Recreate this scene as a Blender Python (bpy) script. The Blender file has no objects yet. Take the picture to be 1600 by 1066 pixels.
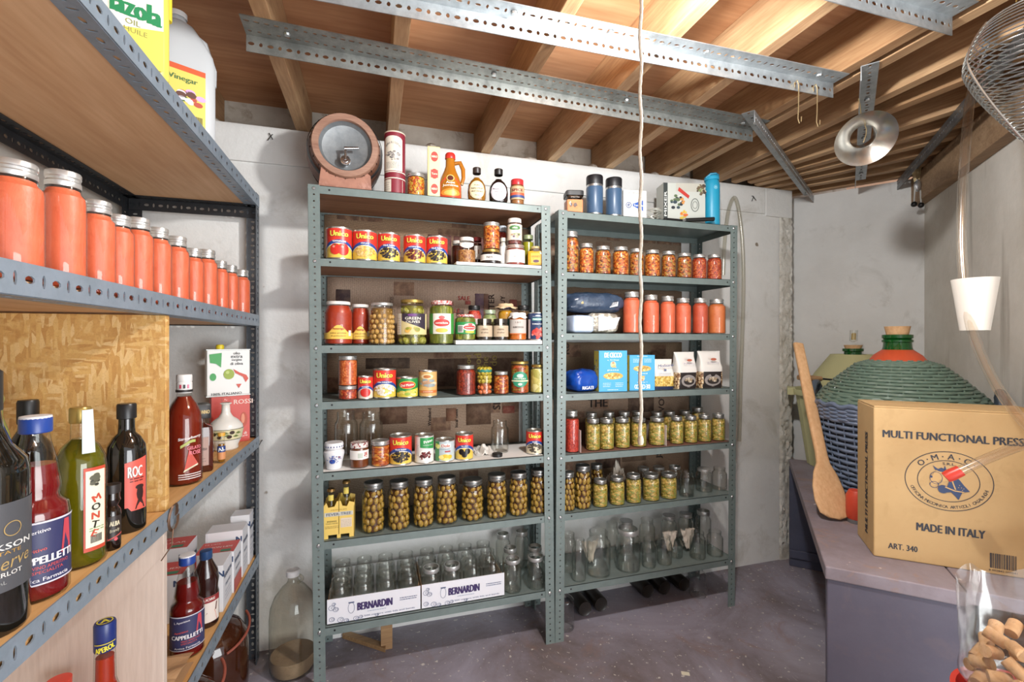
import bpy, math, random
from mathutils import Vector, Matrix, noise
random.seed(7)
R = random.Random(11)
PI = math.pi
SC = bpy.context.scene
COL = SC.collection
# ---------------------------------------------------------------- camera, light, exposure
H = 1.105                                   # eye height
YAW = math.atan(215 / 711)
SN, CS = math.sin(YAW), math.cos(YAW)
cam_d = bpy.data.cameras.new('camera'); cam_d.lens = 16; cam_d.sensor_width = 36; cam_d.clip_start = .02
cam = bpy.data.objects.new('camera', cam_d); COL.objects.link(cam)
cam.location = (0, 0, H); cam.rotation_euler = (PI / 2, 0, -YAW)
SC.camera = cam
w = bpy.data.worlds.new('world'); SC.world = w; w.use_nodes = True
w.node_tree.nodes['Background'].inputs[0].default_value = (.95, .98, 1.04, 1)
w.node_tree.nodes['Background'].inputs[1].default_value = 1.15
ld = bpy.data.lights.new('ceiling_bulb', 'POINT'); ld.energy = 48; ld.shadow_soft_size = .035; ld.color = (1, .995, .985)
lo = bpy.data.objects.new('ceiling_bulb', ld); COL.objects.link(lo); lo.location = (.57, .66, 1.77)
la = bpy.data.lights.new('fill_light', 'AREA'); la.energy = 50; la.shape = 'RECTANGLE'; la.size = 1.3; la.size_y = 1.5; la.color = (.96, .985, 1)  # added soft fill lamp behind the camera; the room has no such source
lp = bpy.data.objects.new('fill_light', la); COL.objects.link(lp); lp.location = (1.25, -1.05, .80); lp.rotation_euler = (PI / 2 + .42, 0, .55)
SC.view_settings.view_transform = 'Standard'; SC.view_settings.look = 'None'
SC.view_settings.exposure = 0.14; SC.view_settings.gamma = 1
SC.view_settings.use_curve_mapping = False
try:
    SC.cycles.transparent_max_bounces = 40; SC.cycles.max_bounces = 10
    SC.cycles.transmission_bounces = 8
except Exception: pass

# ---------------------------------------------------------------- view geometry (pixel measurements -> metres)
def ray(px):
    u = (px - 800) / 711
    return SN + u * CS, CS - u * SN
def XA(px, Y): x, y = ray(px); return x * Y / y
def DEP(px, Y): return Y / ray(px)[1]
def ZA(px, py, Y): return H + (533 - py) / 711 * DEP(px, Y)
def ONZ(px, py, z):
    x, y = ray(px); d = (H - z) * 711 / (py - 533); return x * d, y * d
def PD(px, d): x, y = ray(px); return x * d, y * d
def PZ(py, d): return H + (533 - py) / 711 * d

# ---------------------------------------------------------------- materials
def lin(h):
    h = h.lstrip('#'); v = [int(h[i:i+2], 16) / 255 for i in (0, 2, 4)]
    return tuple(c / 12.92 if c <= .04045 else ((c + .055) / 1.055) ** 2.4 for c in v) + (1,)
_mc = {}
def P(hexc, rough=.5, metal=0, **kw):
    k = (hexc, rough, metal, tuple(sorted(kw.items())))
    if k in _mc: return _mc[k]
    m = bpy.data.materials.new('mat_' + hexc.strip('#')); m.use_nodes = True
    b = m.node_tree.nodes['Principled BSDF']
    b.inputs['Base Color'].default_value = lin(hexc); b.inputs['Roughness'].default_value = rough; b.inputs['Metallic'].default_value = metal
    for a, v in kw.items(): b.inputs[a.replace('_', ' ')].default_value = v
    _mc[k] = m; return m
class NT:
    def __init__(s, name, rough=.6, metal=0):
        s.m = bpy.data.materials.new(name); s.m.use_nodes = True; s.t = s.m.node_tree; s.n = s.t.nodes
        s.b = s.n['Principled BSDF']; s.b.inputs['Roughness'].default_value = rough; s.b.inputs['Metallic'].default_value = metal
        s.tc = s.n.new('ShaderNodeTexCoord')
    def link(s, a, b): s.t.links.new(a, b)
    def map(s, scale=(1, 1, 1), rot=(0, 0, 0), src=None):
        q = s.n.new('ShaderNodeMapping'); q.inputs['Scale'].default_value = scale; q.inputs['Rotation'].default_value = rot
        s.link(src or s.tc.outputs['Object'], q.inputs['Vector']); return q.outputs[0]
    def noise(s, v, scale, detail=4, rough=.55, dist=0):
        q = s.n.new('ShaderNodeTexNoise'); q.inputs['Scale'].default_value = scale; q.inputs['Detail'].default_value = detail
        q.inputs['Roughness'].default_value = rough; q.inputs['Distortion'].default_value = dist
        s.link(v, q.inputs['Vector']); return q.outputs['Fac']
    def vor(s, v, scale, feature='F1', rnd=1):
        q = s.n.new('ShaderNodeTexVoronoi'); q.feature = feature; q.inputs['Scale'].default_value = scale; q.inputs['Randomness'].default_value = rnd
        s.link(v, q.inputs['Vector']); return q
    def ramp(s, fac, stops, interp='LINEAR'):
        q = s.n.new('ShaderNodeValToRGB'); q.color_ramp.interpolation = interp; e = q.color_ramp.elements
        while len(e) < len(stops): e.new(.5)
        for el, (p, c) in zip(e, stops): el.position = p; el.color = lin(c) if isinstance(c, str) else (c, c, c, 1)
        s.link(fac, q.inputs[0]); return q.outputs[0]
    def mix(s, fac, a, b, mode='MIX'):
        q = s.n.new('ShaderNodeMix'); q.data_type = 'RGBA'; q.blend_type = mode
        for i, v in ((0, fac), (6, a), (7, b)):
            if isinstance(v, (int, float)): q.inputs[i].default_value = v
            elif isinstance(v, str): q.inputs[i].default_value = lin(v)
            else: s.link(v, q.inputs[i])
        return q.outputs[2]
    def bump(s, h, strength=.3, dist=.01):
        q = s.n.new('ShaderNodeBump'); q.inputs['Strength'].default_value = strength; q.inputs['Distance'].default_value = dist
        s.link(h, q.inputs['Height']); s.link(q.outputs[0], s.b.inputs['Normal'])
    def color(s, c): s.link(c, s.b.inputs['Base Color']); return s.m

def wood(name, cols, axis=1, scale=1, rough=.65):
    t = NT(name, rough); st = [14, 14, 14]; st[axis] = 1.2
    v = t.map(tuple(x * scale for x in st))
    a = t.noise(v, 2.2, 6, .6, 1.2); fine = t.noise(t.map(tuple(x * 5 * scale for x in st)), 3, 3)
    big = t.noise(t.map((1.3, 1.3, 1.3)), 2, 3)
    c = t.ramp(a, [(.25, cols[0]), (.5, cols[1]), (.75, cols[2])])
    c = t.mix(.35, c, t.ramp(fine, [(.35, cols[0]), (.65, cols[2])]))
    c = t.mix(t.ramp(big, [(.45, 0.), (.7, .5)]), c, cols[0])
    kn = t.vor(t.map((1.5 if axis != 0 else .8, 1.5 if axis != 1 else .8, 1.5)), 3.2)
    c = t.mix(t.ramp(kn.outputs['Distance'], [(.03, .55), (.09, 0.)]), c, '4a2b16')
    t.bump(fine, .12, .003); return t.color(c)
def speck(name, base, c2, c3=None, scale=3, rough=.7, bump=.25, bscale=40, spots=None):
    t = NT(name, rough); v = t.map()
    c = t.mix(t.ramp(t.noise(v, scale, 6, .65), [(.38, 0.), (.68, 1.)]), base, c2)
    if c3: c = t.mix(t.ramp(t.noise(v, scale * 2.7, 5, .7, .5), [(.55, 0.), (.72, .8)]), c, c3)
    if spots: c = t.mix(t.ramp(t.noise(v, spots[1], 3, .6), [(spots[2], 0.), (spots[2] + .03, 1.)]), c, spots[0])
    t.bump(t.noise(v, bscale, 5, .6), bump, .006); return t.color(c)
def chunks(name, cols, scale, stretch=(1, 1, 1), rough=.35, bump=.5):
    t = NT(name, rough); base = t.map(stretch)
    q = t.n.new('ShaderNodeVectorMath'); q.operation = 'ADD'
    nz = t.n.new('ShaderNodeTexNoise'); nz.inputs['Scale'].default_value = scale * .6; t.link(base, nz.inputs['Vector'])
    sc = t.n.new('ShaderNodeVectorMath'); sc.operation = 'SCALE'; sc.inputs[3].default_value = 1.4 / scale; t.link(nz.outputs['Color'], sc.inputs[0])
    t.link(base, q.inputs[0]); t.link(sc.outputs[0], q.inputs[1])
    vo = t.vor(q.outputs[0], scale)
    sep = t.n.new('ShaderNodeSeparateColor'); t.link(vo.outputs['Color'], sep.inputs[0])
    n = len(cols)
    c = t.ramp(sep.outputs[0], [((i + .02) / n, cc) for i, cc in enumerate(cols)], 'CONSTANT')
    ed = t.vor(q.outputs[0], scale, 'DISTANCE_TO_EDGE')
    c = t.mix(t.ramp(ed.outputs['Distance'], [(.0, .55), (.12, 0.)]), c, cols[0])
    t.bump(ed.outputs['Distance'], bump, .004)
    t.b.inputs['Specular IOR Level'].default_value = .5
    return t.color(c)
def glass(name, tint=(.93, .96, .94), edge=.55, gloss=.02, rim=(.75, .8, .78), dark=.62, base=.045):
    m = bpy.data.materials.new(name); m.use_nodes = True; t = m.node_tree; t.nodes.clear()
    o = t.nodes.new('ShaderNodeOutputMaterial'); mx = t.nodes.new('ShaderNodeMixShader')
    tr = t.nodes.new('ShaderNodeBsdfTransparent')
    ed = t.nodes.new('ShaderNodeMix'); ed.data_type = 'RGBA'; ed.inputs[6].default_value = tint + (1,); ed.inputs[7].default_value = tuple(c * dark for c in tint) + (1,); t.links.new(ed.outputs[2], tr.inputs[0])
    gl = t.nodes.new('ShaderNodeBsdfGlossy'); gl.inputs['Roughness'].default_value = gloss; gl.inputs['Color'].default_value = rim + (1,)
    lw = t.nodes.new('ShaderNodeLayerWeight'); lw.inputs['Blend'].default_value = .5
    pw = t.nodes.new('ShaderNodeMath'); pw.operation = 'POWER'; pw.inputs[1].default_value = 3.5; t.links.new(lw.outputs['Facing'], pw.inputs[0]); t.links.new(pw.outputs[0], ed.inputs[0])
    ma = t.nodes.new('ShaderNodeMath'); ma.operation = 'MULTIPLY_ADD'; ma.inputs[1].default_value = edge; ma.inputs[2].default_value = base
    t.links.new(pw.outputs[0], ma.inputs[0]); t.links.new(ma.outputs[0], mx.inputs[0])
    t.links.new(tr.outputs[0], mx.inputs[1]); t.links.new(gl.outputs[0], mx.inputs[2]); t.links.new(mx.outputs[0], o.inputs[0])
    return m
GL = glass('clear_glass', (.98, .985, .975), .85, .03, (.97, .98, .97), .5); GLJ = glass('jar_glass', (.995, .995, .99), .3, .03, (.9, .9, .9))
GLB = glass('bottle_glass', (.98, .975, .96), .4, .02)
FILM = glass('plastic_film', (.95, .95, .94), .9, .16, (1, 1, 1), .8, .13)
STEEL = P('b9bcbd', .33, .9); LIDM = P('c9c9c6', .32, .75); TIN = P('c4c2ba', .3, .9); GOLD = P('b59a55', .35, .8)
CHROME = P('c8cacc', .16, 1); WHITE = P('e9e8e4', .5); BLACK = P('161617', .4); CORK = None

# ---------------------------------------------------------------- mesh builder
class M:
    def __init__(s): s.v = []; s.f = []; s.mi = []; s.sm = []; s.mats = []; s.cur = 0
    def mat(s, m):
        if m not in s.mats: s.mats.append(m)
        s.cur = s.mats.index(m); return s
    def face(s, idx, sm=False): s.f.append(idx); s.mi.append(s.cur); s.sm.append(sm)
    def poly(s, pts, sm=False):
        b = len(s.v); s.v += [tuple(p) for p in pts]; s.face(list(range(b, b + len(pts))), sm)
    def box(s, x0, x1, y0, y1, z0, z1, mtx=None):
        b = len(s.v); q = [(x, y, z) for z in (z0, z1) for y in (y0, y1) for x in (x0, x1)]
        if mtx: q = [tuple(mtx @ Vector(p)) for p in q]
        s.v += q
        for f in ((0, 2, 3, 1), (4, 5, 7, 6), (0, 1, 5, 4), (1, 3, 7, 5), (3, 2, 6, 7), (2, 0, 4, 6)): s.face([b + i for i in f])
        return s
    def hexa(s, q):
        b = len(s.v); s.v += [tuple(p) for p in q]
        for f in ((0, 2, 3, 1), (4, 5, 7, 6), (0, 1, 5, 4), (1, 3, 7, 5), (3, 2, 6, 7), (2, 0, 4, 6)): s.face([b + i for i in f])
        return s
    def lathe(s, prof, n=24, mtx=None, sq=0, c=(0, 0)):
        """prof [(r,z)]; sq>0 makes the section a rounded square"""
        rings = []
        for r, z in prof:
            if r < 1e-6:
                p = Vector((c[0], c[1], z)); p = mtx @ p if mtx else p
                rings.append([len(s.v)]); s.v.append(tuple(p))
            else:
                b = len(s.v)
                for i in range(n):
                    a = 2 * PI * i / n; k = 1
                    if sq:
                        ca, sa = abs(math.cos(a)), abs(math.sin(a)); k = (ca ** sq + sa ** sq) ** (-1 / sq)
                    p = Vector((c[0] + r * k * math.cos(a), c[1] + r * k * math.sin(a), z)); p = mtx @ p if mtx else p
                    s.v.append(tuple(p))
                rings.append(list(range(b, b + n)))
        for A, B in zip(rings, rings[1:]):
            if len(A) == 1 and len(B) == 1: continue
            for i in range(n):
                j = (i + 1) % n
                if len(A) == 1: s.face([A[0], B[j], B[i]][::-1] if 0 else [A[0], B[i], B[j]][::-1], True)
                elif len(B) == 1: s.face([A[i], A[j], B[0]], True)
                else: s.face([A[i], A[j], B[j], B[i]], True)
        return s
    def tube(s, pts, r, n=8, cap=True, closed=False):
        pts = [Vector(p) for p in pts]; N = len(pts); rings = []; up = None
        for i, p in enumerate(pts):
            if closed: d = pts[(i + 1) % N] - pts[i - 1]
            else: d = pts[min(i + 1, N - 1)] - pts[max(i - 1, 0)]
            d.normalize()
            if up is None: up = Vector((0, 0, 1)) if abs(d.z) < .9 else Vector((1, 0, 0))
            a = d.cross(up)
            if a.length < 1e-4: a = d.orthogonal()
            a.normalize(); bb = a.cross(d); up = bb
            rr = r[i] if isinstance(r, (list, tuple)) else r
            b = len(s.v); s.v += [tuple(p + a * rr * math.cos(2 * PI * k / n) + bb * rr * math.sin(2 * PI * k / n)) for k in range(n)]
            rings.append(list(range(b, b + n)))
        pr = list(zip(rings, rings[1:])) + ([(rings[-1], rings[0])] if closed else [])
        for A, B in pr:
            for i in range(n): s.face([A[i], A[(i + 1) % n], B[(i + 1) % n], B[i]][::-1], True)
        if cap and not closed: s.face(rings[0]); s.face(rings[-1][::-1])
        return s
    def ball(s, c, rx, ry, rz, n=10, m=7, rot=None):
        prof = [(math.sin(PI * i / m), -math.cos(PI * i / m)) for i in range(m + 1)]
        prof[0] = (0, -1); prof[-1] = (0, 1)
        mt = Matrix.Translation(c) @ (rot.to_matrix().to_4x4() if rot else Matrix()) @ Matrix.Diagonal((rx, ry, rz, 1))
        return s.lathe(prof, n, mt)
    def prism(s, pts2, y0, y1):
        """polygon in xz, extruded along y"""
        b = len(s.v); n = len(pts2); s.v += [(x, y0, z) for x, z in pts2] + [(x, y1, z) for x, z in pts2]
        s.face([b + i for i in range(n)]); s.face([b + n + i for i in range(n)][::-1])
        for i in range(n): j = (i + 1) % n; s.face([b + i, b + n + i, b + n + j, b + j])
        return s
    def slots(s, L, wd, f, pitch=.021, a=(.0066, .0040), bb=(.0028, .0064), two=False):
        """perforated strip: f(u,v)->point, u along 0..L, v 0..wd"""
        n = max(1, int(L / pitch)); p = L / n
        for i in range(n):
            hw, hh = (a if i % 2 == 0 else bb) if bb else a
            rows = [(0, wd * .5, 0), (wd * .5, wd, 1)] if two else [(0, wd, 0)]
            for v0, v1, rw in rows:
                if two: hw, hh = (.0068, .0034) if (i // 4 + rw) % 2 else (.0048, .0034)
                cx, cy = (i + .5) * p, (v0 + v1) / 2
                ov = [(i * p, v0), ((i + 1) * p, v0), ((i + 1) * p, v1), (i * p, v1)]
                iv = []
                for k in range(8):
                    t = math.radians(-157.5 + 45 * k); iv.append((cx + hw * 1.08 * math.cos(t), cy + hh * 1.08 * math.sin(t)))
                b = len(s.v); s.v += [tuple(f(*q)) for q in ov + iv]
                for c in range(4):
                    d = (c + 1) % 4
                    s.face([b + c, b + d, b + 4 + (2 * c + 2) % 8, b + 4 + (2 * c + 1) % 8])
                    s.face([b + c, b + 4 + (2 * c + 1) % 8, b + 4 + 2 * c])
        return s
    def build(s, name, parent=None, mats=None, solid=0, bevel=0, loc=None, sharp=38):
        me = bpy.data.meshes.new(name); me.from_pydata(s.v, [], s.f)
        ms = mats if mats else s.mats
        for m in (ms if isinstance(ms, (list, tuple)) else [ms]): me.materials.append(m)
        me.polygons.foreach_set('use_smooth', s.sm)
        if not mats: me.polygons.foreach_set('material_index', s.mi)
        if any(s.sm): me.set_sharp_from_angle(angle=math.radians(sharp))
        me.update()
        o = bpy.data.objects.new(name, me); COL.objects.link(o)
        if parent: o.parent = parent
        if loc: o.location = loc
        if solid: d = o.modifiers.new('solid', 'SOLIDIFY'); d.thickness = solid; d.offset = 0
        if bevel: d = o.modifiers.new('bevel', 'BEVEL'); d.width = bevel; d.segments = 2; d.limit_method = 'ANGLE'
        return o

# ---------------------------------------------------------------- things
def tag(o, label, cat, group=None):
    o['label'] = label; o['category'] = cat
    if group: o['group'] = group
    return o
def thing(name, label, cat, loc=(0, 0, 0), rz=0, group=None):
    o = bpy.data.objects.new(name, None); o.empty_display_size = .02; COL.objects.link(o); o.location = loc; o.rotation_euler = (0, 0, rz)
    return tag(o, label, cat, group)
def struct(o): o['kind'] = 'structure'; return o
def copytree(o, parent=None):
    c = o.copy(); COL.objects.link(c); c.parent = parent
    for ch in o.children: copytree(ch, c)
    return c
class Kind:
    """first use is the original, later ones are copies of the thing and of its parts"""
    def __init__(s, make): s.make = make; s.o = None
    def put(s, loc, label, cat, group=None, rz=0, scale=(1, 1, 1)):
        if s.o is None: s.o = s.make(); o = s.o
        else: o = copytree(s.o)
        o.location = loc; o.rotation_euler = (0, 0, rz); o.scale = scale
        for k in ('group',):
            if k in o: del o[k]
        return tag(o, label, cat, group)
ORD = 'first second third fourth fifth sixth seventh eighth ninth tenth eleventh twelfth thirteenth fourteenth'.split()

# ---------------------------------------------------------------- lettering and labels
_tx = {}
def textmesh(sx, bold=0):
    k = (sx, bold)
    if k not in _tx:
        cu = bpy.data.curves.new('t', 'FONT'); cu.body = sx; cu.size = 1; cu.offset = bold; cu.resolution_u = 2
        o = bpy.data.objects.new('t', cu); COL.objects.link(o)
        dg = bpy.context.evaluated_depsgraph_get(); me = bpy.data.meshes.new_from_object(o.evaluated_get(dg))
        v = [(a.co.x, a.co.y) for a in me.vertices]; f = [list(p.vertices) for p in me.polygons]
        bpy.data.objects.remove(o); bpy.data.curves.remove(cu); bpy.data.meshes.remove(me)
        if not v: v = [(0, 0)]
        x0, x1 = min(a for a, _ in v), max(a for a, _ in v); y0, y1 = min(b for _, b in v), max(b for _, b in v)
        _tx[k] = ([((a - (x0 + x1) / 2), (b - (y0 + y1) / 2)) for a, b in v], f, x1 - x0, y1 - y0)
    return _tx[k]
class Lab(M):
    """printed surface: local x runs along the face, z up; r = cylinder radius or None for a flat face at y=-d"""
    def __init__(s, r=None, d=0, side=None, e=.0005): super().__init__(); s.r = r; s.d = d; s.side = side; s.e = e
    def p(s, x, z, ly):
        if callable(s.r): rr = s.r(z) + s.e * (ly + 1); return (rr * math.sin(x / rr), -rr * math.cos(x / rr), z)
        if s.r: rr = s.r + s.e * (ly + 1); return (rr * math.sin(x / s.r), -rr * math.cos(x / s.r), z)
        o = s.d + s.e * (ly + 1)
        if s.side == 'L': return (-o, -x, z)
        if s.side == 'R': return (o, x, z)
        if s.side == 'T': return (x, z, o)
        if s.side == 'B': return (-x, o, z)
        return (x, -o, z)
    def strip(s, x0, x1, lo, hi, mat, ly=0, n=None):
        s.mat(mat); n = n or (max(1, int(abs(x1 - x0) / ((s.r if not callable(s.r) else .04) * .15))) if s.r else 1)
        fl = lo if callable(lo) else (lambda x: lo); fh = hi if callable(hi) else (lambda x: hi)
        b = len(s.v)
        for i in range(n + 1):
            x = x0 + (x1 - x0) * i / n; s.v += [s.p(x, fl(x), ly), s.p(x, fh(x), ly)]
        for i in range(n): s.face([b + 2 * i, b + 2 * i + 2, b + 2 * i + 3, b + 2 * i + 1], bool(s.r))
        return s
    def rect(s, x0, x1, z0, z1, mat, ly=0): return s.strip(x0, x1, z0, z1, mat, ly)
    def ell(s, cx, cz, rx, rz, mat, ly=0, n=14):
        f = lambda x: rz * math.sqrt(max(0, 1 - ((x - cx) / rx) ** 2))
        return s.strip(cx - rx, cx + rx, lambda x: cz - f(x), lambda x: cz + f(x), mat, ly, n)
    def ring(s, cx, cz, rx, rz, t, mat, ly=0, n=40):
        s.mat(mat); b = len(s.v)
        for i in range(n):
            a = 2 * PI * i / n
            s.v += [s.p(cx + rx * math.cos(a), cz + rz * math.sin(a), ly), s.p(cx + (rx - t) * math.cos(a), cz + (rz - t) * math.sin(a), ly)]
        for i in range(n): j = (i + 1) % n; s.face([b + 2 * i, b + 2 * j, b + 2 * j + 1, b + 2 * i + 1])
        return s
    def pg(s, pts, mat, ly=0): s.mat(mat); s.poly([s.p(x, z, ly) for x, z in pts]); return s
    def text(s, sx, cx, cz, h, mat, wid=None, ly=1, bold=0, rot=0, slant=0):
        if bold > .004:
            e = min(bold, .03) * h * 2.2
            for k, (dx, dz) in enumerate(((-1, -.4), (1, .4), (0, 0))): s.text(sx, cx + dx * e * math.cos(rot), cz + dz * e * .5 + dx * e * math.sin(rot), h, mat, wid - 2 * e if wid else None, ly + .04 * k, 0, rot, slant)
            return s
        s.mat(mat); v, f, tw, th = textmesh(sx, 0); ky = h / max(th, 1e-6); kx = (wid / tw) if wid else ky
        b = len(s.v); cr, sr = math.cos(rot), math.sin(rot)
        for x, y in v:
            x, y = x * kx + y * ky * slant, y * ky
            s.v.append(s.p(cx + x * cr - y * sr, cz + x * sr + y * cr, ly))
        for q in f: s.face([b + i for i in q])
        return s
    def arctext(s, sx, cx, cz, rx, rz, a0, a1, h, mat, ly=1, flip=False, bold=0):
        n = len(sx)
        for i, ch in enumerate(sx):
            if ch == ' ': continue
            a = a0 + (a1 - a0) * (i + .5) / n
            x, z = cx + rx * math.cos(a), cz + rz * math.sin(a)
            tx, tz = -rx * math.sin(a), rz * math.cos(a); rot = math.atan2(tz, tx) + (0 if flip else PI)
            v, f, tw, th = textmesh(ch, bold)
            s.text(ch, x, z, h * min(1, th / .66) if ch in '.,' else h, mat, None, ly, bold, rot)
        return s
def lines(L, x0, x1, zs, mat, t=.0012, ly=1, seed=1):
    q = random.Random(seed)
    for z in zs:
        x = x0
        while x < x1 - .002:
            wv = min(q.uniform(.003, .009), x1 - x); L.rect(x, x + wv, z, z + t, mat, ly); x += wv + .0015
# ---------------------------------------------------------------- the room
WY = 1.81; JZ = 1.87; PZC = 2.01
m_plaster = speck('white_plaster', 'dcdcd9', 'cfcecb', 'bdbab3', 2.2, .85, .35, 55, ('8a7d6d', 9, .74))
m_rough = speck('broken_plaster', 'd6d4cd', 'b9b4a9', '8f897d', 14, .9, .9, 45)
m_ledge = speck('ledge_block', 'cbc6bb', 'b0a698', '8a7a66', 5, .9, .5, 40)
def concrete():
    t = NT('grey_concrete', .9); v = t.map()
    c = t.mix(t.ramp(t.noise(v, 3, 6, .65), [(.35, 0.), (.7, 1.)]), 'd6d2ca', 'c2bcb2')
    st = t.noise(t.map((9, 9, .7)), 1.6, 5, .6)
    c = t.mix(t.ramp(st, [(.58, 0.), (.72, .6)]), c, '857d71')
    c = t.mix(t.ramp(t.noise(t.map((1, 1, 6)), 2, 4), [(.6, 0.), (.75, .35)]), c, 'c6c2ba')
    t.bump(t.noise(v, 30, 5), .3, .006); return t.color(c)
m_conc = concrete()
def floorm():
    t = NT('painted_floor', .55); v = t.map()
    c = t.mix(t.ramp(t.noise(v, 2.2, 7, .68, .6), [(.36, 0.), (.66, 1.)]), '9a96a4', '6d6262')
    c = t.mix(t.ramp(t.noise(v, 5, 6, .7, 1.5), [(.54, 0.), (.7, .7)]), c, '8a736c')
    c = t.mix(t.ramp(t.noise(v, 1.3, 4, .6), [(.55, 0.), (.75, .6)]), c, 'aaa7b3')
    c = t.mix(t.ramp(t.noise(v, 60, 2, .5), [(.665, 0.), (.70, .9)]), c, 'c9c4bd')
    sc = t.noise(t.map((60, 7, 1), (0, 0, .6)), 2.5, 3, .7); c = t.mix(t.ramp(sc, [(.655, 0.), (.70, .6)]), c, 'b7b3b2')
    c = t.mix(t.ramp(t.vor(v, 7).outputs['Distance'], [(.035, .8), (.05, 0.)]), c, 'd5d0c8')
    t.link(t.ramp(t.noise(v, 4, 5), [(.3, .35), (.7, .75)]), t.b.inputs['Roughness'])
    t.bump(t.noise(v, 25, 6, .7), .25, .004); return t.color(c)
m_floor = floorm()
m_ply = wood('ceiling_plywood', ('a5714c', 'bf8c63', 'cf9f76'), 0, .35)
m_joist = wood('joist_wood', ('96704f', 'b8936b', 'ccab82'), 1, .8)
m_joist2 = wood('joist_wood_dark', ('86603f', 'a67f58', 'bd9a70'), 1, .8)

f = M(); f.box(-1.0, 3.4, -1.6, 3.2, -.05, 0); struct(f.build('floor', mats=m_floor))
f = M(); f.box(-1.0, 3.6, -1.6, 3.2, PZC, PZC + .03); struct(f.build('ceiling', mats=m_ply))
wall = M()
nx, nz = 70, 46
wall.mat(m_plaster)
# back wall, gently uneven, with the ragged broken corner at its right end
x0, x1 = -.80, 2.035
for iz in range(nz + 1):
    z = JZ * iz / nz
    for ix in range(nx + 1):
        x = x0 + (x1 - x0) * ix / nx
        wall.v.append((x + (.012 * noise.noise((z * 16, 3, 1)) if ix == nx else 0), WY + .004 * noise.noise((x * 3, z * 3, 0)), z))
for iz in range(nz):
    for ix in range(nx):
        a = iz * (nx + 1) + ix; wall.face([a, a + 1, a + nx + 2, a + nx + 1], True)
b = len(wall.v)
for iz in range(nz + 1):
    z = JZ * iz / nz; xx = x1 + .012 * noise.noise((z * 16, 3, 1))
    wall.v += [(xx, WY, z), (xx + .01, WY + .5, z)]
for iz in range(nz): wall.face([b + 2 * iz, b + 2 * iz + 1, b + 2 * iz + 3, b + 2 * iz + 2])
wall.poly([(x0, WY, JZ), (x1 + .01, WY, JZ), (x1 + .01, WY + .5, JZ), (x0, WY + .5, JZ)])
wb = struct(wall.build('wall_back'))
g = M(); n1, n2 = 10, 130
for j in range(n2 + 1):
    z = 1.735 * j / n2
    for i in range(n1 + 1):
        q = i / n1; x = 1.955 + .085 * q + (.006 * noise.noise((z * 25, i, 5)))
        hgt = (.003 if i in (0,) else .008 + .009 * noise.noise((x * 60, z * 60, 2)) + .007 * noise.noise((x * 130, z * 130, 7)))
        g.v.append((x, WY - max(hgt, -.004) + (.05 if i == n1 else 0), z))
for j in range(n2):
    for i in range(n1):
        a = j * (n1 + 1) + i; g.face([a, a + 1, a + n1 + 2, a + n1 + 1], True)
struct(g.build('trim_2', mats=m_rough))
g = M(); g.box(-.80, 1.86, WY - .009, WY + .01, 1.738, JZ - .002); g.box(1.862, 2.03, WY - .011, WY + .01, 1.728, JZ - .006); struct(g.build('trim_1', mats=m_plaster, bevel=.003))
# set-back ledge above the wall where the joists rest
g = M(); g.box(-.9, 2.6, 1.95, 2.15, JZ - .01, PZC); struct(g.build('wall_ledge', mats=m_ledge))
g = M()
for k in range(30):
    x = -.7 + .075 * k + R.uniform(-.02, .02); hh = R.uniform(.006, .022)
    g.ball((x, WY + .03 + R.uniform(0, .06), JZ + hh * .3), R.uniform(.02, .05), .03, hh, 7, 5)
o = g.build('mortar_rubble', mats=m_ledge); o['kind'] = 'stuff'; tag(o, 'crumbled mortar lying along the ledge on top of the white back wall', 'rubble')
g = M(); g.box(-.95, -.80, -1.6, 1.9, 0, PZC); struct(g.build('wall_left', mats=m_conc))
def wallbox(m, p, q, t, z0, z1):
    d = Vector((q[0] - p[0], q[1] - p[1])).normalized(); n = Vector((-d.y, d.x)) * t
    m.hexa([(p[0], p[1], z0), (q[0], q[1], z0), (p[0] + n.x, p[1] + n.y, z0), (q[0] + n.x, q[1] + n.y, z0),
            (p[0], p[1], z1), (q[0], q[1], z1), (p[0] + n.x, p[1] + n.y, z1), (q[0] + n.x, q[1] + n.y, z1)])
CN = Vector((2.437, 1.464)); d1 = Vector((-.575, .82)).normalized(); d2 = Vector((-.684, -.73)).normalized()
g = M(); e = CN + d1 * .75; wallbox(g, e, CN, .12, 0, JZ - .005); struct(g.build('wall_alcove', mats=speck('alcove_plaster', 'd9d9d7', 'cbcac7', 'b8b6b1', 1.8, .85, .2, 40)))
g = M(); e = CN + d2 * 1.55; wallbox(g, CN, e, .12, 0, PZC); struct(g.build('wall_right', mats=m_conc))
# joists
def joist(p, q, mat=m_joist, hh=PZC - JZ, wd=.038, z=JZ):
    d = Vector((q[0] - p[0], q[1] - p[1], 0)); L = d.length
    m = M(); m.box(-wd / 2, wd / 2, 0, L, 0, hh); o = m.build('ceiling_beam', mats=mat, bevel=.002)
    o.location = (p[0], p[1], z); o.rotation_euler = (0, 0, math.atan2(-d.x, d.y)); return struct(o)
for i, x in enumerate((-.555, -.253, .065, .432, .722, .995, 1.285, 1.345)): joist((x, -1.5), (x, 1.94), m_joist if i % 3 else m_joist2)
joist((1.525, -1.3), (1.545, 1.92))
for p, q, mt in (((1.66, 1.0), (1.57, 1.85), m_joist2), ((1.90, .86), (1.665, 1.80), m_joist), ((2.05, .95), (1.74, 1.78), m_joist2), ((2.16, 1.02), (1.80, 1.80), m_joist), ((2.30, 1.08), (1.86, 1.87), m_joist2), ((2.42, 1.2), (1.98, 1.84), m_joist), ((2.5, 1.32), (2.06, 1.93), m_joist2)):
    d = Vector((p[0] - q[0], p[1] - q[1])).normalized(); joist((p[0] + d.x * .25, p[1] + d.y * .25), q, mt)
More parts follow.
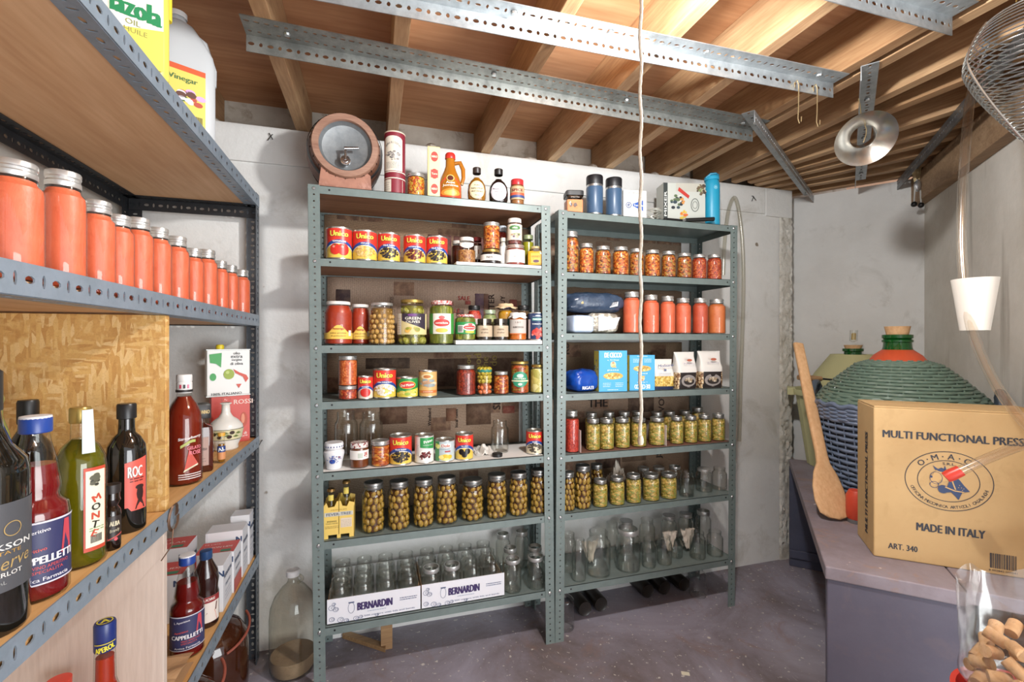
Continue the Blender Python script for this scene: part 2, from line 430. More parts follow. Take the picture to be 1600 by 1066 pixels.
g = M(); e = CN + d2 * 1.5; p = CN - d2 * .02; wallbox(g, p, e, -.045, JZ - .135, JZ - .003); struct(g.build('trim_3', mats=wood('plank_wood', ('7b5f45', '9b7d5e', 'b49676'), 1, .8), bevel=.002))

# ---------------------------------------------------------------- perforated galvanised angles under the joists
def galv(name, a, b, c):
    t = NT(name, .42, .75); v = t.map(); cc = t.mix(t.ramp(t.noise(v, 25, 5, .7), [(.35, 0.), (.65, 1.)]), a, b)
    cc = t.mix(t.ramp(t.noise(v, 7, 5, .7), [(.62, 0.), (.72, .6)]), cc, c); return t.color(cc)
m_galv = galv('galvanised', 'b4b9bb', '989da0', '8b8a86'); m_galv2 = galv('galvanised_dull', '9b9d99', '7d7f7c', '6a6258'); m_dark = galv('dark_steel', '55585c', '45484c', '3a3938')
def angle(p, q, drop, flat, mat, side=1, pitch=.0215, two=False, flip=False):
    """slotted L angle from p to q: flat leg against the joists, the other leg hanging down"""
    p, q = Vector(p), Vector(q); d = (q - p); L = d.length; d.normalize(); n = Vector((0, 0, 1)).cross(d) * side
    m = M(); m.slots(L, drop, lambda u, v: p + d * u + Vector((0, 0, -1)) * v, pitch, (.0070, .0044), (.0040, .0050))
    m.slots(L, flat, lambda u, v: p + d * u + n * v, pitch, two=two)
    return m
def bolts(ob, pts, mat, r=.008):
    for x, y, z in pts:
        m = M().lathe([(0, -.005), (r * .8, -.005), (r, -.001), (r, 0)], 8); o = m.build('bolt', ob, mat, loc=(x, y, z)); 
def rail(label, p, q, drop, flat, mat, side=1, nb=(), two=False, name='slotted_rail', z=JZ - .0015):
    mid = ((p[0] + q[0]) / 2, (p[1] + q[1]) / 2, z)
    o = thing(name, label, 'metal rail', mid, 0, 'perforated steel angles under the ceiling joists')
    pp = (p[0] - mid[0], p[1] - mid[1], 0); qq = (q[0] - mid[0], q[1] - mid[1], 0)
    angle(pp, qq, drop, flat, mat, side, two=two).build('angle_bar', o, mat, solid=.0022)
    P0, Q0 = Vector(pp), Vector(qq); d = (Q0 - P0).normalized(); n = Vector((0, 0, 1)).cross(d) * side
    bolts(o, [tuple(P0.lerp(Q0, t) + n * flat * .5 + Vector((0, 0, -.002))) for t in nb], STEEL)
    return o
rail('long dull grey perforated rail above the front of the left metal shelf unit', (-.305, 1.275), (1.31, 1.325), .042, .075, m_galv2, -1, (.06, .39, .66, .95), True)
rail('long bright perforated rail with two wire hooks, bolted across the joists nearest the middle', (-.35, 1.045), (1.30, 1.015), .043, .05, m_galv, -1, (.4, .55, .72, .95))
rail('slanting perforated rail ending at the corner of the white back wall', (1.195, 1.20), (2.17, 1.80), .04, .04, m_galv, 1, (.08, .55, .95), z=JZ - .006)
rail('short perforated rail that the steel funnel hangs from', (1.295, .93), (2.19, 1.60), .04, .04, m_galv, -1, (.2, .5, .9))
rail('dark perforated rail running above the wire strainer to the clothes pegs', (1.10, .30), (2.39, 1.55), .045, .04, galv('weathered', '8b8e90', '6e7173', '57585a'), -1, (.5, .9))
rail('bright perforated rail end at the top edge right of centre', (.3, .73), (1.30, .725), .045, .05, m_galv, -1, (.6,))

# ---------------------------------------------------------------- grey metal shelf units
m_unit = galv('grey_green_paint', '75827f', '6c7876', '64706d'); m_unit.node_tree.nodes['Principled BSDF'].inputs['Metallic'].default_value = .15
m_under = wood('brown_underside', ('6f4a33', '8a6045', '9b7354'), 0, .5)
U = {1: dict(x=-.190, k=-.0115, w=.812, z=[1.596, 1.3675, 1.0925, .9135, .688, .470, .196]),
     2: dict(x=.6405, k=.009, w=.805, z=[1.586, 1.361, 1.1345, .910, .684, .4675, .198])}
DP = .245; LIP = .0255; SY = 1.55
def unit(i, label):
    u = U[i]; o = thing('shelf_unit', label, 'shelf', (u['x'] + u['w'] / 2, SY + DP / 2, 0), 0, 'grey metal shelf units')
    ox, oy = o.location.x, o.location.y
    sh = lambda x, y, z: (x + u['k'] * (z - .8) - ox, y - oy, z)
    top = u['z'][0] + .001; pw = .034
    for side in (0, 1):
        for bk in (0, 1):
            x0 = u['x'] if not side else u['x'] + u['w']; sx = 1 if not side else -1
            y0 = SY - .0015 if not bk else SY + DP; sy = 1 if not bk else -1
            m = M(); m.slots(top, pw, lambda a, b: sh(x0 + sx * b, y0, a), .0205, (.0026, .0028), None)
            m.slots(top, pw, lambda a, b: sh(x0, y0 + sy * b, a), .0205, (.0026, .0028), None)
            po = m.build('post', o, m_unit, solid=.0018)
            for z in u['z']:
                bm = M().lathe([(0, .003), (.004, .0025), (.0062, 0), (.0062, -.001)], 8, Matrix.Rotation(PI / 2, 4, 'X'))
                bm.build('bolt', po, STEEL, loc=sh(x0 + sx * .017, y0 - sy * .0012, z - .011))
    for k, z in enumerate(u['z']):
        xa, xb, ya, yb = u['x'] + .002, u['x'] + u['w'] - .002, SY, SY + DP - .003
        m = M(); a = [sh(xa, ya, z), sh(xb, ya, z), sh(xa, yb, z), sh(xb, yb, z)]
        lo = [(x, y, zz - LIP) for x, y, zz in a]; t = [(x, y, zz - .0015) for x, y, zz in a]
        m.hexa(t + a)
        for p, q, ny, nx in ((0, 1, 1, 0), (2, 3, -1, 0), (0, 2, 0, 1), (1, 3, 0, -1)):
            e = .0016; c = [lo[p], lo[q], (lo[p][0] + nx * e, lo[p][1] + ny * e, lo[p][2]), (lo[q][0] + nx * e, lo[q][1] + ny * e, lo[q][2]),
                           a[p], a[q], (a[p][0] + nx * e, a[p][1] + ny * e, a[p][2]), (a[q][0] + nx * e, a[q][1] + ny * e, a[q][2])]
            m.hexa(c)
        so = m.build('shelf', o, m_unit)
        hm = M()
        for xx in (xa + .06, xb - .045): hm.lathe([(0, .0006), (.0032, .0006), (.0032, 0)], 8, Matrix.Translation(sh(xx, ya, z - .012)) @ Matrix.Rotation(PI / 2, 4, 'X'))
        hm.build('bolt_hole', so, BLACK)
        if i == 1 and k < 2:
            m = M(); q = [sh(xa + .004, ya + .004, z - LIP + .003), sh(xb - .004, ya + .004, z - LIP + .003), sh(xa + .004, yb - .004, z - LIP + .003), sh(xb - .004, yb - .004, z - LIP + .003)]
            m.hexa(q + [(x, y, zz + .004) for x, y, zz in q]); m.build('underside_board', o, m_under)['label'] = 'brown board under the shelf'
    return o
unit(1, 'grey metal shelf unit with seven shelves, the one under the wooden keg')
unit(2, 'grey metal shelf unit with seven shelves, the one under the blue water bottle')
# newspaper and board lining at the back of the units
def paper(seed, base, vertical):
    t = NT('newsprint_%d' % seed, .9); sc = (1, 1, 1); v = t.map((1, 1, 1), (0, 0, 0))
    lines_ = t.n.new('ShaderNodeTexWave'); lines_.wave_type = 'BANDS'; lines_.bands_direction = 'X' if vertical else 'Z'; lines_.inputs['Scale'].default_value = 95; lines_.inputs['Distortion'].default_value = .4
    t.link(v, lines_.inputs['Vector'])
    letter = t.noise(t.map((300, 1, 120) if not vertical else (120, 1, 300)), 1.4, 2)
    br = t.n.new('ShaderNodeTexBrick'); br.offset = .37; br.inputs['Scale'].default_value = 1; br.inputs['Brick Width'].default_value = .085; br.inputs['Row Height'].default_value = .06
    br.inputs['Mortar Size'].default_value = .004; br.inputs['Color1'].default_value = (0, 0, 0, 1); br.inputs['Color2'].default_value = (1, 1, 1, 1); br.inputs['Mortar'].default_value = (.5, .5, .5, 1)
    mp = t.n.new('ShaderNodeMapping'); mp.inputs['Rotation'].default_value = (PI / 2, 0, 0); mp.inputs['Location'].default_value = (seed * .31, 0, seed * .17); t.link(t.tc.outputs['Object'], mp.inputs[0]); t.link(mp.outputs[0], br.inputs['Vector'])
    ink = t.mix(1, t.ramp(lines_.outputs['Fac'], [(.55, 0.), (.75, 1.)]), t.ramp(letter, [(.42, 0.), (.5, 1.)]), 'MULTIPLY')
    c = t.mix(.75, base, t.mix(ink, base, '4c3d33'))
    pic = t.noise(v, 30, 5, .7)
    pcol = t.ramp(pic, [(.3, '3f2f2a'), (.5, '7a5a48'), (.7, 'a8896c')])
    c = t.mix(t.ramp(br.outputs['Color'], [(.80, 0.), (.82, .85)]), c, pcol)
    c = t.mix(t.ramp(t.noise(v, 4, 4), [(.4, 0.), (.75, .4)]), c, '8a6a52')
    return t.color(c)
def photo_print(c):
    h = lambda k, o: ''.join('%02x' % int(int(c[i:i + 2], 16) * (1 - k) + o[j] * k) for j, i in enumerate((0, 2, 4)))
    return speck('print_' + c, h(.15, (160, 138, 116)), h(.55, (168, 140, 112)), h(.1, (40, 30, 26)), 26, .85, .02, 60)
def lining(name, label, i, k, xa, xb, cut, texts, seed, base='b39a83', vertical=False, up=.002, picts=(), gloss=False):
    u = U[i]; z1 = u['z'][k] - LIP - cut; z0 = u['z'][k + 1] + up; y = SY + DP - .012 + .0006 * seed
    L = Lab(None, 0); m = paper(seed, base, vertical); cx = (xa + xb) / 2
    nxs = 18; L.mat(m); b = len(L.v)
    for a in range(nxs + 1):
        x = xa + (xb - xa) * a / nxs
        for j in range(5):
            z = z0 + (z1 - z0) * j / 4 + (.004 * noise.noise((x * 20, 1, seed)) if j == 4 else 0)
            L.v.append((x - cx, .0025 * noise.noise((x * 12, z * 12, seed)), z - z0))
    for a in range(nxs):
        for j in range(4):
            q = b + a * 5 + j; L.face([q, q + 5, q + 6, q + 1], True)
    L.e = .0028
    for x, w_, za, zb, c in picts: L.rect(x - cx, x + w_ - cx, za, zb, photo_print(c), 0)
    for s, x, z, h, c, rot in texts: L.text(s, x - cx, z, h, P(c, .85), None, .2, .01, rot)
    o = L.build(name); o.location = (cx, y, z0); d = o.modifiers.new('s', 'SOLIDIFY'); d.thickness = .0006
    return tag(o, label, 'newspaper' if name == 'newspaper' else 'cardboard', 'linings taped behind the shelves')
lining('cardboard_sheet', 'brown cardboard lining behind the row of five red tins', 1, 1 - 1, -.175, .615, .001, (), 9, 'a08468', picts=((.20, .09, .02, .15, '5a2f36'), (.30, .16, .07, .15, '6b3a3e'), (-.12, .16, .05, .15, '8c7052'), (.49, .08, .02, .14, '6a5a4a')))
lining('newspaper', 'newspaper page with red flyer squares behind the big pickle jars', 1, 1, -.165, .58, .001, (('AFTER', .452, .15, .024, '3a2a26', PI / 2), ('BUY', .50, .17, .018, '3a2a26', PI / 2), ('Price', .06, .15, .02, '8a7566', PI / 2), ('SALE', .30, .13, .016, 'a03c38', 0), ('SALE', .34, .18, .016, 'a03c38', 0)), 2, 'b29a86', True,
       picts=((-.135, .05, .09, .20, '3d3038'), (.275, .022, .10, .115, '9c4440'), (.275, .022, .15, .165, '9c4440'), (.31, .03, .115, .135, '5c4a48'), (.345, .022, .10, .115, '9c4440'), (.345, .022, .155, .17, '9c4440'), (.385, .035, .02, .20, '5b4560'), (.42, .02, .02, .2, '6d4a44'), (.53, .03, .15, .18, '9a4a44')))
lining('newspaper', 'dark newspaper page with gold headline behind the stacked salsa jars', 1, 2, -.165, .59, .001, (('good', .36, .1, .03, 'a08a50', PI / 2), ('food', .395, .1, .03, 'a08a50', PI / 2), ('the', .425, .1, .028, 'a08a50', PI / 2), ('do', .46, .11, .03, 'a08a50', PI / 2)), 3, '9a8068', False, picts=((.20, .1, .012, .12, '4a342c'), (.30, .26, .01, .12, '5a4034'), (-.03, .16, .085, .125, '3f2f28')))
lining('newspaper', 'newspaper page with a food photograph behind the tins on white paper', 1, 3, -.165, .57, .0, (('SI', .475, .15, .03, '3a2c26', PI / 2), ('local news', .31, .11, .012, '3a2c26', PI / 2), ('Weekend', .205, .12, .012, '3a2c26', PI / 2)), 4, 'a9907a', False, picts=((.02, .10, .1, .2, '5a3a2c'), (.27, .04, .10, .15, '7a4c38'), (.35, .10, .08, .19, '4f3528'), (.50, .05, .12, .15, '8c4038')))
lining('newspaper', 'plain brown newspaper page behind the ten jars of orange relish', 2, 0, .665, 1.36, .001, (), 11, '94806c')
lining('newspaper', 'plain brown newspaper page behind the orange puree jars and pasta bags', 2, 1, .665, 1.36, .001, (), 5, '8f7761')
lining('newspaper', 'newspaper page with columns behind the blue pasta boxes', 2, 2, .665, 1.36, .01, (('CISSE', 1.19, .11, .02, '4a3a32', PI / 2), ('Ro', .78, .16, .03, '4a3a32', PI / 2)), 6, '92795f', True)
lining('newspaper', 'newspaper page with large black letters behind the rows of yellow pickle jars', 2, 3, .665, 1.40, .01, (('THE', .93, .15, .035, '2e2520', 0), ('VOTE', 1.25, .15, .03, '4a3a32', PI / 2)), 7, 'a08772', False, picts=((1.08, .13, .1, .18, '4a362e'),))
lining('newspaper', 'newspaper page with a dark photograph behind the five yellow relish jars', 2, 4, .665, 1.40, .01, (('JSU', 1.24, .13, .035, '2e2520', PI / 2),), 8, '8d745e', False, picts=((.92, .12, .08, .17, '3f2a24'), (1.05, .12, .1, .17, '5a4436')))
lining('cardboard_sheet', 'pale board leaning behind the whole olive jars and yellow carton', 1, 4, -.16, .60, .0, (), 10, 'b7a48e')

# ---------------------------------------------------------------- dark slotted angle rack along the left wall
RX, RB, RY0, RY1 = -.386, -.765, -.32, 1.775
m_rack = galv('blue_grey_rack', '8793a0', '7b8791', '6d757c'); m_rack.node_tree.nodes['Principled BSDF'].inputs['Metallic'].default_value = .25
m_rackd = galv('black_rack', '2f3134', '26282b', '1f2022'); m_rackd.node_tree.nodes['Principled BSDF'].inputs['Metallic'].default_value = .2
m_board = wood('shelf_plywood', ('b48a63', 'c79f76', 'd4b08a'), 1, .3); m_pine = wood('pine_board', ('c08b50', 'd6a466', 'e2b87f'), 1, .5)
rack = thing('slotted_rack', 'tall slotted steel rack with four wooden shelves along the left wall', 'rack', ((RX + RB) / 2, .7, 0))
def rp(*a): return (a[0] - rack.location.x, a[1] - rack.location.y, a[2])
PW = .038
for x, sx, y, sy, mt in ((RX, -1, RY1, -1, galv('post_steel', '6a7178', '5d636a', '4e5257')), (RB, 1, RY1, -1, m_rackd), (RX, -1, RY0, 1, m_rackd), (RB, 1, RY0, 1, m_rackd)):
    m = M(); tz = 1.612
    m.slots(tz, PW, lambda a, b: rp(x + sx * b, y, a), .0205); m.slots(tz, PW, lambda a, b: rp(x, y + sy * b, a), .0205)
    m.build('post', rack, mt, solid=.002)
SLA, SLB = (.0078, .0044), (.0028, .0080)
SH = [(1.569, .036), (1.157, .018), (.738, .034), (.331, .034)]     # beam foot, board offset
RZ = []
for k, (z0, bo) in enumerate(SH):
    hb = .038; y0, y1 = RY0 + .003, RY1 - .003
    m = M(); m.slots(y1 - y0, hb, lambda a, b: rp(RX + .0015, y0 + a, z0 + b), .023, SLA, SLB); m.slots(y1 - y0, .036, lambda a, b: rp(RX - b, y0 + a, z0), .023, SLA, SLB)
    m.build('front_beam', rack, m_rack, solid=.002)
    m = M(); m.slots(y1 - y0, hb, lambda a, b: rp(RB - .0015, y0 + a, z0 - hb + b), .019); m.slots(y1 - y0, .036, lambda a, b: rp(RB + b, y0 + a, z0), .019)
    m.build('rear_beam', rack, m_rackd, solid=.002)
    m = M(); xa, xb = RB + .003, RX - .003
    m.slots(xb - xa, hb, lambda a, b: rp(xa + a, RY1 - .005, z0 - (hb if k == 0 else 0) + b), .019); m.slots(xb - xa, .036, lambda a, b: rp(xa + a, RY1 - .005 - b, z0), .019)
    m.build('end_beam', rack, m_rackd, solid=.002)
    m = M(); th = bo - .002; m.box(RB + .006 - rack.location.x, RX - .0035 - rack.location.x, y0 - .7, y1 - .7 - .006, z0 + .002, z0 + bo)
    m.build('shelf_board', rack, m_board if k < 2 else m_pine, bevel=.001); RZ.append(z0 + bo + .0005)
def osb():
    t = NT('osb_flakes', .6); c = None
    for i, (rot, st) in enumerate(((.4, (14, 14, 75)), (-.6, (80, 14, 14)), (1.15, (16, 14, 80)), (.9, (90, 20, 18)))):
        vo = t.vor(t.map(st, (0, rot, 0)), 1.8); se = t.n.new('ShaderNodeSeparateColor'); t.link(vo.outputs['Color'], se.inputs[0])
        cc = t.ramp(se.outputs[0], [(0, 'b58549'), (.35, 'c49655'), (.65, 'cea461'), (.9, 'd9b57c')])
        c = cc if c is None else t.mix(t.ramp(t.noise(t.map(), 9 + 5 * i, 3), [(.47, 0.), (.53, 1.)]), c, cc)
    gr = t.noise(t.map((40, 40, 40)), 3, 4, .7, 3); c = t.mix(t.ramp(gr, [(.5, 0.), (.75, .4)]), c, '8a5a28')
    t.bump(gr, .15, .003); return t.color(c)
m = M(); m.box(-.185, .185, -.008, .008, 0, 1.1565 - RZ[2] - .001); o = m.build('osb_panel', mats=osb(), loc=(RX - .189, 1.055, RZ[2]), bevel=.001)
tag(o, 'orange-brown chipboard panel standing upright on the rack behind the tall bottles', 'panel')
m = M(); m.box(-.185, .185, -.008, .008, 0, .737 - RZ[3] - .001); lam = wood('pale_laminate', ('b7a69a', 'c6b6aa', 'd0c2b6'), 2, .7)
o = m.build('laminate_panel', mats=lam, loc=(RX - .189, 1.045, RZ[3]), bevel=.001)
tag(o, 'pale wood-grain panel standing under the chipboard panel on the lower rack shelf', 'panel')
wr = M(); 
for q in range(3): wr.tube([(RX + .006 + .003 * math.sin(a * 1.3), 1.05 + .014 * math.cos(a) + q * .004, .757 + .026 * math.sin(a)) for a in [i * PI / 8 for i in range(17)]], .0011, 5)
wr.tube([(RX + .007, 1.05, .735), (RX + .012, 1.03, .71), (RX + .01, .99, .70)], .0011, 5)
o = wr.build('wire_tie', mats=P('6b5140', .5, .6)); tag(o, 'rusty wire tie wound around the rack beam at the chipboard edge', 'wire')
# ---------------------------------------------------------------- jars, tins, bottles: builders
def slot(i, k, px, wpx, yt, gap=0., base=0., r=None):
    u = U[i]; q = (px - 800) / 711; rr = r or .03; Y = SY
    for _ in range(5):
        Y = SY + .008 + gap + rr; d = DEP(px, Y)
        if r is None: rr = wpx * d / (2 * 711 * math.sqrt(1 + q * q))
    X = XA(px, Y); z0 = u['z'][k] + .0006 + base
    Yt = Y - rr if yt < 533 else Y + rr * .9
    return X, Y, z0, rr, ZA(px, yt, Yt) - z0
def face_cam(X, Y, k=.85): return math.atan2(-X, Y) * k
def jar_prof(r, h, sh=.74, nk=.80, zn=.86, sq=.93):
    return [(0, .002), (r * .80, .002), (r * .80, 0), (r * sq, 0), (r * .985, h * .03), (r, h * .07), (r, h * sh), (r * .97, h * (sh + .05)), (r * (nk + .05), h * (zn - .035)), (r * nk, h * zn), (r * nk, h * .99)]
def inset(prof, t, level, bottom=.003):
    out = [(0, bottom)]; last = None
    for r, z in prof:
        if r <= 0: continue
        q = (max(r - t, .001), max(z, bottom))
        if z > level:
            if last: k = (level - last[1]) / max(z - last[1], 1e-6); out.append((last[0] + (q[0] - last[0]) * k, level))
            break
        out.append(q); last = q
    else: out.append((out[-1][0], min(level, out[-1][1])))
    out.append((0, out[-1][1])); res = [out[0]]
    for p in out[1:]:
        if p != res[-1]: res.append(p)
    return res
def lid_mesh(r, z0, z1, band=True):
    d = z1 - z0
    p = [(r * .97, z0), (r, z0 + d * .1), (r, z0 + d * .32), (r * .955, z0 + d * .40), (r * .955, z0 + d * .56), (r, z0 + d * .64), (r, z0 + d * .9), (r * .96, z1), (r * .86, z1), (r * .84, z1 - d * .06), (0, z1 - d * .06)] if band else \
        [(r * .98, z0), (r, z0 + d * .08), (r, z1 - d * .12), (r * .95, z1), (0, z1)]
    return M().lathe(p, 28)
def jar(name, label, cat, loc, r, h, fill=None, lid=LIDM, level=.84, lab=None, rz=0, group=None, sh=.74, nk=.80, zn=.86, lidh=.13, lidr=None, sq=0, band=True, gmat=None, bits=None, fillname='contents'):
    o = thing(name, label, cat, loc, rz, group); n = 26
    pr = jar_prof(r, h, sh, nk, zn)
    if fill:
        fp = inset(pr, .0022, h * level); M().lathe(fp, n, sq=sq).build(fillname, o, fill)
    if bits: bits(o, r, h)
    M().lathe(pr if fill else pr + [(r * nk * .93, h * .995), (r * nk * .9, h * .96)], n, sq=sq).build('glass_body', o, gmat or (GLJ if fill else GL))
    if lid: lid_mesh(lidr or r * (nk + .035), h * (1 - lidh), h * 1.0, band).build('lid', o, lid)
    if lab:
        ls = lab if isinstance(lab, (list, tuple)) else [lab]
        for q in ls: q.build('label', o)
    return o
def can(name, label, loc, r, h, lab, rz=0, group=None):
    o = thing(name, label, 'tin', loc, rz, group)
    M().lathe([(0, .002), (r * .93, .002), (r * .95, 0), (r, .001), (r * 1.005, .003), (r * .985, .005), (r * .985, h - .005), (r * 1.005, h - .003), (r, h), (r * .95, h), (r * .93, h - .004), (0, h - .004)], 30).build('can_body', o, TIN)
    if lab: lab.build('label', o)
    return o
def blobs(L, cx, cz, rx, rz, cols, n, s, seed, ly=1, asp=1.3):
    q = random.Random(seed)
    for i in range(n):
        a, d = q.uniform(0, 2 * PI), math.sqrt(q.random()); k = q.uniform(.7, 1.2)
        L.ell(cx + rx * d * math.cos(a), cz + rz * d * math.sin(a), s * k * asp, s * k, P(q.choice(cols), .45), ly + .12 * (i % 8), 8)
def unico(r, h, title, pic, sub='', low='e3c052', seed=0):
    L = Lab(r * .985); z = lambda q: h * q
    L.strip(-PI * r, PI * r, z(.05), z(.95), P(low, .35), 0, 40)
    W_ = 1.25 * r
    arch = lambda x: z(.60 - .20 * (x / W_) ** 2)
    L.strip(-W_ * 1.2, W_ * 1.2, lambda x: max(z(.3), arch(x)), lambda x: z(.95), P('d8392d', .35), 1, 26)
    L.strip(-W_ * 1.1, W_ * 1.1, lambda x: arch(x) - z(.10), lambda x: arch(x) + z(.005), P('28488f', .35), 2, 26)
    L.strip(-W_ * 1.1, W_ * 1.1, lambda x: arch(x) - z(.125), lambda x: arch(x) - z(.10), P('ece6d8', .35), 2, 26)
    L.text('Unico', .001, z(.79) - .001, h * .17, P('5b3a1c', .4), r * 1.46, 3, .03); L.text('Unico', 0, z(.79), h * .165, P('f4e15a', .35), r * 1.42, 4, .028)
    L.text(title, 0, z(.555), h * .055, P('f2efe6', .4), None, 4, .02)
    if sub: L.text(sub, 0, z(.10), h * .045, P('5a3a20', .4), None, 4, .01)
    pic(L, 0, z(.30), r * .85, z(.18)); return L
def p_beans(col, n=80, s=.0026): return lambda L, cx, cz, rx, rz: blobs(L, cx, cz, rx, rz, col, n, s, 5, 3)
def p_tomato(L, cx, cz, rx, rz):
    for dx, s in ((-.35, 1), (.38, 1.08)):
        L.ell(cx + rx * dx, cz + rz * .05, rx * .48 * s, rz * .95 * s, P('cf3226', .3), 3 + dx); L.ell(cx + rx * (dx - .12), cz + rz * .45, rx * .12, rz * .2, P('ee8a78', .3), 5)
        L.pg([(cx + rx * (dx - .12), cz + rz * .95), (cx + rx * dx, cz + rz * .6), (cx + rx * (dx + .14), cz + rz * .95), (cx + rx * dx, cz + rz * .82)], P('3f6b2f', .4), 5)
BB = ('1f1b1d', '2c2527', '3b3335'); KB = ('5e1f22', '7a2a2a', '46181c'); CP = ('d6b067', 'c79a50', 'e2c488'); WBN = ('e9e0cd', 'f3ece0', 'd9cdb4')
m_tom = speck('tomato_puree', 'd0603e', 'd86c48', 'c05232', 30, .45, .1, 120)
m_tomd = speck('dark_tomato_puree', 'b8492e', 'c55638', 'a33a22', 30, .45, .1, 120)
m_org = speck('orange_tomato_puree', 'c76a38', 'd27a44', 'b55a2e', 30, .45, .1, 120)
m_rel1 = chunks('orange_relish', ('7a3312', 'b8611f', 'cf7d2e', 'd9a24b', '96461a', 'c0561d'), 130, (1, 1, 1.5))
m_rel2 = chunks('mixed_relish', ('5e2a14', 'a3541f', 'b98a3c', 'c46a2b', '8a3d1a', '9a7a35'), 110, (1, 1, 1.6))
m_salsa = chunks('red_salsa', ('7e2312', 'b23a1c', 'c9562a', '94301a', 'd07a3c'), 220)
m_red = chunks('red_peppers', ('8f2418', 'c23a2b', 'd1503a', 'a82e20'), 200)
m_gia = chunks('yellow_pickles', ('7a6c24', 'b89c42', 'ccb566', '969040', 'd0ab60', 'a98840', '8d934c'), 95, (1, 1, 1.7), .3, .6)
m_art = chunks('artichokes', ('8f8a3a', 'c4b866', 'd6cd8c', 'aaa350'), 50, (1, 1, .8))
m_conf = chunks('chow_chow', ('8a4a12', 'd1861f', 'e0a93a', 'b5391f', 'c9a43c'), 210)
m_jam = P('6d3a1c', .25); m_brine = P('4a2a10', .15); m_honey = P('d59a1e', .2)
m_olive = speck('preserved_olive', '97752a', 'a98a3a', '6f4f1a', 60, .3, .05, 100)
m_greeno = speck('green_olive', '8d8c34', 'a5a24a', '75702a', 60, .3, .05, 100); m_brown = speck('brown_olive', 'b08a45', 'c49c58', '8f6a30', 60, .3, .05, 100)
def packed(matr, size, zs, asp=1.2, name='olives', seed=3, core=None, rows=None):
    def fn(o, r, h):
        q = random.Random(seed); m = M(); z = size * .95 + .002; top = h * zs; nn = max(6, int(2 * PI * (r - size) / (size * 2.0)))
        j = 0
        while z < top:
            rad = r - size * 1.02 - .0016
            if z > h * .74: rad *= .82
            for i in range(nn):
                a = 2 * PI * (i + .5 * (j % 2) + q.uniform(-.15, .15)) / nn; s = size * q.uniform(.86, 1.03)
                e = Matrix.Rotation(a, 4, 'Z') @ Matrix.Rotation(q.uniform(-.9, .9), 4, 'X')
                m.ball((rad * math.cos(a), rad * math.sin(a), z + q.uniform(-.12, .12) * size), s * .92, s * .92, s * asp, 8, 6, e.to_euler())
            z += size * 1.95 * (asp * .5 + .5) * .97; j += 1
        b = m.build(name, o, matr); b['kind'] = 'stuff'
        M().lathe([(0, .003), (r - size * 1.1, .003), (r - size * 1.1, top), (0, top)], 16).build('brine', o, core or m_brine)
    return fn
R0, H0 = .036, .125
def mk(**kw): return lambda: jar('mason_jar', 'x', 'jar', (0, 0, 0), R0, H0, **kw)
K_rel = [Kind(mk(fill=m_rel1)), Kind(mk(fill=m_rel2)), Kind(mk(fill=m_salsa))]
K_gia = Kind(mk(fill=m_gia, level=.82, lid=P('a9a9a6', .35, .85)))
def mk2(**kw): return lambda: jar('mason_jar', 'x', 'jar', (0, 0, 0), .042, .165, **kw)
K_tom, K_tomd, K_org = Kind(mk2(fill=m_tom, level=.85, nk=.74)), Kind(mk2(fill=m_tomd, level=.85, nk=.74)), Kind(mk2(fill=m_org, level=.85, nk=.74))
K_olv = Kind(mk2(bits=packed(m_olive, .0112, .84), lid=P('8f8f8d', .35, .85)))
def empty_jar(lid):
    def f():
        o = thing('empty_jar', 'x', 'jar'); r, h = R0, H0; pr = jar_prof(r, h, .72, .78, .84)
        th = [(r * .78, h * .90), (r * .80, h * .91), (r * .78, h * .92), (r * .80, h * .94), (r * .78, h * .95), (r * .79, h * .985), (r * .77, h), (r * .72, h), (r * .71, h * .9), (r * .74, h * .85), (r * .92, h * .75), (r * .955, h * .7), (r * .955, h * .06), (r * .9, h * .035), (0, h * .03)]
        M().lathe(pr[:-1] + th, 28).build('glass_body', o, GL)
        if lid == 'band': M().lathe([(r * .82, h * .88), (r * .835, h * .89), (r * .835, h * .99), (r * .82, h * 1.0), (r * .74, h * 1.0), (r * .74, h * .995), (r * .81, h * .985), (r * .815, h * .89)], 28).build('screw_band', o, LIDM)
        if lid == 'lid': lid_mesh(r * .83, h * .88, h).build('lid', o, LIDM)
        return o
    return f
K_emp, K_band, K_lid = Kind(empty_jar(None)), Kind(empty_jar('band')), Kind(empty_jar('lid'))
def kput(K, s, label, group=None, r0=R0, h0=H0, rz=None):
    X, Y, z0, r, h = s
    return K.put((X, Y, z0), label, 'jar', group, face_cam(X, Y) + R.uniform(-.4, .4) if rz is None else rz, (r / r0, r / r0, h / h0))

# ---------------------------------------------------------------- left unit, second shelf: tins and small jars
G1 = 'red topped tins in a row on the second shelf'
for px, wp, yt, ti, pic, lb in ((530.3, 40.7, 354, 'tomatoes', p_tomato, 'large red and yellow tin picturing whole tomatoes, second shelf of left unit'),
                               (570.3, 38, 359, 'chick peas', p_beans(CP), 'red and yellow tin picturing chick peas, next to the tomato tin on the second shelf'),
                               (607.8, 34.4, 363, 'black beans', p_beans(BB), 'red tin picturing black beans, directly right of the chick pea tin'),
                               (647.8, 34, 366, 'red kidney beans', p_beans(KB), 'red tin picturing dark red kidney beans on the second shelf'),
                               (682.6, 33, 368, 'black beans', p_beans(BB), 'red tin picturing black beans, right of the kidney bean tin')):
    X, Y, z, r, h = slot(1, 1, px, wp, yt); can('tin_can', lb, (X, Y, z), r, h, unico(r, h, ti, pic), face_cam(X, Y), G1)
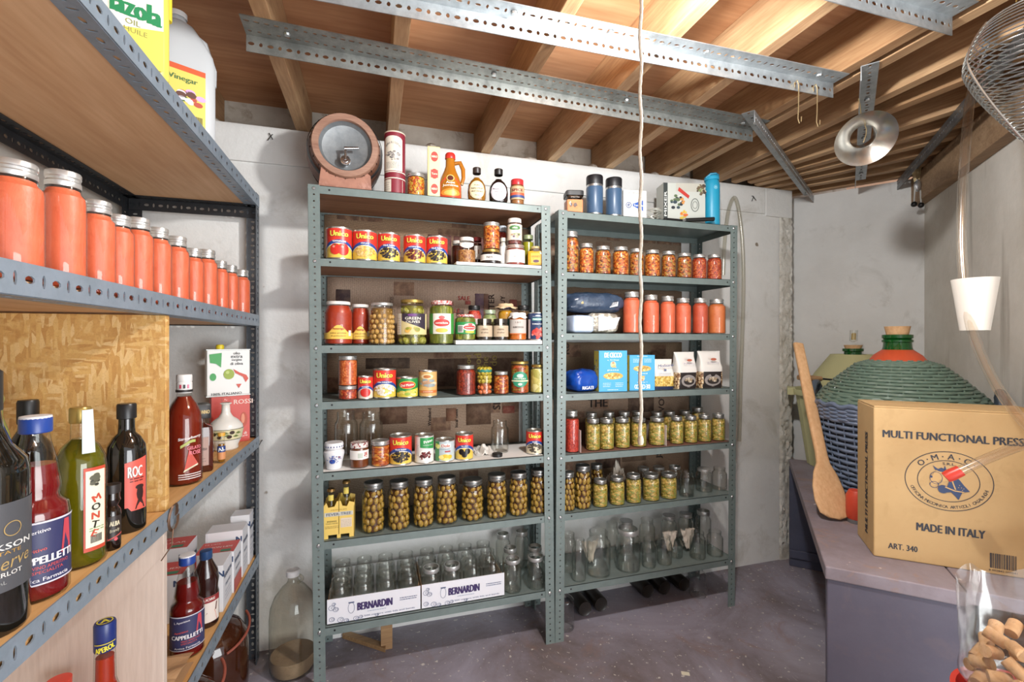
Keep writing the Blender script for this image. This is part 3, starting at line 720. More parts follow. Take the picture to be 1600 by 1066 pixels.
def foam(label, k, pxa, pxb, ya):
    xa, xb = XA(pxa, SY + .004), XA(pxb, SY + .004); z = U[1]['z'][k] + .0006; zt = ZA(pxa, ya, SY + .004)
    m = M(); m.box(-(xb - xa) / 2, (xb - xa) / 2, 0, .19, 0, zt - z); o = m.build('foam_board', mats=P('eeeeec', .7), loc=((xa + xb) / 2, SY + .004, z), bevel=.002)
    tag(o, label, 'foam board'); return zt - z
f1 = foam('white foam slab under the small jars on the second shelf of the left unit', 1, 713, 846, 408.5) + .0006
f2 = foam('white foam slab under the small jars and navy tin on the third shelf', 2, 712, 849, 532) + .0006
WL = P('e6e3dc', .5)
def plain_label(r, z0, z1, hexc, ang=1.2, items=(), edge=None):
    L = Lab(r); L.strip(-r * ang, r * ang, z0, z1, P(hexc, .5), 0)
    if edge: L.strip(-r * ang, r * ang, z0, z0 + .003, P(edge, .5), 1); L.strip(-r * ang, r * ang, z1 - .003, z1, P(edge, .5), 1)
    for t in items: t(L)
    return L
def T(s, z, h, c, w=None, x=0, ly=2, b=.01, slant=0): return lambda L: L.text(s, x, z, h, P(c, .5), w, ly, b, 0, slant)
X, Y, z, r, h = slot(1, 1, 729, 29, 369, .01, f1)
L = Lab(r * .985); L.strip(-r * .8, r * .8, lambda x: h * (.55 + .18 * (x / r) ** 2), lambda x: h * .76, WL, 0); L.text('miele', 0, h * .68, h * .07, P('9a8a80'), None, 1)
jar('preserve_jar', 'brown preserve jar with white neck label and white lid on the foam slab', 'jar', (X, Y, z), r, h, chunks('tan_preserve', ('7a4a22', '9a6a38', 'b0824a'), 180), P('dcd8d2', .4), .5, L, face_cam(X, Y), sh=.62, nk=.74, lidh=.14, band=False)
X, Y, z, r, h = slot(1, 1, 716, 22, 375, .085, f1); jar('preserve_jar', 'dark red preserve jar half hidden behind the brown preserve jar', 'jar', (X, Y, z), r, h, P('5a1f18', .2), P('d8d5cf', .4), .8, band=False)
X, Y, z, r, h = slot(1, 1, 746, 15, 370, .09, f1); o = jar('preserve_jar', 'small dark jar with a white oval tag behind the stacked orange relish', 'jar', (X, Y, z), r, h, P('3a1a14', .2), P('7a2a2a', .4), .8, plain_label(r, h * .25, h * .7, 'dedad2', .9, (T('1', h * .5, h * .15, '8a5a3a'),)), 0, band=False)
X, Y, z, r, h = slot(1, 1, 767, 33, 388, .002, f1); zt = z + h
jar('spread_jar', 'low dark spread jar with white banded label, bottom of a stack on the foam slab', 'jar', (X, Y, z), r, h, P('1e1414', .25), GOLD, .8, plain_label(r, h * .22, h * .62, 'e2dfd8', 1.4, (T('NERO', h * .42, h * .16, '5a5250'),)), face_cam(X, Y), lidh=.2, band=False, sh=.72)
X2, Y2, _, r2, _ = slot(1, 1, 768, 27, 346, .006, f1); h2 = ZA(768, 346, Y2 - r2) - zt
jar('relish_jar', 'orange relish jar with silver lid stacked on the low dark spread jar', 'jar', (X2, Y2, zt + .0005), r2, h2, m_rel1, LIDM, .86, nk=.9, zn=.9, sh=.84, lidh=.14)
X, Y, z, r, h = slot(1, 1, 785, 15, 352, .10, f1); jar('sauce_jar', 'tall red sauce jar with blue cap behind the stacked small jars', 'jar', (X, Y, z), r, h, m_red, P('c8d0d8', .4), .85, band=False)
X, Y, z, r, h = slot(1, 1, 787, 13, 371, .05, f1); jar('spice_jar', 'narrow white labelled spice jar with pale lid between the two stacks', 'jar', (X, Y, z), r, h, P('cfcac0', .5), P('dcd6c4', .4), .85, plain_label(r, h * .1, h * .7, 'e2e0da', 1.4), band=False)
X, Y, z, r, h = slot(1, 1, 805, 30, 381, .002, f1); zt = z + h
jar('jam_jar', 'squat jam jar with plain white label under the tall white-lidded jar', 'jar', (X, Y, z), r, h, P('8a3a30', .25), P('b9a39a', .35, .5), .8, plain_label(r, h * .12, h * .74, 'e4e1db', 1.5, (T('jam', h * .4, h * .1, '9a938c'),)), face_cam(X, Y), lidh=.18, nk=.9, sh=.82, zn=.88)
X2, Y2, _, r2, _ = slot(1, 1, 804, 23, 340, .006, f1); h2 = ZA(804, 340, Y2 - r2) - zt
L = plain_label(r2, h2 * .16, h2 * .76, 'd9d4c0', 1.5, (lambda L: L.ell(0, h2 * .62, r2 * .8, h2 * .09, P('4f7a4a', .5), 1), lambda L: blobs(L, 0, h2 * .33, r2 * .9, h2 * .12, ('6a5a6a', '7d8a5a', 'b09a80', '4a4048'), 16, .0035, 4, 2), T('olive', h2 * .62, h2 * .07, 'e8e6d8')))
jar('olive_jar', 'tall olive jar with decorated label and white lid on the squat jam jar', 'jar', (X2, Y2, zt + .0005), r2, h2, P('6b3a36', .25), P('ddd7cf', .4), .8, L, face_cam(X2, Y2), lidh=.17, band=False, nk=.88, sh=.78)
X, Y, z, r, h = slot(1, 1, 825, 19, 366, .055, f1); jar('oil_jar', 'yellow-green pickle jar with green metal lid behind the square honey jar', 'jar', (X, Y, z), r, h, P('8a8a22', .2), P('8f9a74', .4, .3), .78, band=False)
X, Y, z, r, h = slot(1, 1, 837, 27, 383, .0, f1)
L = Lab(None, r * .93); L.rect(-r * .62, r * .62, h * .12, h * .62, P('e0a22a', .4), 1); L.rect(-r * .3, r * .3, h * .7, h * .86, P('4a3a24', .5), 1); L.text('HONEY', 0, h * .45, h * .09, P('7a4412'), r, 2); L.ell(0, h * .22, r * .35, h * .07, P('4a2440'), 2)
jar('honey_jar', 'square yellow honey jar with small dark tag at the right end of the shelf', 'jar', (X, Y, z), r, h, m_honey, P('c9b27a', .4), .72, L, face_cam(X, Y), sq=8, sh=.78, nk=.5, band=False)

# ---------------------------------------------------------------- left unit, third shelf
def jar_label_box(r, z0, z1, hexc, ang, fns): return plain_label(r, z0, z1, hexc, ang, fns)
for px, wp, yt, gap, lb, nm in ((529, 45, 470, .0, 'large jar of tomato sauce with yellow label and white lid, left end of third shelf', 0), (563, 31, 475, .055, 'tomato sauce jar with yellow label standing behind the large tomato sauce jar', 1)):
    X, Y, z, r, h = slot(1, 2, px, wp, yt, gap)
    zz = lambda x: h * (.36 + .09 * math.cos(min(1, abs(x) / (r * .9)) * PI))
    L = Lab(r); L.strip(-r * 1.3, r * 1.3, h * .13, zz, P('e5bd54', .5), 0, 20); L.text('Agrumato' if 0 else 'Amerigo', 0, h * .36, h * .06, P('a23c22'), r * .8, 2, .015); L.text('salsa pronta', 0, h * .265, h * .04, P('5a3a20'), r * 1.1, 2); L.text('di pomodoro', 0, h * .20, h * .035, P('5a3a20'), r, 2)
    L.rect(r * .75, r * 1.0, h * .2, h * .33, P('e4ded0'), 1)
    jar('sauce_jar', lb, 'jar', (X, Y, z), r, h, speck('sauce%d' % nm, '9a2f18', 'aa3c20', '8a2612', 30, .4, .05, 90), P('e4dfd8', .4), .9, L, face_cam(X, Y), 'tomato sauce jars with yellow labels', sh=.72, nk=.8, lidh=.075, band=False, zn=.9)
X, Y, z, r, h = slot(1, 2, 597, 43, 472); jar('olive_jar', 'jar of small round brown olives with plain silver lid on the third shelf', 'jar', (X, Y, z), r, h, None, LIDM, .8, None, 0, bits=packed(m_brown, .0088, .86, 1.0, 'olives', 5, P('7a5a26', .2)), nk=.76, lidh=.07, gmat=GLJ, sh=.8, zn=.9, band=False)
X, Y, z, r, h = slot(1, 2, 644, 48, 467, .002)
L = Lab(r); L.strip(-r * 1.2, r * 1.15, h * .22, h * .68, P('cfc08c', .45), 0); L.strip(-r * 1.2, -r * .75, h * .22, h * .68, P('e2e0d8', .5), 1); L.strip(-r * .7, r * .95, lambda x: h * (.44 - .12 * (x / r)), lambda x: h * .68, P('332a38', .4), 1)
L.text('PARMIER' if 0 else 'GREEN', .002, h * .575, h * .06, P('ddd8c8'), r * 1.0, 3, .02); L.text('OLIVES', .002, h * .50, h * .05, P('ddd8c8'), r * .9, 3, .02); L.ell(.0, h * .645, r * .3, h * .03, P('6a3f7a'), 3); blobs(L, r * .1, h * .31, r * .6, h * .06, ('8d8c34', 'a5a24a', 'd8a850'), 9, .006, 8, 2); lines(L, -r * 1.12, -r * .8, [h * (.27 + .05 * i) for i in range(7)], P('8a857a'), .001, 2)
jar('olive_jar', 'big jar of large green olives with dark and cream label and gold lid', 'jar', (X, Y, z), r, h, None, GOLD, .8, L, face_cam(X, Y), bits=packed(m_greeno, .0125, .86, 1.15, 'olives', 6, P('6a6420', .2)), nk=.7, lidh=.07, gmat=GLJ, sh=.78, zn=.9, band=False)
m_pick = chunks('gherkins', ('5a6420', '7d8428', '98973a', '6d7426'), 55, (1.6, 1.6, .5))
GING = chunks('red_gingham', ('b8302a', 'e6ddd8', 'c8605a', 'efe8e4'), 320, (1, 1, 1), .5, 0)
def gherk(px, wp, yt, gap, base, lb, green):
    X, Y, z, r, h = slot(1, 2, px, wp, yt, gap, base)
    L = Lab(r); L.strip(-r * 1.25, r * 1.25, h * .24, h * .70, P('2f8a4a' if green else 'e6e2d6', .45), 0)
    cx = r * .45 if green else 0
    if green: L.rect(-r * .75, -r * .2, h * .3, h * .58, P('e8e6e0'), 1); [L.rect(-r * .7 + i * r * .045, -r * .7 + i * r * .045 + r * .02, h * .32, h * .56, P('333333'), 2) for i in range(10)]
    else: L.strip(-r * 1.25, -r * .75, h * .24, h * .70, P('3c8a3c'), 1); L.strip(r * .8, r * 1.25, h * .24, h * .70, P('3c8a3c'), 1)
    L.ell(cx, h * .50, r * .72, h * .15, P('efe6da'), 1.4); L.ell(cx, h * .49, r * .66, h * .085, P('c43f3c'), 2); L.text('cornichons', cx, h * .49, h * .05, P('f0e8e0'), r * 1.0, 3, .02); L.ell(cx, h * .61, r * .25, h * .04, P('d06060'), 2); L.ell(cx, h * .32, r * .5, h * .05, P('d3b84e'), 2)
    jar('pickle_jar', lb, 'jar', (X, Y, z), r, h, m_pick, GING, .88, L, face_cam(X, Y), 'gherkin jars with red checked lids', nk=.82, lidh=.09, sh=.8, zn=.89, band=False)
gherk(690, 38.5, 469, 0, 0, 'tall gherkin jar with white oval label and red checked lid, third shelf', False)
gherk(727, 33, 491, .002, f2, 'short gherkin jar with green barcoded label standing on the foam slab', True)
X, Y, z, r, h = slot(1, 2, 741, 22, 477, .075, f2); jar('sauce_jar', 'red sauce jar with black lid behind the short gherkin jar', 'jar', (X, Y, z), r, h, m_red, BLACK, .85, plain_label(r, h * .3, h * .72, 'd9cfc8', 1.3, (lambda L: L.strip(-r, r, h * .62, h * .72, P('b04a44'), 1),)), 0, band=False, lidh=.12)
X, Y, z, r, h = slot(1, 2, 765, 23, 484, .055, f2); jar('pesto_jar', 'small pale green pesto jar with green-silver lid behind the two beige labelled jars', 'jar', (X, Y, z), r, h, P('7f8f5a', .4), P('9fae92', .35, .4), .84, plain_label(r, h * .4, h * .72, 'aeb07a', 1.4), 0, band=False)
for j, (px, lb) in enumerate(((757, 'dark spread jar with beige label and paper seal, left one of the pair'), (782, 'dark spread jar with beige label and paper seal, right one of the pair'))):
    X, Y, z, r, h = slot(1, 2, px, 24.5, 498, .0, f2)
    L = plain_label(r, h * .16, h * .68, 'b7a58c', 1.45, (T('CREMA', h * .5, h * .06, '6d5b48', r * .8), T('di olive', h * .36, h * .07, '6d5b48', r * .9, 0, 2, .01, .2))); L.strip(-r * .16, r * .16, h * .68, h * .99, P('d8d2c2', .5), 6); L.ell(0, h * .62, r * .25, h * .05, P('cfc2aa'), 3)
    jar('spread_jar', lb, 'jar', (X, Y, z), r, h, P('2a2119', .25), P('2c2520', .4), .8, L, face_cam(X, Y), 'pair of dark spread jars with beige labels', nk=.86, lidh=.2, sh=.72, zn=.82, band=False)
X, Y, z, r, h = slot(1, 2, 790, 25, 476, .06, f2); o = jar('preserve_jar', 'yellow preserve jar with purple lid and torn cloth cover at the back of the slab', 'jar', (X, Y, z), r, h, P('b7861f', .3), P('3d2f4a', .4), .84, plain_label(r, h * .25, h * .6, '3f6a6a', 1.3), 0, band=False, lidh=.1)
def cloth_cover(o, r, z, mat, drop=.01, flare=1.25, seed=1, top=True):
    m = M(); n = 40; rings = []
    for t, (rr, zz) in enumerate(((0, .002), (r * .6, .002), (r * .98, .001), (r * 1.03, -.004), (r * 1.0, -drop * .7), (r * flare, -drop * 1.3))):
        if rr == 0: rings.append([len(m.v)]); m.v.append((0, 0, z + zz)); continue
        b = len(m.v)
        for i in range(n):
            a = 2 * PI * i / n; wv = (1 + (.10 * math.sin(9 * a + seed) + .06 * math.sin(17 * a)) * (t == 5) + .02 * math.sin(9 * a + seed) * (t == 4))
            m.v.append((rr * wv * math.cos(a), rr * wv * math.sin(a), z + zz + (.003 * math.sin(5 * a + seed) if t == 5 else .0008 * math.sin(7 * a + t))))
        rings.append(list(range(b, b + n)))
    for A, B in zip(rings, rings[1:]):
        for i in range(n):
            j = (i + 1) % n
            m.face([A[0], B[j], B[i]][::-1] if len(A) == 1 else [A[i], B[i], B[j], A[j]], True)
    return m.build('cloth_cover', o, mat, solid=.0008)
cloth_cover(o, r * .95, h + .003, P('c9b08c', .9), .012, 1.5, 3)
X, Y, z, r, h = slot(1, 2, 818, 22, 477, .06, f2); jar('preserve_jar', 'preserve jar with black lid at the back, behind the white cloth-topped jar', 'jar', (X, Y, z), r, h, P('5a4630', .3), BLACK, .84, None, 0, band=False, lidh=.12)
X, Y, z, r, h = slot(1, 2, 809, 28, 489, .0, f2)
o = jar('preserve_jar', 'orange preserve jar with grey label and white cloth cover on the foam slab', 'jar', (X, Y, z), r, h, P('b8621a', .3), None, .84, plain_label(r, h * .24, h * .76, 'b9b3ac', 1.1, (lambda L: L.strip(-r * 1.1, r * 1.1, h * .22, h * .255, P('c8662a'), 1), T('ALBICOCCA', h * .48, h * .06, '3a332e', r * 1.2), T('L & C', h * .66, h * .06, '7a7068'))), face_cam(X, Y))
cloth_cover(o, r * .88, h, P('e8e5de', .9), .014, 1.12, 2)
X, Y, z, r, h = slot(1, 2, 838.5, 28, 488, .0, f2)
L = Lab(r * .985); L.strip(-PI * r, PI * r, h * .04, h * .96, P('26375c', .4), 0, 30); L.strip(-r * 1.2, -r * .8, h * .06, h * .75, P('d9dade'), 1); L.rect(-r * .55, r * .75, h * .70, h * .80, P('3f8f84'), 1); L.text('MAZZINI' if 0 else 'MARZANO', r * .1, h * .75, h * .06, P('e8eceb'), r * 1.1, 2, .02); L.text('TOMATOES', r * .1, h * .58, h * .05, P('e8eceb'), r * 1.3, 2, .02); L.ell(r * .1, h * .88, r * .3, h * .02, P('c8d4d8'), 1); L.rect(-r * .5, r * .7, h * .85, h * .86, P('c8d4d8'), 1)
blobs(L, r * .1, h * .25, r * .8, h * .17, ('c23f38', 'd85a50', 'b03028', 'e08a80'), 26, .006, 9, 2, 1)
can('tin_can', 'navy blue tin picturing red tomatoes at the right end of the third shelf', (X, Y, z), r, h, L, face_cam(X, Y))

# ---------------------------------------------------------------- left unit, fourth shelf
def s4(px, wp, yt, gap=0, base=0): return slot(1, 3, px, wp, yt, gap, base)
X, Y, z, r, h = s4(543.7, 30.5, 600, .0); zt = z + h - .003
jar('salsa_jar', 'low jar of red-brown salsa, bottom of the two-jar stack on the fourth shelf', 'jar', (X, Y, z), r, h - .003, m_salsa, LIDM, .78, None, 0, sh=.68, nk=.9, lidh=.25, zn=.76)
h2 = ZA(543.7, 556, Y + r) - zt
jar('salsa_jar', 'tall jar of orange chopped salsa stacked on the low salsa jar', 'jar', (X, Y, zt + .0005), r, h2, chunks('orange_salsa', ('b04a1c', 'd06a30', 'dd8548', 'c05524'), 260), LIDM, .86, None, 0, sh=.8, nk=.9, lidh=.13, zn=.87)
X, Y, z, r, h = s4(571, 23.5, 587, .002); can('tin_can', 'small red and white tin picturing one tomato, beside the stacked salsa jars', (X, Y, z), r, h, unico(r, h, 'tomato', lambda L, cx, cz, rx, rz: (L.ell(cx, cz, rx * .8, rz * 1.05, P('c8302a', .3), 3)), low='ddd3c2'), face_cam(X, Y))
X, Y, z, r, h = s4(601, 35.5, 575, .002); can('tin_can', 'red and blue tin picturing white beans on the fourth shelf', (X, Y, z), r, h, unico(r, h, 'white kidney beans', p_beans(WBN, 70, .0032)), face_cam(X, Y))
X, Y, z, r, h = s4(636.5, 33.5, 588, .002)
L = Lab(r * .985); L.strip(-PI * r, PI * r, h * .04, h * .96, P('2c8a45', .4), 0, 30); L.strip(-r * 1.2, r * 1.2, h * .05, lambda x: h * (.36 + .1 * x / r), P('d9c94a', .4), 1); L.ell(0, h * .64, r * .82, h * .19, P('e9d24a'), 2); L.ell(0, h * .64, r * .75, h * .165, P('c8352c'), 3); L.text('Del Monte', 0, h * .64, h * .12, P('f2ead8'), r * 1.2, 4, .02, .12); blobs(L, r * .1, h * .24, r * .8, h * .1, ('d8c860', 'e8dc90', '8fa83a', 'c8b848'), 22, .0045, 3, 3, 2)
can('tin_can', 'green tin with red oval badge picturing yellow beans', (X, Y, z), r, h, L, face_cam(X, Y))
X, Y, z, r, h = s4(668.6, 28.5, 578, .002)
L = Lab(r * .985); L.strip(-PI * r, PI * r, h * .04, h * .96, P('d3a86a', .4), 0, 30); L.ell(-r * .1, h * .78, r * .7, h * .1, P('e8d0a0'), 1); L.ell(-r * .1, h * .78, r * .4, h * .06, P('b5713a'), 2); blobs(L, 0, h * .52, r * .9, h * .14, ('c9a080', 'b08a6a', 'e2cba8', '8f9a9a'), 20, .0045, 2, 2, 2.2); L.strip(-r * 1.2, r * 1.2, h * .16, h * .26, P('c7713c'), 2); L.text('peaches', 0, h * .21, h * .05, P('f0e4d0'), r, 4, .01)
can('tin_can', 'tan tin with brown fruit picture standing apart in the middle of the fourth shelf', (X, Y, z), r, h, L, face_cam(X, Y))
X, Y, z, r, h = s4(728, 31.5, 570, .004); jar('pepper_jar', 'jar of dark red crushed peppers with silver lid, fourth shelf of left unit', 'jar', (X, Y, z), r, h, chunks('crushed_pepper', ('5e1a10', '8a2a1a', 'a23a22', '74200f'), 240), LIDM, .86, None, 0, lidh=.12)
X, Y, z, r, h = s4(757, 25.5, 576, .002); o = jar('olive_jar', 'jar of orange and green olives with teal lid', 'jar', (X, Y, z), r, h, None, P('2f7f70', .4), .8, None, 0, gmat=GLJ, bits=lambda o, r, h: (packed(P('c86a38', .35), .0085, .45, 1, 'olives', 4, P('8a4a20', .3))(o, r, h)), nk=.86, lidh=.11, band=False)
m = M(); q = random.Random(5)
for j in range(4):
    for i in range(9): a = 2 * PI * (i + .5 * (j % 2)) / 9; m.ball(((r - .0105) * math.cos(a), (r - .0105) * math.sin(a), h * .53 + j * .0155 * h / .1), .0085, .0085, .0085, 8, 6)
b = m.build('olives', o, P('a8962f', .35)); b['kind'] = 'stuff'; b['label'] = 'upper yellow-green olives'
X, Y, z, r, h = s4(783, 25, 580, .002); jar('pepper_jar', 'jar of orange pepper strips with silver lid, right of the teal-lidded jar', 'jar', (X, Y, z), r, h, chunks('pepper_strips', ('7a2f12', 'b8561c', 'd09038', '9a4016'), 130, (1, 1, 2)), LIDM, .84, None, 0, lidh=.13)
X, Y, z, r, h = s4(812, 30, 564, .002)
L = Lab(r); L.ell(0, h * .45, r * .9, h * .24, P('2f8a6a', .4), 0); L.strip(-r * .98, r * .98, h * .38, h * .42, P('d9d4b0'), 1); L.ell(0, h * .56, r * .35, h * .06, P('bcd8c8'), 1); L.text('SOTTOLI' if 0 else 'PEPPERS', 0, h * .47, h * .045, P('e6ecdc'), r * 1.2, 2, .01); L.ell(0, h * .30, r * .22, h * .04, P('d8d8c8'), 1)
jar('pepper_jar', 'tall pepper jar with green oval label and gold lid', 'jar', (X, Y, z), r, h, chunks('grilled_peppers', ('7a3a12', 'a8651f', '8a7a2a', 'b04a20'), 90, (1, 1, 2)), GOLD, .88, L, face_cam(X, Y), lidh=.08, band=False, nk=.88, sh=.8, zn=.88)
X, Y, z, r, h = s4(841, 27, 569, .002); jar('artichoke_jar', 'jar of pale green artichokes with gold lid against the right post', 'jar', (X, Y, z), r, h, m_art, GOLD, .86, None, 0, lidh=.1, nk=.82, band=False)

# ---------------------------------------------------------------- left unit, fifth shelf
def s5(px, wp, yt, gap=0, base=.0012): return slot(1, 4, px, wp, yt, gap, base)
xa = XA(502, SY + .004); xb = XA(848, SY + .01); m = M(); n = 34
for i in range(n + 1):
    for j in range(9):
        x = (xb - xa) * i / n; y = j * .025
        m.v.append((x, y + (.004 * noise.noise((x * 9, 0, 3)) if j == 0 else 0), .0007 + (.0004 if 1 else 0)))
for i in range(n):
    for j in range(8): a = i * 9 + j; m.face([a, a + 9, a + 10, a + 1], True)
o = m.build('paper_sheet', mats=P('e3e1dd', .85), loc=(xa, SY + .004, U[1]['z'][4])); tag(o, 'white paper sheet lying under the tins on the fifth shelf', 'paper')
for px, yt, lb in ((541, 641, 'empty clear jar standing behind the blue and white ceramic jar'), (580, 642, 'empty clear jar standing behind the brown jam jar')):
    kput(K_emp, slot(1, 4, px, 37, yt, .115, .0012), lb, 'tall empty jars at the back of the fifth shelf')
X, Y, z, r, h = s5(522, 33.5, 688)
o = thing('ceramic_jar', 'white ceramic jar painted with blue flowers, left end of fifth shelf', 'jar', (X, Y, z), face_cam(X, Y))
cp = [(0, .001), (r * .66, 0), (r * .72, h * .04), (r * .80, h * .25), (r, h * .58), (r * .98, h * .66), (r * .78, h * .73), (r * .76, h * .77), (0, h * .77)]
M().lathe(cp, 30).build('jar_body', o, P('e4e4e6', .2))
M().lathe([(r * .86, h * .775), (r * .9, h * .80), (r * .9, h * .94), (r * .84, h), (0, h)], 28).build('lid', o, P('e8e8ea', .25))
prf = lambda zz: r * (.72 + (1.0 - .72) * min(1, max(0, (zz / h - .04) / .54)) ** 1.2) + .0006
L = Lab(prf); L.ell(-r * .15, h * .33, r * .28, h * .09, P('2a4a9a', .3), 1); blobs(L, 0, h * .42, r * .9, h * .16, ('3a5aaa', '5a4a8a', '7a86b8', '8a4a5a'), 30, .0016, 4, 1, 1.6); L.build('painted_flowers', o)
L = Lab(r * .9); [L.ell(r * .9 * a, h * .87, .0018, h * .03, P('2f3f7a'), 1, 6) for a in (-1.2, -.9, -.6, -.3, 0, .3, .6, .9, 1.2)]; L.build('painted_dots', o)
X, Y, z, r, h = s5(561.6, 30.5, 688)
jar('jam_jar', 'brown jam jar with white spotted lid and white label on the fifth shelf', 'jar', (X, Y, z), r, h, m_jam, chunks('spotted_lid', ('8a3a3a', 'e4e0da', 'e6e2dc', 'e4e0da', 'dfd9d2', 'e8e4de'), 160, (1, 1, 1), .5, 0), .78, plain_label(r, h * .36, h * .72, 'e4e1db', 1.2, (lambda L: L.rect(-r * .15, r * .35, h * .42, h * .62, P('b8c0b4'), 1), lambda L: blobs(L, r * .75, h * .55, r * .25, h * .1, ('a8403a', 'c87068'), 10, .002, 3, 1))), face_cam(X, Y), sh=.72, nk=.88, lidh=.2, zn=.8, band=False)
X, Y, z, r, h = s5(594.5, 29.5, 685); jar('pepper_jar', 'jar of orange pickled pepper strips beside the black bean tin on white paper', 'jar', (X, Y, z), r, h, chunks('pepper_strips2', ('8a3a10', 'c0641c', 'd69a40', 'a84a14'), 120, (.6, .6, 2)), LIDM, .8, None, 0, sh=.72, nk=.92, lidh=.17, zn=.82)
X, Y, z, r, h = s5(626, 34.5, 676); can('tin_can', 'red and yellow tin picturing a heap of black beans, on the white paper', (X, Y, z), r, h, unico(r, h, 'black beans', p_beans(BB, 100, .0026)), face_cam(X, Y))
X, Y, z, r, h = s5(663, 29.5, 676)
L = Lab(r * .985); L.strip(-PI * r, PI * r, h * .04, h * .96, P('dfdcd6', .4), 0, 30); L.strip(-r * .45, r * 1.25, lambda x: h * (.56 - .04 * x / r), lambda x: h * .93, P('2f8f4a', .4), 1); L.text('Aurora' if 0 else 'Primo', r * .42, h * .80, h * .1, P('f0f0e8'), r * 1.0, 2, .02, .2); L.text('red kidney beans', r * .4, h * .66, h * .05, P('f0f0e8'), r * 1.05, 2); L.ell(r * .1, h * .30, r * .68, h * .21, P('f0ece4'), 2); blobs(L, r * .1, h * .30, r * .55, h * .16, KB, 40, .0026, 7, 3, 1.4); lines(L, -r * 1.0, -r * .6, [h * (.3 + .05 * i) for i in range(8)], P('9a968e'), .001, 2)
can('tin_can', 'white and green tin picturing kidney beans, third tin-sized thing left of the crumpled cloth', (X, Y, z), r, h, L, face_cam(X, Y)); 
X, Y, z, r, h = s5(695, 30.5, 683)
L = Lab(r * .985); L.strip(-PI * r, PI * r, h * .04, h * .96, P('b9c6c8', .4), 0, 30); L.strip(-r * 1.25, -r * .6, h * .05, h * .95, P('4f8f5a'), 1); blobs(L, -r * .85, h * .75, r * .25, h * .12, ('d9cf4a', 'e6e08a'), 6, .005, 2, 2); L.rect(-r * .45, r * .6, h * .68, h * .85, P('e4e6e4'), 1); L.text('Dole', r * .08, h * .765, h * .13, P('b8552a'), r * .85, 2, .025); L.rect(0, r * .55, h * .46, h * .53, P('a84848'), 2); L.text('pineapple', 0, h * .6, h * .05, P('3a5a7a'), r, 2); L.ell(r * .05, h * .22, r * .65, h * .15, P('e2d68a'), 2); blobs(L, r * .05, h * .22, r * .5, h * .1, ('e4c83a', 'd8b830', 'f0e08a'), 9, .006, 3, 3)
can('tin_can', 'pale blue tin picturing pineapple, between two taller tins on white paper', (X, Y, z), r, h, L, face_cam(X, Y))
X, Y, z, r, h = s5(725.5, 27.5, 674); can('tin_can', 'red and yellow tin picturing three large black olives', (X, Y, z), r, h, unico(r, h, 'ripe olives', lambda L, cx, cz, rx, rz: [L.ell(cx + rx * a, cz + rz * b, rx * .36, rz * .62, P('1a1618', .25), 3 + i * .4) for i, (a, b) in enumerate(((-.4, .2), (.4, .3), (0, -.35)))]), face_cam(X, Y))
m = M(); n = 16; q = random.Random(3)
for i in range(n + 1):
    for j in range(n + 1):
        x, y = i / n - .5, j / n - .5; rr = math.hypot(x, y) * 2
        z = max(0, .028 * (1 - rr) + .02 * noise.noise((x * 5, y * 5, 8)) + .010 * noise.noise((x * 13, y * 13, 2)))
        m.v.append((x * .085, y * .1, z + .001))
for i in range(n):
    for j in range(n): a = i * (n + 1) + j; m.face([a, a + n + 1, a + n + 2, a + 1], True)
X, Y = XA(757, 1.66), 1.66; o = m.build('crumpled_cloth', mats=P('d9d6d0', .9), loc=(X, Y, U[1]['z'][4] + .0015), solid=.0006); tag(o, 'crumpled white cloth lying between the olive tin and empty jar', 'cloth')
kput(K_emp, slot(1, 4, 781, 27.5, 655, .06, .0012), 'small empty clear jar standing alone on the white paper', None)
X, Y = XA(777, 1.585), 1.585; o = M().lathe([(0, .012), (.017, .012), (.019, .010), (.019, .001), (.018, 0), (.0165, 0), (.0165, .009), (0, .009)], 24).build('screw_top', mats=BLACK, loc=(X, Y, U[1]['z'][4] + .0016)); tag(o, 'small black lid lying on the paper before the empty jar', 'lid')
X, Y, z, r, h = s5(835, 26, 669, .004); can('tin_can', 'red and white tin picturing dark grains, alone at the right end of the fifth shelf', (X, Y, z), r, h, unico(r, h, 'lentils', p_beans(('4a443a', '5d5548', '37322c'), 40, .003), low='d9cdb0'), face_cam(X, Y))

# ---------------------------------------------------------------- left unit, sixth shelf: yellow bottle carton and whole olives
X0, X1 = XA(505, SY + .014), XA(553.5, SY + .014); z = U[1]['z'][5] + .0006; wq = X1 - X0; hq = ZA(530, 783, SY + .014) - z
o = thing('bottle_carton', 'yellow four-bottle cardboard carrier with two bottle necks showing', 'carton', ((X0 + X1) / 2, SY + .014, z))
YC = P('e0c063', .55); YD = P('cda94a', .6)
m = M(); hb = hq * .80; dd = .082
pts = [(-wq / 2, 0), (-wq * .34, 0), (-wq * .34, .012), (-wq * .06, .012), (-wq * .06, 0), (wq * .06, 0), (wq * .06, .012), (wq * .34, .012), (wq * .34, 0), (wq / 2, 0), (wq / 2, hq * .93), (wq * .34, hq * .97), (wq * .26, hq * .84), (wq * .12, hq * .86), (wq * .06, hq), (-wq * .06, hq), (-wq * .14, hq * .86), (-wq * .34, hq * .84), (-wq * .40, hq * .98), (-wq / 2, hq * .86)]
m.prism(pts, 0, .0012); m.prism(pts, dd, dd + .0012); m.box(-wq / 2, -wq / 2 + .0012, 0, dd, 0, hq * .85); m.box(wq / 2 - .0012, wq / 2, 0, dd, 0, hq * .85); m.box(-.0008, .0008, 0, dd, .012, hq)
m.build('carrier', o, YC)
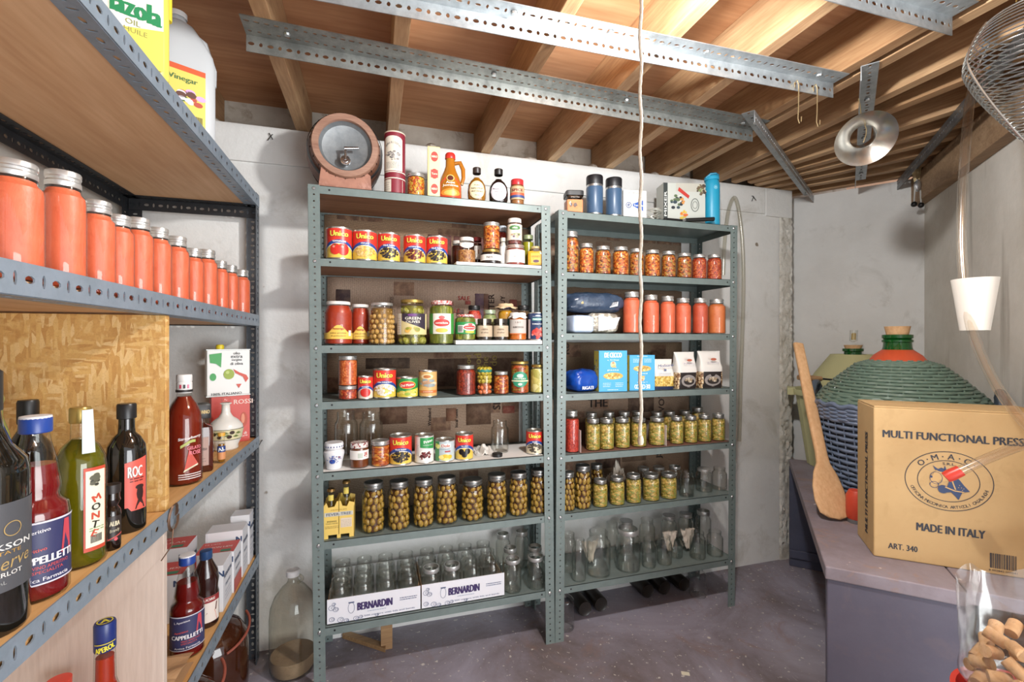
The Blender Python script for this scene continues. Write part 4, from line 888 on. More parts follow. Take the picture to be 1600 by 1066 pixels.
L = Lab(None, 0); L.rect(-wq * .46, wq * .46, hq * .60, hq * .71, P('c3c1b4', .5), 1); L.text('FEVER-TREE', 0, hq * .655, hq * .07, P('4a5268'), wq * .80, 2, .012); L.text('PREMIUM', 0, hq * .77, hq * .03, P('a58a3a'), wq * .5, 2); L.text('INDIAN', -wq * .22, hq * .47, hq * .04, P('6a6a3a'), wq * .3, 2, .01); L.text('TONIC WATER', -wq * .22, hq * .41, hq * .03, P('6a6a3a'), wq * .4, 2); L.rect(wq * .06, wq * .42, hq * .28, hq * .53, P('d9c9b4'), 1); lines(L, wq * .08, wq * .4, [hq * (.31 + .04 * i) for i in range(5)], P('a89a80'), .0012, 2); lines(L, -wq * .44, 0, [hq * .33, hq * .29], P('8a7a3a'), .0012, 2); L.build('carton_print', o)
for i, (bx, by, hh, lb) in enumerate(((-wq * .27, .022, 764, ''), (wq * .22, .030, 754, ''))):
    bz = ZA(530, hh, SY + .03) - z; bo = thing('tonic_bottle', ('left' if i == 0 else 'right') + ' small clear tonic bottle with crown cap in the yellow carrier', 'bottle', (X0 + wq / 2 + bx, SY + .014 + by + .003, z + .0005), 0, 'bottles in the yellow carrier')
    br = .020; M().lathe([(0, .001), (br, 0), (br, bz * .5), (br * .9, bz * .58), (br * .5, bz * .75), (br * .46, bz * .9), (br * .5, bz * .96), (br * .5, bz * .985)], 18).build('glass_body', bo, glass('tonic_glass', (.9, .92, .82), .5, .03))
    M().lathe([(br * .66, bz * .95), (br * .62, bz * .985), (br * .5, bz), (0, bz)], 18).build('crown_cap', bo, P('8a6a3a', .35, .6))
    L = Lab(br * .5); L.strip(-br * .4, br * .4, bz * .76, bz * .88, P('d3bf5a', .5), 1); L.build('neck_label', bo)
for j, (px, wp, yt) in enumerate(((583.8, 36.5, 748), (623.5, 35.7, 746), (662, 34.0, 743), (698, 34.5, 740), (738, 37, 743), (776, 33.5, 736), (810, 31, 733), (842, 29, 729))):
    kput(K_olv, slot(1, 5, px, wp, yt, .002 + (.004 if j in (4,) else 0)), 'jar of whole olives in brine, %s from the yellow carton on the sixth shelf' % ORD[j], 'whole olive jars on the left unit', .042, .165, R.uniform(0, 6))

# ---------------------------------------------------------------- left unit, seventh shelf: trays of empty jars
zt7 = U[1]['z'][6] + .0006
def tray(px0, px1, wyt, lb):
    yf = SY + .012; xa, xb = XA(px0, yf), XA(px1, yf); wq = xb - xa; dd = .212; hh = ZA((px0 + px1) / 2, wyt, yf) - zt7
    o = thing('jar_tray', lb, 'box', ((xa + xb) / 2, yf, zt7), 0, 'white cardboard jar trays'); m = M(); m.box(-wq / 2, wq / 2, 0, .0025, 0, hh); m.box(-wq / 2, wq / 2, 0, dd, 0, .0025); m.box(-wq / 2, wq / 2, dd - .0025, dd, 0, hh)
    m.build('tray', o, P('dcdce2', .6)); m = M(); m.box(-wq / 2, -wq / 2 + .0025, .003, dd - .003, .003, hh * .8); m.box(wq / 2 - .0025, wq / 2, .003, dd - .003, .003, hh * .8); m.build('tray_sides', o, P('a98a68', .7))
    L = Lab(None, 0); pu = P('3a2a5a', .5); bl = P('5a6484', .5)
    L.text('BERNARDIN', 0, hh * .56, hh * .30, pu, wq * .38, 1, .035); L.text('500 mL jars with lids and bands', wq * .16, hh * .14, hh * .08, bl, wq * .55, 1); lines(L, wq * .27, wq * .46, [hh * .62, hh * .54], bl, hh * .03, 1); lines(L, -wq * .08, wq * .12, [hh * .30], P('9aa6b8'), hh * .025, 1)
    L.ring(-wq * .25, hh * .55, wq * .035, hh * .22, .0011, bl, 1, 24); L.rect(-wq * .28, -wq * .22, hh * .74, hh * .79, bl, 1)
    for i, (ax, az, s) in enumerate(((-.45, .66, .035), (-.41, .58, .03), (-.45, .2, .03), (-.36, .14, .034), (-.3, .08, .025), (-.2, .1, .03), (-.15, .13, .022), (-.43, .8, .02), (.02, .1, .02))):
        L.ring(wq * ax, hh * az, wq * s, hh * s * 3.0, .0011, bl, 1, 16); L.ring(wq * (ax + .008), hh * az, wq * s * .5, hh * s * 1.5, .0009, bl, 1, 12)
    L.build('printed_front', o); return xa, xb, yf
for t, (a, b, yy, side) in enumerate(((511, 657, 927, 'left'), (659, 788, 905, 'right'))):
    xa, xb, yf = tray(a, b, yy, 'white cardboard tray of empty jars, ' + ('the one at the left post' if t == 0 else 'the one beside the two lidded jars'))
    r = min((xb - xa) / 8 - .0015, .0335); tops = (.127, .127, .127)
    for row in range(3):
        for c in range(4):
            X = xa + (xb - xa) * (c + .5) / 4; Y = yf + .006 + r + row * (r * 2 + .0005)
            K = K_band if (t == 1 and row == 0 and c < 2) else K_emp
            K.put((X, Y, zt7 + .003), 'empty clear jar in the %s white tray, %s row, %s from the left' % (side, ('front', 'middle', 'back')[row], ORD[c]), 'jar', 'empty jars in the white trays', R.uniform(0, 6), (r / R0, r / R0, .118 / H0))
for j, (px, wp, yt, gap, K, lb) in enumerate(((801, 27.5, 866, .0, K_band, 'left'), (837, 28.5, 862, .0, K_band, 'right'), (797, 24, 850, .075, K_band, 'left middle'), (836, 25, 848, .072, K_band, 'right middle'), (786, 23, 829, .16, K_band, 'left back'), (815, 22, 825, .165, K_band, 'right back'))):
    kput(K, slot(1, 6, px, wp, yt, gap), 'empty jar with screw band beside the white trays, %s one of the six' % lb, 'empty banded jars beside the trays')
# ---------------------------------------------------------------- on top of the left unit
def bottle(name, label, loc, prof, glassm, fill=None, level=0, capm=None, cap=None, lab=None, rz=0, group=None, cat='bottle', n=28, sq=0, thick=.002):
    o = thing(name, label, cat, loc, rz, group)
    if fill: M().lathe(inset(prof, thick, level), n, sq=sq).build('liquid', o, fill)
    M().lathe(prof, n, sq=sq).build('glass_body', o, glassm)
    if capm: M().lathe(cap, 24).build('cap', o, capm)
    for q in (lab or []): q.build('label', o)
    return o
zt1 = U[1]['z'][0] + .0006; zt2 = U[2]['z'][0] + .0006
# wooden keg with metal front and tap, on a cradle
m_keg = wood('keg_staves', ('4f3021', '6b4330', '7f5540'), 1, 1.2, .4); m_ring = wood('keg_ring', ('7a5443', '94705e', 'a8856f'), 0, 1, .5)
kx, ky, kz = XA(541, 1.60), 1.562, zt1 + .142
keg = thing('wooden_keg', 'small wooden keg with grey metal front and tap atop the left shelf unit', 'keg', (kx, ky, zt1), .06)
RM = Matrix.Translation((0, 0, .142)) @ Matrix.Rotation(-PI / 2, 4, 'X')   # lathe axis z -> +y
kr = [(.100, .012), (.106, .012), (.112, .04), (.121, .08), (.1235, .112), (.121, .145), (.112, .185), (.105, .212), (0, .212)]
stv = M(); stv.mat(m_keg); stv.lathe(kr, 40, RM)
for a, b in ((.034, .046), (.172, .184)):
    ra = .1125 + .003; M().lathe([(ra - .001, a), (ra, a), (ra + .0035, b), (ra + .001, b)] if a < .1 else [(ra + .002, a), (ra + .0035, a), (ra - .001, b), (ra - .004, b)], 40, RM).build('hoop', keg, P('3a3a3c', .4, .7))
M().lathe([(.081, .012), (.081, .004), (.083, 0), (.101, 0), (.1045, .006), (.1045, .014)], 40, RM).build('front_ring', keg, m_ring)
sl = stv
sl.mat(P('241610', .8))
for i in range(22):
    a = 2 * PI * i / 22; sl.box(-.0007, .0007, .008, .03, .1045, .1085, Matrix.Translation((0, 0, .142)) @ Matrix.Rotation(a, 4, 'Y'))
sl.build('staves', keg)
M().lathe([(0, .03), (.04, .0295), (.072, .024), (.081, .012), (.083, .006)], 40, RM).build('front_plate', keg, galv('keg_plate', '9a9ea0', '83888b', '6d7274'))
tp = M(); tp.tube([(0, .028, .092), (0, -.006, .092)], .008, 12); tp.lathe([(0, -.002), (.0155, 0), (.0165, .006), (.0125, .012), (0, .012)], 20, Matrix.Translation((0, -.002, .092)) @ Matrix.Rotation(-PI / 2, 4, 'X')); tp.tube([(0, -.004, .092), (0, -.004, .128)], .0045, 10); tp.tube([(-.004, -.004, .128), (.04, -.004, .135)], [.006, .0045], 10)
tp.build('tap', keg, CHROME)
M().lathe([(0, .255), (.016, .2555), (.018, .262), (.018, .272), (.012, .276), (0, .276)], 16, Matrix.Translation((.004, .105, 0))).build('bung', keg, P('2a2322', .6))
cr = M(); cr.prism([(-.082, 0), (.082, 0), (.078, .055), (.068, .062), (.05, .047), (0, .036), (-.05, .047), (-.068, .068), (-.074, .066)], .01, .03); cr.prism([(-.07, 0), (.07, 0), (.066, .06), (.05, .05), (0, .038), (-.05, .05), (-.066, .06)], .17, .19); cr.box(-.02, .02, .03, .17, 0, .02)
cr.build('cradle', keg, speck('cradle_wood', 'a0705c', '7a4f40', 'b5897a', 12, .6, .1, 60), bevel=.0015)
# tall maroon tube
X, Y, z, r, h = slot(1, 0, 617, 33, 204)
o = thing('paper_tube', 'tall maroon cardboard tube with a white engraved label, right of the keg', 'tube', (X, Y, z), face_cam(X, Y)); M().lathe([(0, 0), (r, 0), (r, h), (r * .96, h), (r * .94, h - .004), (0, h - .004)], 32).build('tube_body', o, P('7c2230', .5))
L = Lab(r); L.strip(-r * 1.15, r * .75, h * .36, lambda x: h * (.86 + .06 * math.sqrt(max(0, 1 - ((x + r * .2) / (r * .96)) ** 2))), P('d9d0c0', .6), 0, 18); L.strip(-r * 1.5, r * 1.5, h * .335, h * .35, P('d9d0c0', .6), 0); L.strip(-r * 1.5, -r * .35, h * .02, h * .22, P('d5ccbc', .6), 0); L.strip(-r * 1.5, r * 1.5, h * .235, h * .25, P('d9d0c0', .6), 0); L.strip(r * .75, r * .8, h * .02, h * .22, P('cfc6b6', .6), 0)
blobs(L, -r * .2, h * .60, r * .7, h * .07, ('6f6a68', '8c8682', 'a49d97'), 26, .003, 4, 1, 1.5); lines(L, -r * .85, r * .45, [h * (.40 + .022 * i) for i in range(5)], P('8a827a'), .0016, 1); L.arctext('GRAN RISERVA', -r * .2, h * .72, r * .75, h * .09, PI * .9, PI * .1, .007, P('7a7470'), 1); lines(L, -r * 1.3, -r * .5, [h * (.06 + .035 * i) for i in range(4)], P('9a928a'), .0015, 1)
L.build('label', o); M().lathe([(r * 1.0, h - .004), (r * 1.015, h - .003), (r * 1.015, h), (r * .97, h + .0008)], 32).build('rim', o, P('c9b9a4', .5))
X, Y, z, r, h = slot(1, 0, 650, 28.5, 269); jar('relish_jar', 'jar of orange and yellow chopped relish between the maroon tube and narrow box', 'jar', (X, Y, z), r, h, m_conf, LIDM, .84, None, 0, nk=.92, lidh=.14)
X, Y, z, r, h = slot(1, 0, 677.5, 20, 228)
o = thing('narrow_box', 'tall narrow cream box with red oval emblems on top of the left unit', 'box', (X, Y, z), face_cam(X, Y, .6)); m = M(); bw = r * .95; m.box(-bw, bw, -bw * .8, bw * .8, 0, h); m.build('box_body', o, P('d8c98c', .5), bevel=.0006)
L = Lab(None, bw * .8); L.rect(-bw * .75, bw, 0.002, h * .985, P('dfd2a2', .5), 0)
for i, c in enumerate((.16, .46, .80)): L.ell(bw * .1, h * c, bw * .6, h * .10, P('c9453c', .5), 1); L.text('TORO' if 0 else ('NERO', 'Toro', 'NERO')[i], bw * .1, h * c, h * .04, P('efe2c8'), bw * .95, 2, .02)
L.rect(-bw * .5, bw * .7, h * .38, h * .54, P('d0605a', .5), .5); L.build('print', o)
# syrup bottles
X, Y, z, r, h = slot(1, 0, 703.5, 36, 233)
pr = [(0, .001), (r * .93, 0), (r, h * .03), (r * 1.0, h * .30), (r * .82, h * .48), (r * .56, h * .62), (r * .42, h * .72), (r * .40, h * .84), (r * .40, h * .88)]
m_syr = P('a8681c', .15, 0, Coat_Weight=.4)
o = thing('syrup_bottle', 'amber pancake syrup bottle with red cap, red label and loop handle', 'bottle', (X, Y, z), face_cam(X, Y)); M().lathe(pr, 28).build('bottle_body', o, m_syr); M().lathe([(r * .44, h * .875), (r * .46, h * .885), (r * .44, h * .97), (r * .36, h), (0, h)], 20).build('cap', o, P('c5302a', .35))
M().tube([(r * .38, 0, h * .80), (r * .85, 0, h * .82), (r * 1.12, 0, h * .68), (r * 1.15, 0, h * .50), (r * .98, 0, h * .36)], [.007, .008, .008, .007, .006], 10).build('handle', o, m_syr)
prf = lambda zz: r * (1.0 if zz < h * .3 else 1 - .18 * (zz - h * .3) / (h * .18)) + .0004
L = Lab(prf); L.strip(-r * 1.05, r * 1.05, h * .02, lambda x: h * (.47 - .16 * (x / r) ** 2), P('c5432c', .4), 0, 20); L.ell(0, h * .42, r * .36, h * .075, P('d5b56a', .4), 1.2); L.ell(0, h * .42, r * .27, h * .055, P('5a2a20', .4), 2); L.text('Aunt', 0, h * .325, h * .05, P('f0e8d8'), r * .8, 2, .03); L.text('Jemima', 0, h * .26, h * .055, P('f0e8d8'), r * 1.45, 2, .03); L.ell(0, h * .12, r * .95, h * .075, P('d98a35', .4), 1); L.ell(0, h * .11, r * .6, h * .05, P('e8b05a', .4), 2)
L.build('label', o)
def maple(px, wp, yt, lb, liq, labc, txt, capc):
    X, Y, z, r, h = slot(1, 0, px, wp, yt); f = .62
    o = thing('syrup_bottle', lb, 'bottle', (X, Y, z), face_cam(X, Y)); sc = Matrix.Diagonal((1, f, 1, 1))
    pr = [(0, .001), (r * .75, 0), (r * .86, h * .02), (r * .98, h * .15), (r, h * .33), (r * .93, h * .50), (r * .68, h * .62), (r * .36, h * .70), (r * .30, h * .76), (r * .29, h * .88)]
    M().lathe(inset(pr, .0016, h * .72), 28, sc).build('syrup', o, liq); M().lathe(pr, 28, sc).build('glass_body', o, GLJ); M().lathe([(r * .42, h * .83), (r * .44, h * .84), (r * .44, h * .985), (r * .38, h), (0, h)], 20).build('cap', o, P(capc, .4))
    t = [(r * .32 + .007 * math.sin(PI * i / 8), 0, h * (.72 + .09 * i / 8)) for i in range(9)]; M().tube(t, .0017, 8).build('finger_loop', o, GLJ)
    L = Lab(None, r * f + .0004); L.ell(0, h * .33, r * .80, h * .25, P(labc, .45), 0, 20); L.ring(0, h * .33, r * .74, h * .23, .0008, P('8a7a6a'), 1, 30)
    for s, zz, hh, ww in txt: L.text(s, 0, h * zz, h * hh, P('4a4038'), r * ww, 1, .012)
    b = L.build('label', o)
    for v in b.data.vertices: v.co.y = -f * math.sqrt(max(1e-6, (r * 1.0 + .0008) ** 2 - v.co.x ** 2)) * 1.0 - .0006 + (v.co.y + r * f)
maple(745, 29.5, 257, 'amber maple syrup flask with cream oval label and dark cap', P('8a5a14', .12), 'd8cba6', (('PURE', .46, .035, .6), ('MAPLE SYRUP', .37, .05, 1.2), ("SIROP D'ERABLE", .29, .045, 1.2), ('540 mL', .18, .028, .5)), '2f2624')
maple(779, 30.5, 259, 'dark syrup flask with white oval label and black cap, second of two flasks', P('1c0f0c', .12), 'd9d3da', (('Old Style' if 0 else 'Blueberry', .40, .05, 1.2), ('syrup', .32, .04, .8), ('pure', .24, .03, .6)), '1d1a1a')
X, Y, z, r, h = slot(1, 0, 808, 22.5, 278)
L = plain_label(r, h * .2, h * .70, 'b9a07a', 1.4, (lambda L: L.strip(-r * 1.4, r * 1.4, h * .26, h * .36, P('3a4a7a'), 1), lambda L: L.strip(-r * 1.2, r * 1.2, h * .36, h * .46, P('c8583a'), 1), T('ADOBO' if 0 else 'SPICE', h * .55, h * .1, '7a2a24', r * 1.6, 0, 2, .03)))
jar('spice_jar', 'spice jar with red cap at the right end on top of the left unit', 'jar', (X, Y, z), r, h, P('8a5a30', .5), P('c02f33', .35), .76, L, face_cam(X, Y), nk=.86, lidh=.22, zn=.80, sh=.72, band=False)

# ---------------------------------------------------------------- on top of the right unit
X, Y, z, r, h = slot(2, 0, 896, 29, 296)
o = thing('canister', 'square canister of orange powder with black lid at the left end on top', 'canister', (X, Y, z), face_cam(X, Y, .5)); M().lathe([(0, .0), (r * .9, 0), (r * .92, .003), (r * .92, h * .78)], 40, sq=9).build('clear_body', o, GLJ); M().lathe([(0, .002), (r * .89, .002), (r * .89, h * .58), (0, h * .58)], 40, sq=9).build('powder', o, P('d98a5c', .8)); M().lathe([(r * .95, h * .77), (r * .97, h * .78), (r * .97, h * .97), (r * .9, h), (0, h)], 40, sq=9).build('lid', o, P('1e1f21', .45))
L = Lab(None, r * .94); blobs(L, 0, h * .33, r * .6, h * .08, ('3a2a22', '4a3428'), 10, .0035, 3, 1); L.text('SPEZIE' if 0 else 'paprika', 0, h * .68, h * .07, P('b9b4ac'), r * .9, 1); L.build('print', o)
for px, wp, yt, lb in ((929, 26.5, 271, 'taller navy insulated tumbler with black lid, directly right of the canister'), (959, 26, 275, 'navy insulated tumbler with black lid, left of the white box')):
    X, Y, z, r, h = slot(2, 0, px, wp, yt)
    o = thing('tumbler', lb, 'tumbler', (X, Y, z), 0, 'navy tumblers'); M().lathe([(0, .001), (r * .88, 0), (r * .92, .004), (r * .92, h * .05)], 30).build('steel_base', o, STEEL); M().lathe([(r * .925, h * .05), (r * .97, h * .07), (r, h * .70), (r * .99, h * .715)], 30).build('tumbler_body', o, P('3d5672', .35)); M().lathe([(r * .97, h * .71), (r * .97, h * .77)], 30).build('steel_band', o, STEEL); M().lathe([(r * .98, h * .77), (r * 1.0, h * .78), (r * 1.0, h * .975), (r * .95, h), (r * .4, h), (0, h)], 30).build('lid', o, P('1a1a1d', .45))
def boxthing(name, label, cat, px0, px1, Y0, dd, z, h, hexc, rz=0, group=None, rough=.55, bev=.0008):
    xa, xb = XA(px0, Y0), XA(px1, Y0); wq = (xb - xa) / max(.3, math.cos(rz))
    o = thing(name, label, cat, ((xa + xb) / 2, Y0, z), rz, group); m = M(); m.box(-wq / 2, wq / 2, 0, dd, 0, h); m.build('box_body', o, P(hexc, rough), bevel=bev); return o, wq
Y0 = 1.575; hq = ZA(992, 299, Y0) - zt2 + .004; z8 = U[2]['z'][0] + .0006
o, wq = boxthing('carton', 'white carton with a blue cone-shaped logo on top of the right unit', 'box', 975.5, 1009, Y0, .085, z8, hq, 'd9d7d2', -.12)
L = Lab(None, 0); L.pg([(-wq * .1, hq * .44), (wq * .34, hq * .28), (wq * .34, hq * .66), (-wq * .1, hq * .52)], P('2f58a8', .4), 1); L.ring(-wq * .28, hq * .47, wq * .12, wq * .12, .0025, P('23407a', .4), 1); L.text('e', -wq * .28, hq * .47, hq * .1, P('23407a'), None, 1, .03); L.text('PLASTOMEC' if 0 else 'Tornado', wq * .14, hq * .47, hq * .07, P('e6e8ee'), wq * .42, 2, .02); L.text('THE ORIGINAL', -wq * .05, hq * .90, hq * .045, P('8a8680'), wq * .7, 1); L.rect(-wq * .4, wq * .3, hq * .12, hq * .135, P('9aa4b8'), 1); L.build('logo', o)
L = Lab(None, wq / 2, 'R'); L.ring(.04, hq * .45, .018, hq * .15, .003, P('2f3a58'), 1); L.rect(.012, .07, hq * .05, hq * .08, P('8a9ab8'), 1); L.build('side_print', o)
cl = M(); q = random.Random(4); pts = []
for i in range(120):
    a = i * .33; rr = .024 + .008 * math.sin(i * .21); pts.append((XA(1022, 1.60) + rr * math.cos(a) * 1.1, 1.605 + rr * math.sin(a) * .9, z8 + .004 + .045 * abs(math.sin(i * .06)) + .0001 * i))
cl.tube(pts, .0016, 6); o = cl.build('wire_coil', mats=P('c4c3b8', .3, .3)); tag(o, 'tangled coil of pale plastic line between the white carton and appliance box', 'coil')
Y0 = 1.60; hq = ZA(1075, 287, Y0) - z8
o, wq = boxthing('appliance_box', 'grey appliance box with fruit photo and red handle atop the right unit', 'box', 1041, 1097, Y0, .075, z8, hq, 'b9bcb4', -.22)
L = Lab(None, 0); L.rect(-wq * .5, -wq * .40, 0, hq, P('2f3533', .5), 0); L.text('Tritatutto' if 0 else 'MIXER', -wq * .45, hq * .5, wq * .06, P('d8dad4'), hq * .6, 1, .02, PI / 2); L.rect(-wq * .2, wq * .5, hq * .80, hq, P('b5b2a6', .5), 0); L.pg([(-wq * .16, hq * .82), (-wq * .13, hq * .90), (wq * .12, hq * .70), (wq * .09, hq * .63)], P('b83a32', .4), 2); blobs(L, -wq * .17, hq * .52, wq * .16, hq * .18, ('33424a', '5a6a4a', 'c88a4a', 'd9d4c8', '2a2f36'), 22, .006, 5, 1); L.ring(wq * .25, hq * .48, wq * .10, hq * .16, .003, P('5a5e5a'), 1); L.ring(wq * .25, hq * .48, wq * .06, hq * .09, .002, P('5a5e5a'), 1); blobs(L, -wq * .02, hq * .18, wq * .08, hq * .16, ('c8632f', 'd9913a', 'c9b04a'), 12, .005, 8, 1); blobs(L, wq * .40, hq * .85, wq * .12, hq * .12, ('6a5a44', '7d8a5a', 'c9bfa0', '4a4038'), 26, .005, 9, 1); L.build('print', o)
L = Lab(None, wq / 2, 'R'); blobs(L, .037, hq * .5, .032, hq * .42, ('6a5a44', '8a8a5a', 'd0c6a8', '4a4038', '9a7a5a'), 50, .005, 2, 1); L.build('side_print', o)
m = M(); yy = 1.563; xa, xb = XA(1040, yy), XA(1067, yy); m.box(xa, xb, yy, yy + .02, z8, z8 + .012); o = m.build('knife_blade'[0:0] or 'gas_lighter', mats=BLACK, bevel=.002); m2 = M().tube([(xb - .002, yy + .008, z8 + .010), (XA(1074, yy), yy + .006, z8 + .011)], .004, 8); m2.build('collar', o, STEEL); M().tube([(XA(1073, yy), yy + .006, z8 + .0108), (XA(1112, yy), yy - .012, z8 + .020)], [.0078, .0085], 12).build('handle', o, P('1c1a19', .4)); tag(o, 'black handled tool lying in front of the appliance box', 'tool')
X, Y, z, r, h = slot(2, 0, 1114, 26, 262); Y += .02; X = XA(1112, Y)
o = thing('water_bottle', 'tall blue water bottle with black spout at the right end of the right unit', 'bottle', (X, Y, z), 0); M().lathe([(0, .001), (r * .95, 0), (r, .004), (r, h * .76), (r * .92, h * .82), (r * .80, h * .86)], 32).build('bottle_body', o, P('2796b8', .4)); M().lathe([(r * .88, h * .855), (r * .93, h * .86), (r * .93, h * .91), (r * .85, h * .925), (0, h * .925)], 28).build('lid', o, P('2f9fc4', .4)); M().lathe([(r * .38, h * .92), (r * .42, h * .93), (r * .36, h * .99), (r * .3, h), (0, h)], 18).build('spout', o, BLACK); M().tube([(-r * .9, 0, h * .90), (-r * .6, -r * .5, h * .95), (0, -r * .75, h * .955), (r * .6, -r * .5, h * .95), (r * .9, 0, h * .90)], .0045, 8).build('carry_loop', o, P('2a86a8', .45))
L = Lab(r); L.ring(-r * .2, h * .70, .0075, .0075, .0014, P('a8dce8', .4), 1); L.ell(-r * .2, h * .70, .003, .003, P('a8dce8', .4), 1); L.text('H2O', -r * .1, h * .33, .004, P('7cc4d8'), None, 1, 0, PI / 2) if 0 else None; L.build('emblem', o)

# ---------------------------------------------------------------- right unit, second to seventh shelf
for j, (px, wp, yt) in enumerate(((892, 25, 360), (916, 24, 379), (942, 25.5, 383), (969.7, 26.5, 384), (994.5, 24, 387), (1019, 26, 389), (1044.5, 24, 391), (1069, 24.5, 394), (1092.5, 24, 396), (1116, 24.5, 396))):
    K = K_rel[0] if j in (1, 3, 5) else (K_rel[1] if j in (0, 2, 4, 6, 7) else K_rel[2])
    kput(K, slot(2, 1, px, wp, yt, .003), 'jar of orange vegetable relish, %s from left on the second shelf of right unit' % ORD[j], 'jars of orange relish on the right unit')
# bags
def bag(name, label, X, Y, z, wx, wy, hz, mat, rz=0, seed=1, crease=.12, top=.5, cat='bag', group=None, box=.6):
    """soft filled bag: a superellipsoid with dents and creases"""
    o = thing(name, label, cat, (X, Y, z), rz, group); m = M(); n, k = 40, 22
    for j in range(k + 1):
        t = j / k; ph = -PI / 2 + PI * t
        for i in range(n):
            a = 2 * PI * i / n; ce = lambda c: math.copysign(abs(c) ** box, c)
            rr = ce(math.cos(ph)); x, y, zz = ce(math.cos(a)) * rr, ce(math.sin(a)) * rr, ce(math.sin(ph))
            d = 1 + crease * noise.noise((x * 2.2 + seed * 7, y * 2.2, zz * 2.2)) + crease * .5 * noise.noise((x * 5 + seed, y * 5, zz * 5))
            m.v.append((x * wx / 2 * d, y * wy / 2 * d, max(.0, (zz * .5 * (d if zz > 0 else 1) + .5) * hz)))
    for j in range(k):
        for i in range(n): a, b = j * n + i, j * n + (i + 1) % n; m.face([a, b, b + n, a + n], True)
    m.build('bag_body', o, mat, sharp=70); return o
def bagz(wx, wy, hz): pass
zs = U[2]['z']
z3 = zs[2] + .0006; zb = .058
o = bag('flour_bag', 'pale blue paper packet lying under the navy pasta bag', XA(902, 1.63), 1.62, z3, XA(921, 1.6) - XA(884.5, 1.6) - .004, .1, ZA(900, 492, 1.575) - z3, speck('pale_blue_pack', 'b4c6e0', 'c8d4e6', None, 12, .4, .05), 0, 3, .06, cat='bag', box=.35)
m_pasta = chunks('pasta_shapes', ('8a8478', 'cfc9bb', 'b9b2a2', 'ddd7c9', 'a29a8a'), 70, (1, 1, 1.4))
xa, xb = XA(922.5, 1.58), XA(968.5, 1.58); o = bag('pasta_bag', 'clear bag of pale pasta with white label lying beside the blue packet', (xa + xb) / 2 + .002, 1.63, z3, xb - xa - .004, .11, ZA(945, 489, 1.575) - z3, m_pasta, 0, 5, .07, box=.4)
h3 = ZA(945, 489, 1.575) - z3; wq = xb - xa
L = Lab(None, .055); L.pg([(-wq * .28, h3 * .1), (wq * .30, h3 * .22), (wq * .46, h3 * .8), (wq * .2, h3 * .74), (-wq * .28, h3 * .9)], P('d5d5d6', .5), 4); L.build('label', o)
xa, xb = XA(886, 1.60), XA(977, 1.60); hz = ZA(930, 457, 1.60) - z3 - h3 - .001
o = bag('pasta_bag', 'navy bag of dried pasta with a clear window lying on top of two packets', (xa + xb) / 2, 1.645, z3 + h3 + .0012, xb - xa, .13, hz, speck('navy_film', '2c3a4e', '3d4c62', '566478', 10, .25, .3, 30), 0, 8, .14, box=.55)
L = M(); q = random.Random(2)
for i in range(16): L.ball((-.052 + q.uniform(-.035, .035), -.05 + q.uniform(-.008, .006) + .02 * (0), hz * q.uniform(.35, .75)), .014, .008, .010, 8, 5, Matrix.Rotation(q.uniform(0, 3), 4, 'Y').to_euler())
L.build('window_pasta', o, speck('pasta_yellow', 'b09a66', 'c8b888', '8d7a4c', 40, .4, .1))['kind'] = 'stuff'
L = Lab(None, .064); L.pg([(.045, hz * .25), (.08, hz * .33), (.083, hz * .55), (.048, hz * .48)], P('c9ccd2', .5), 2); [L.pg([(.048 + i * .0045, hz * .29 + i * .002), (.050 + i * .0045, hz * .29 + i * .002), (.050 + i * .0045, hz * .46 + i * .002), (.048 + i * .0045, hz * .46 + i * .002)], BLACK, 3) for i in range(7)]; L.build('barcode_label', o)
for j, (px, wp, yt, K) in enumerate(((987, 29, 455, K_tom), (1017, 26.5, 460, K_tom), (1043, 25, 462, K_tom), (1067, 26.5, 465, K_tom), (1094, 25.5, 465, K_tomd), (1119.7, 29, 466.5, K_org))):
    kput(K, slot(2, 2, px, wp, yt, .004), 'tall jar of tomato puree, %s from the left beside the pasta bags' % ORD[j], 'tomato puree jars on the right unit', .042, .165, R.uniform(0, 6))
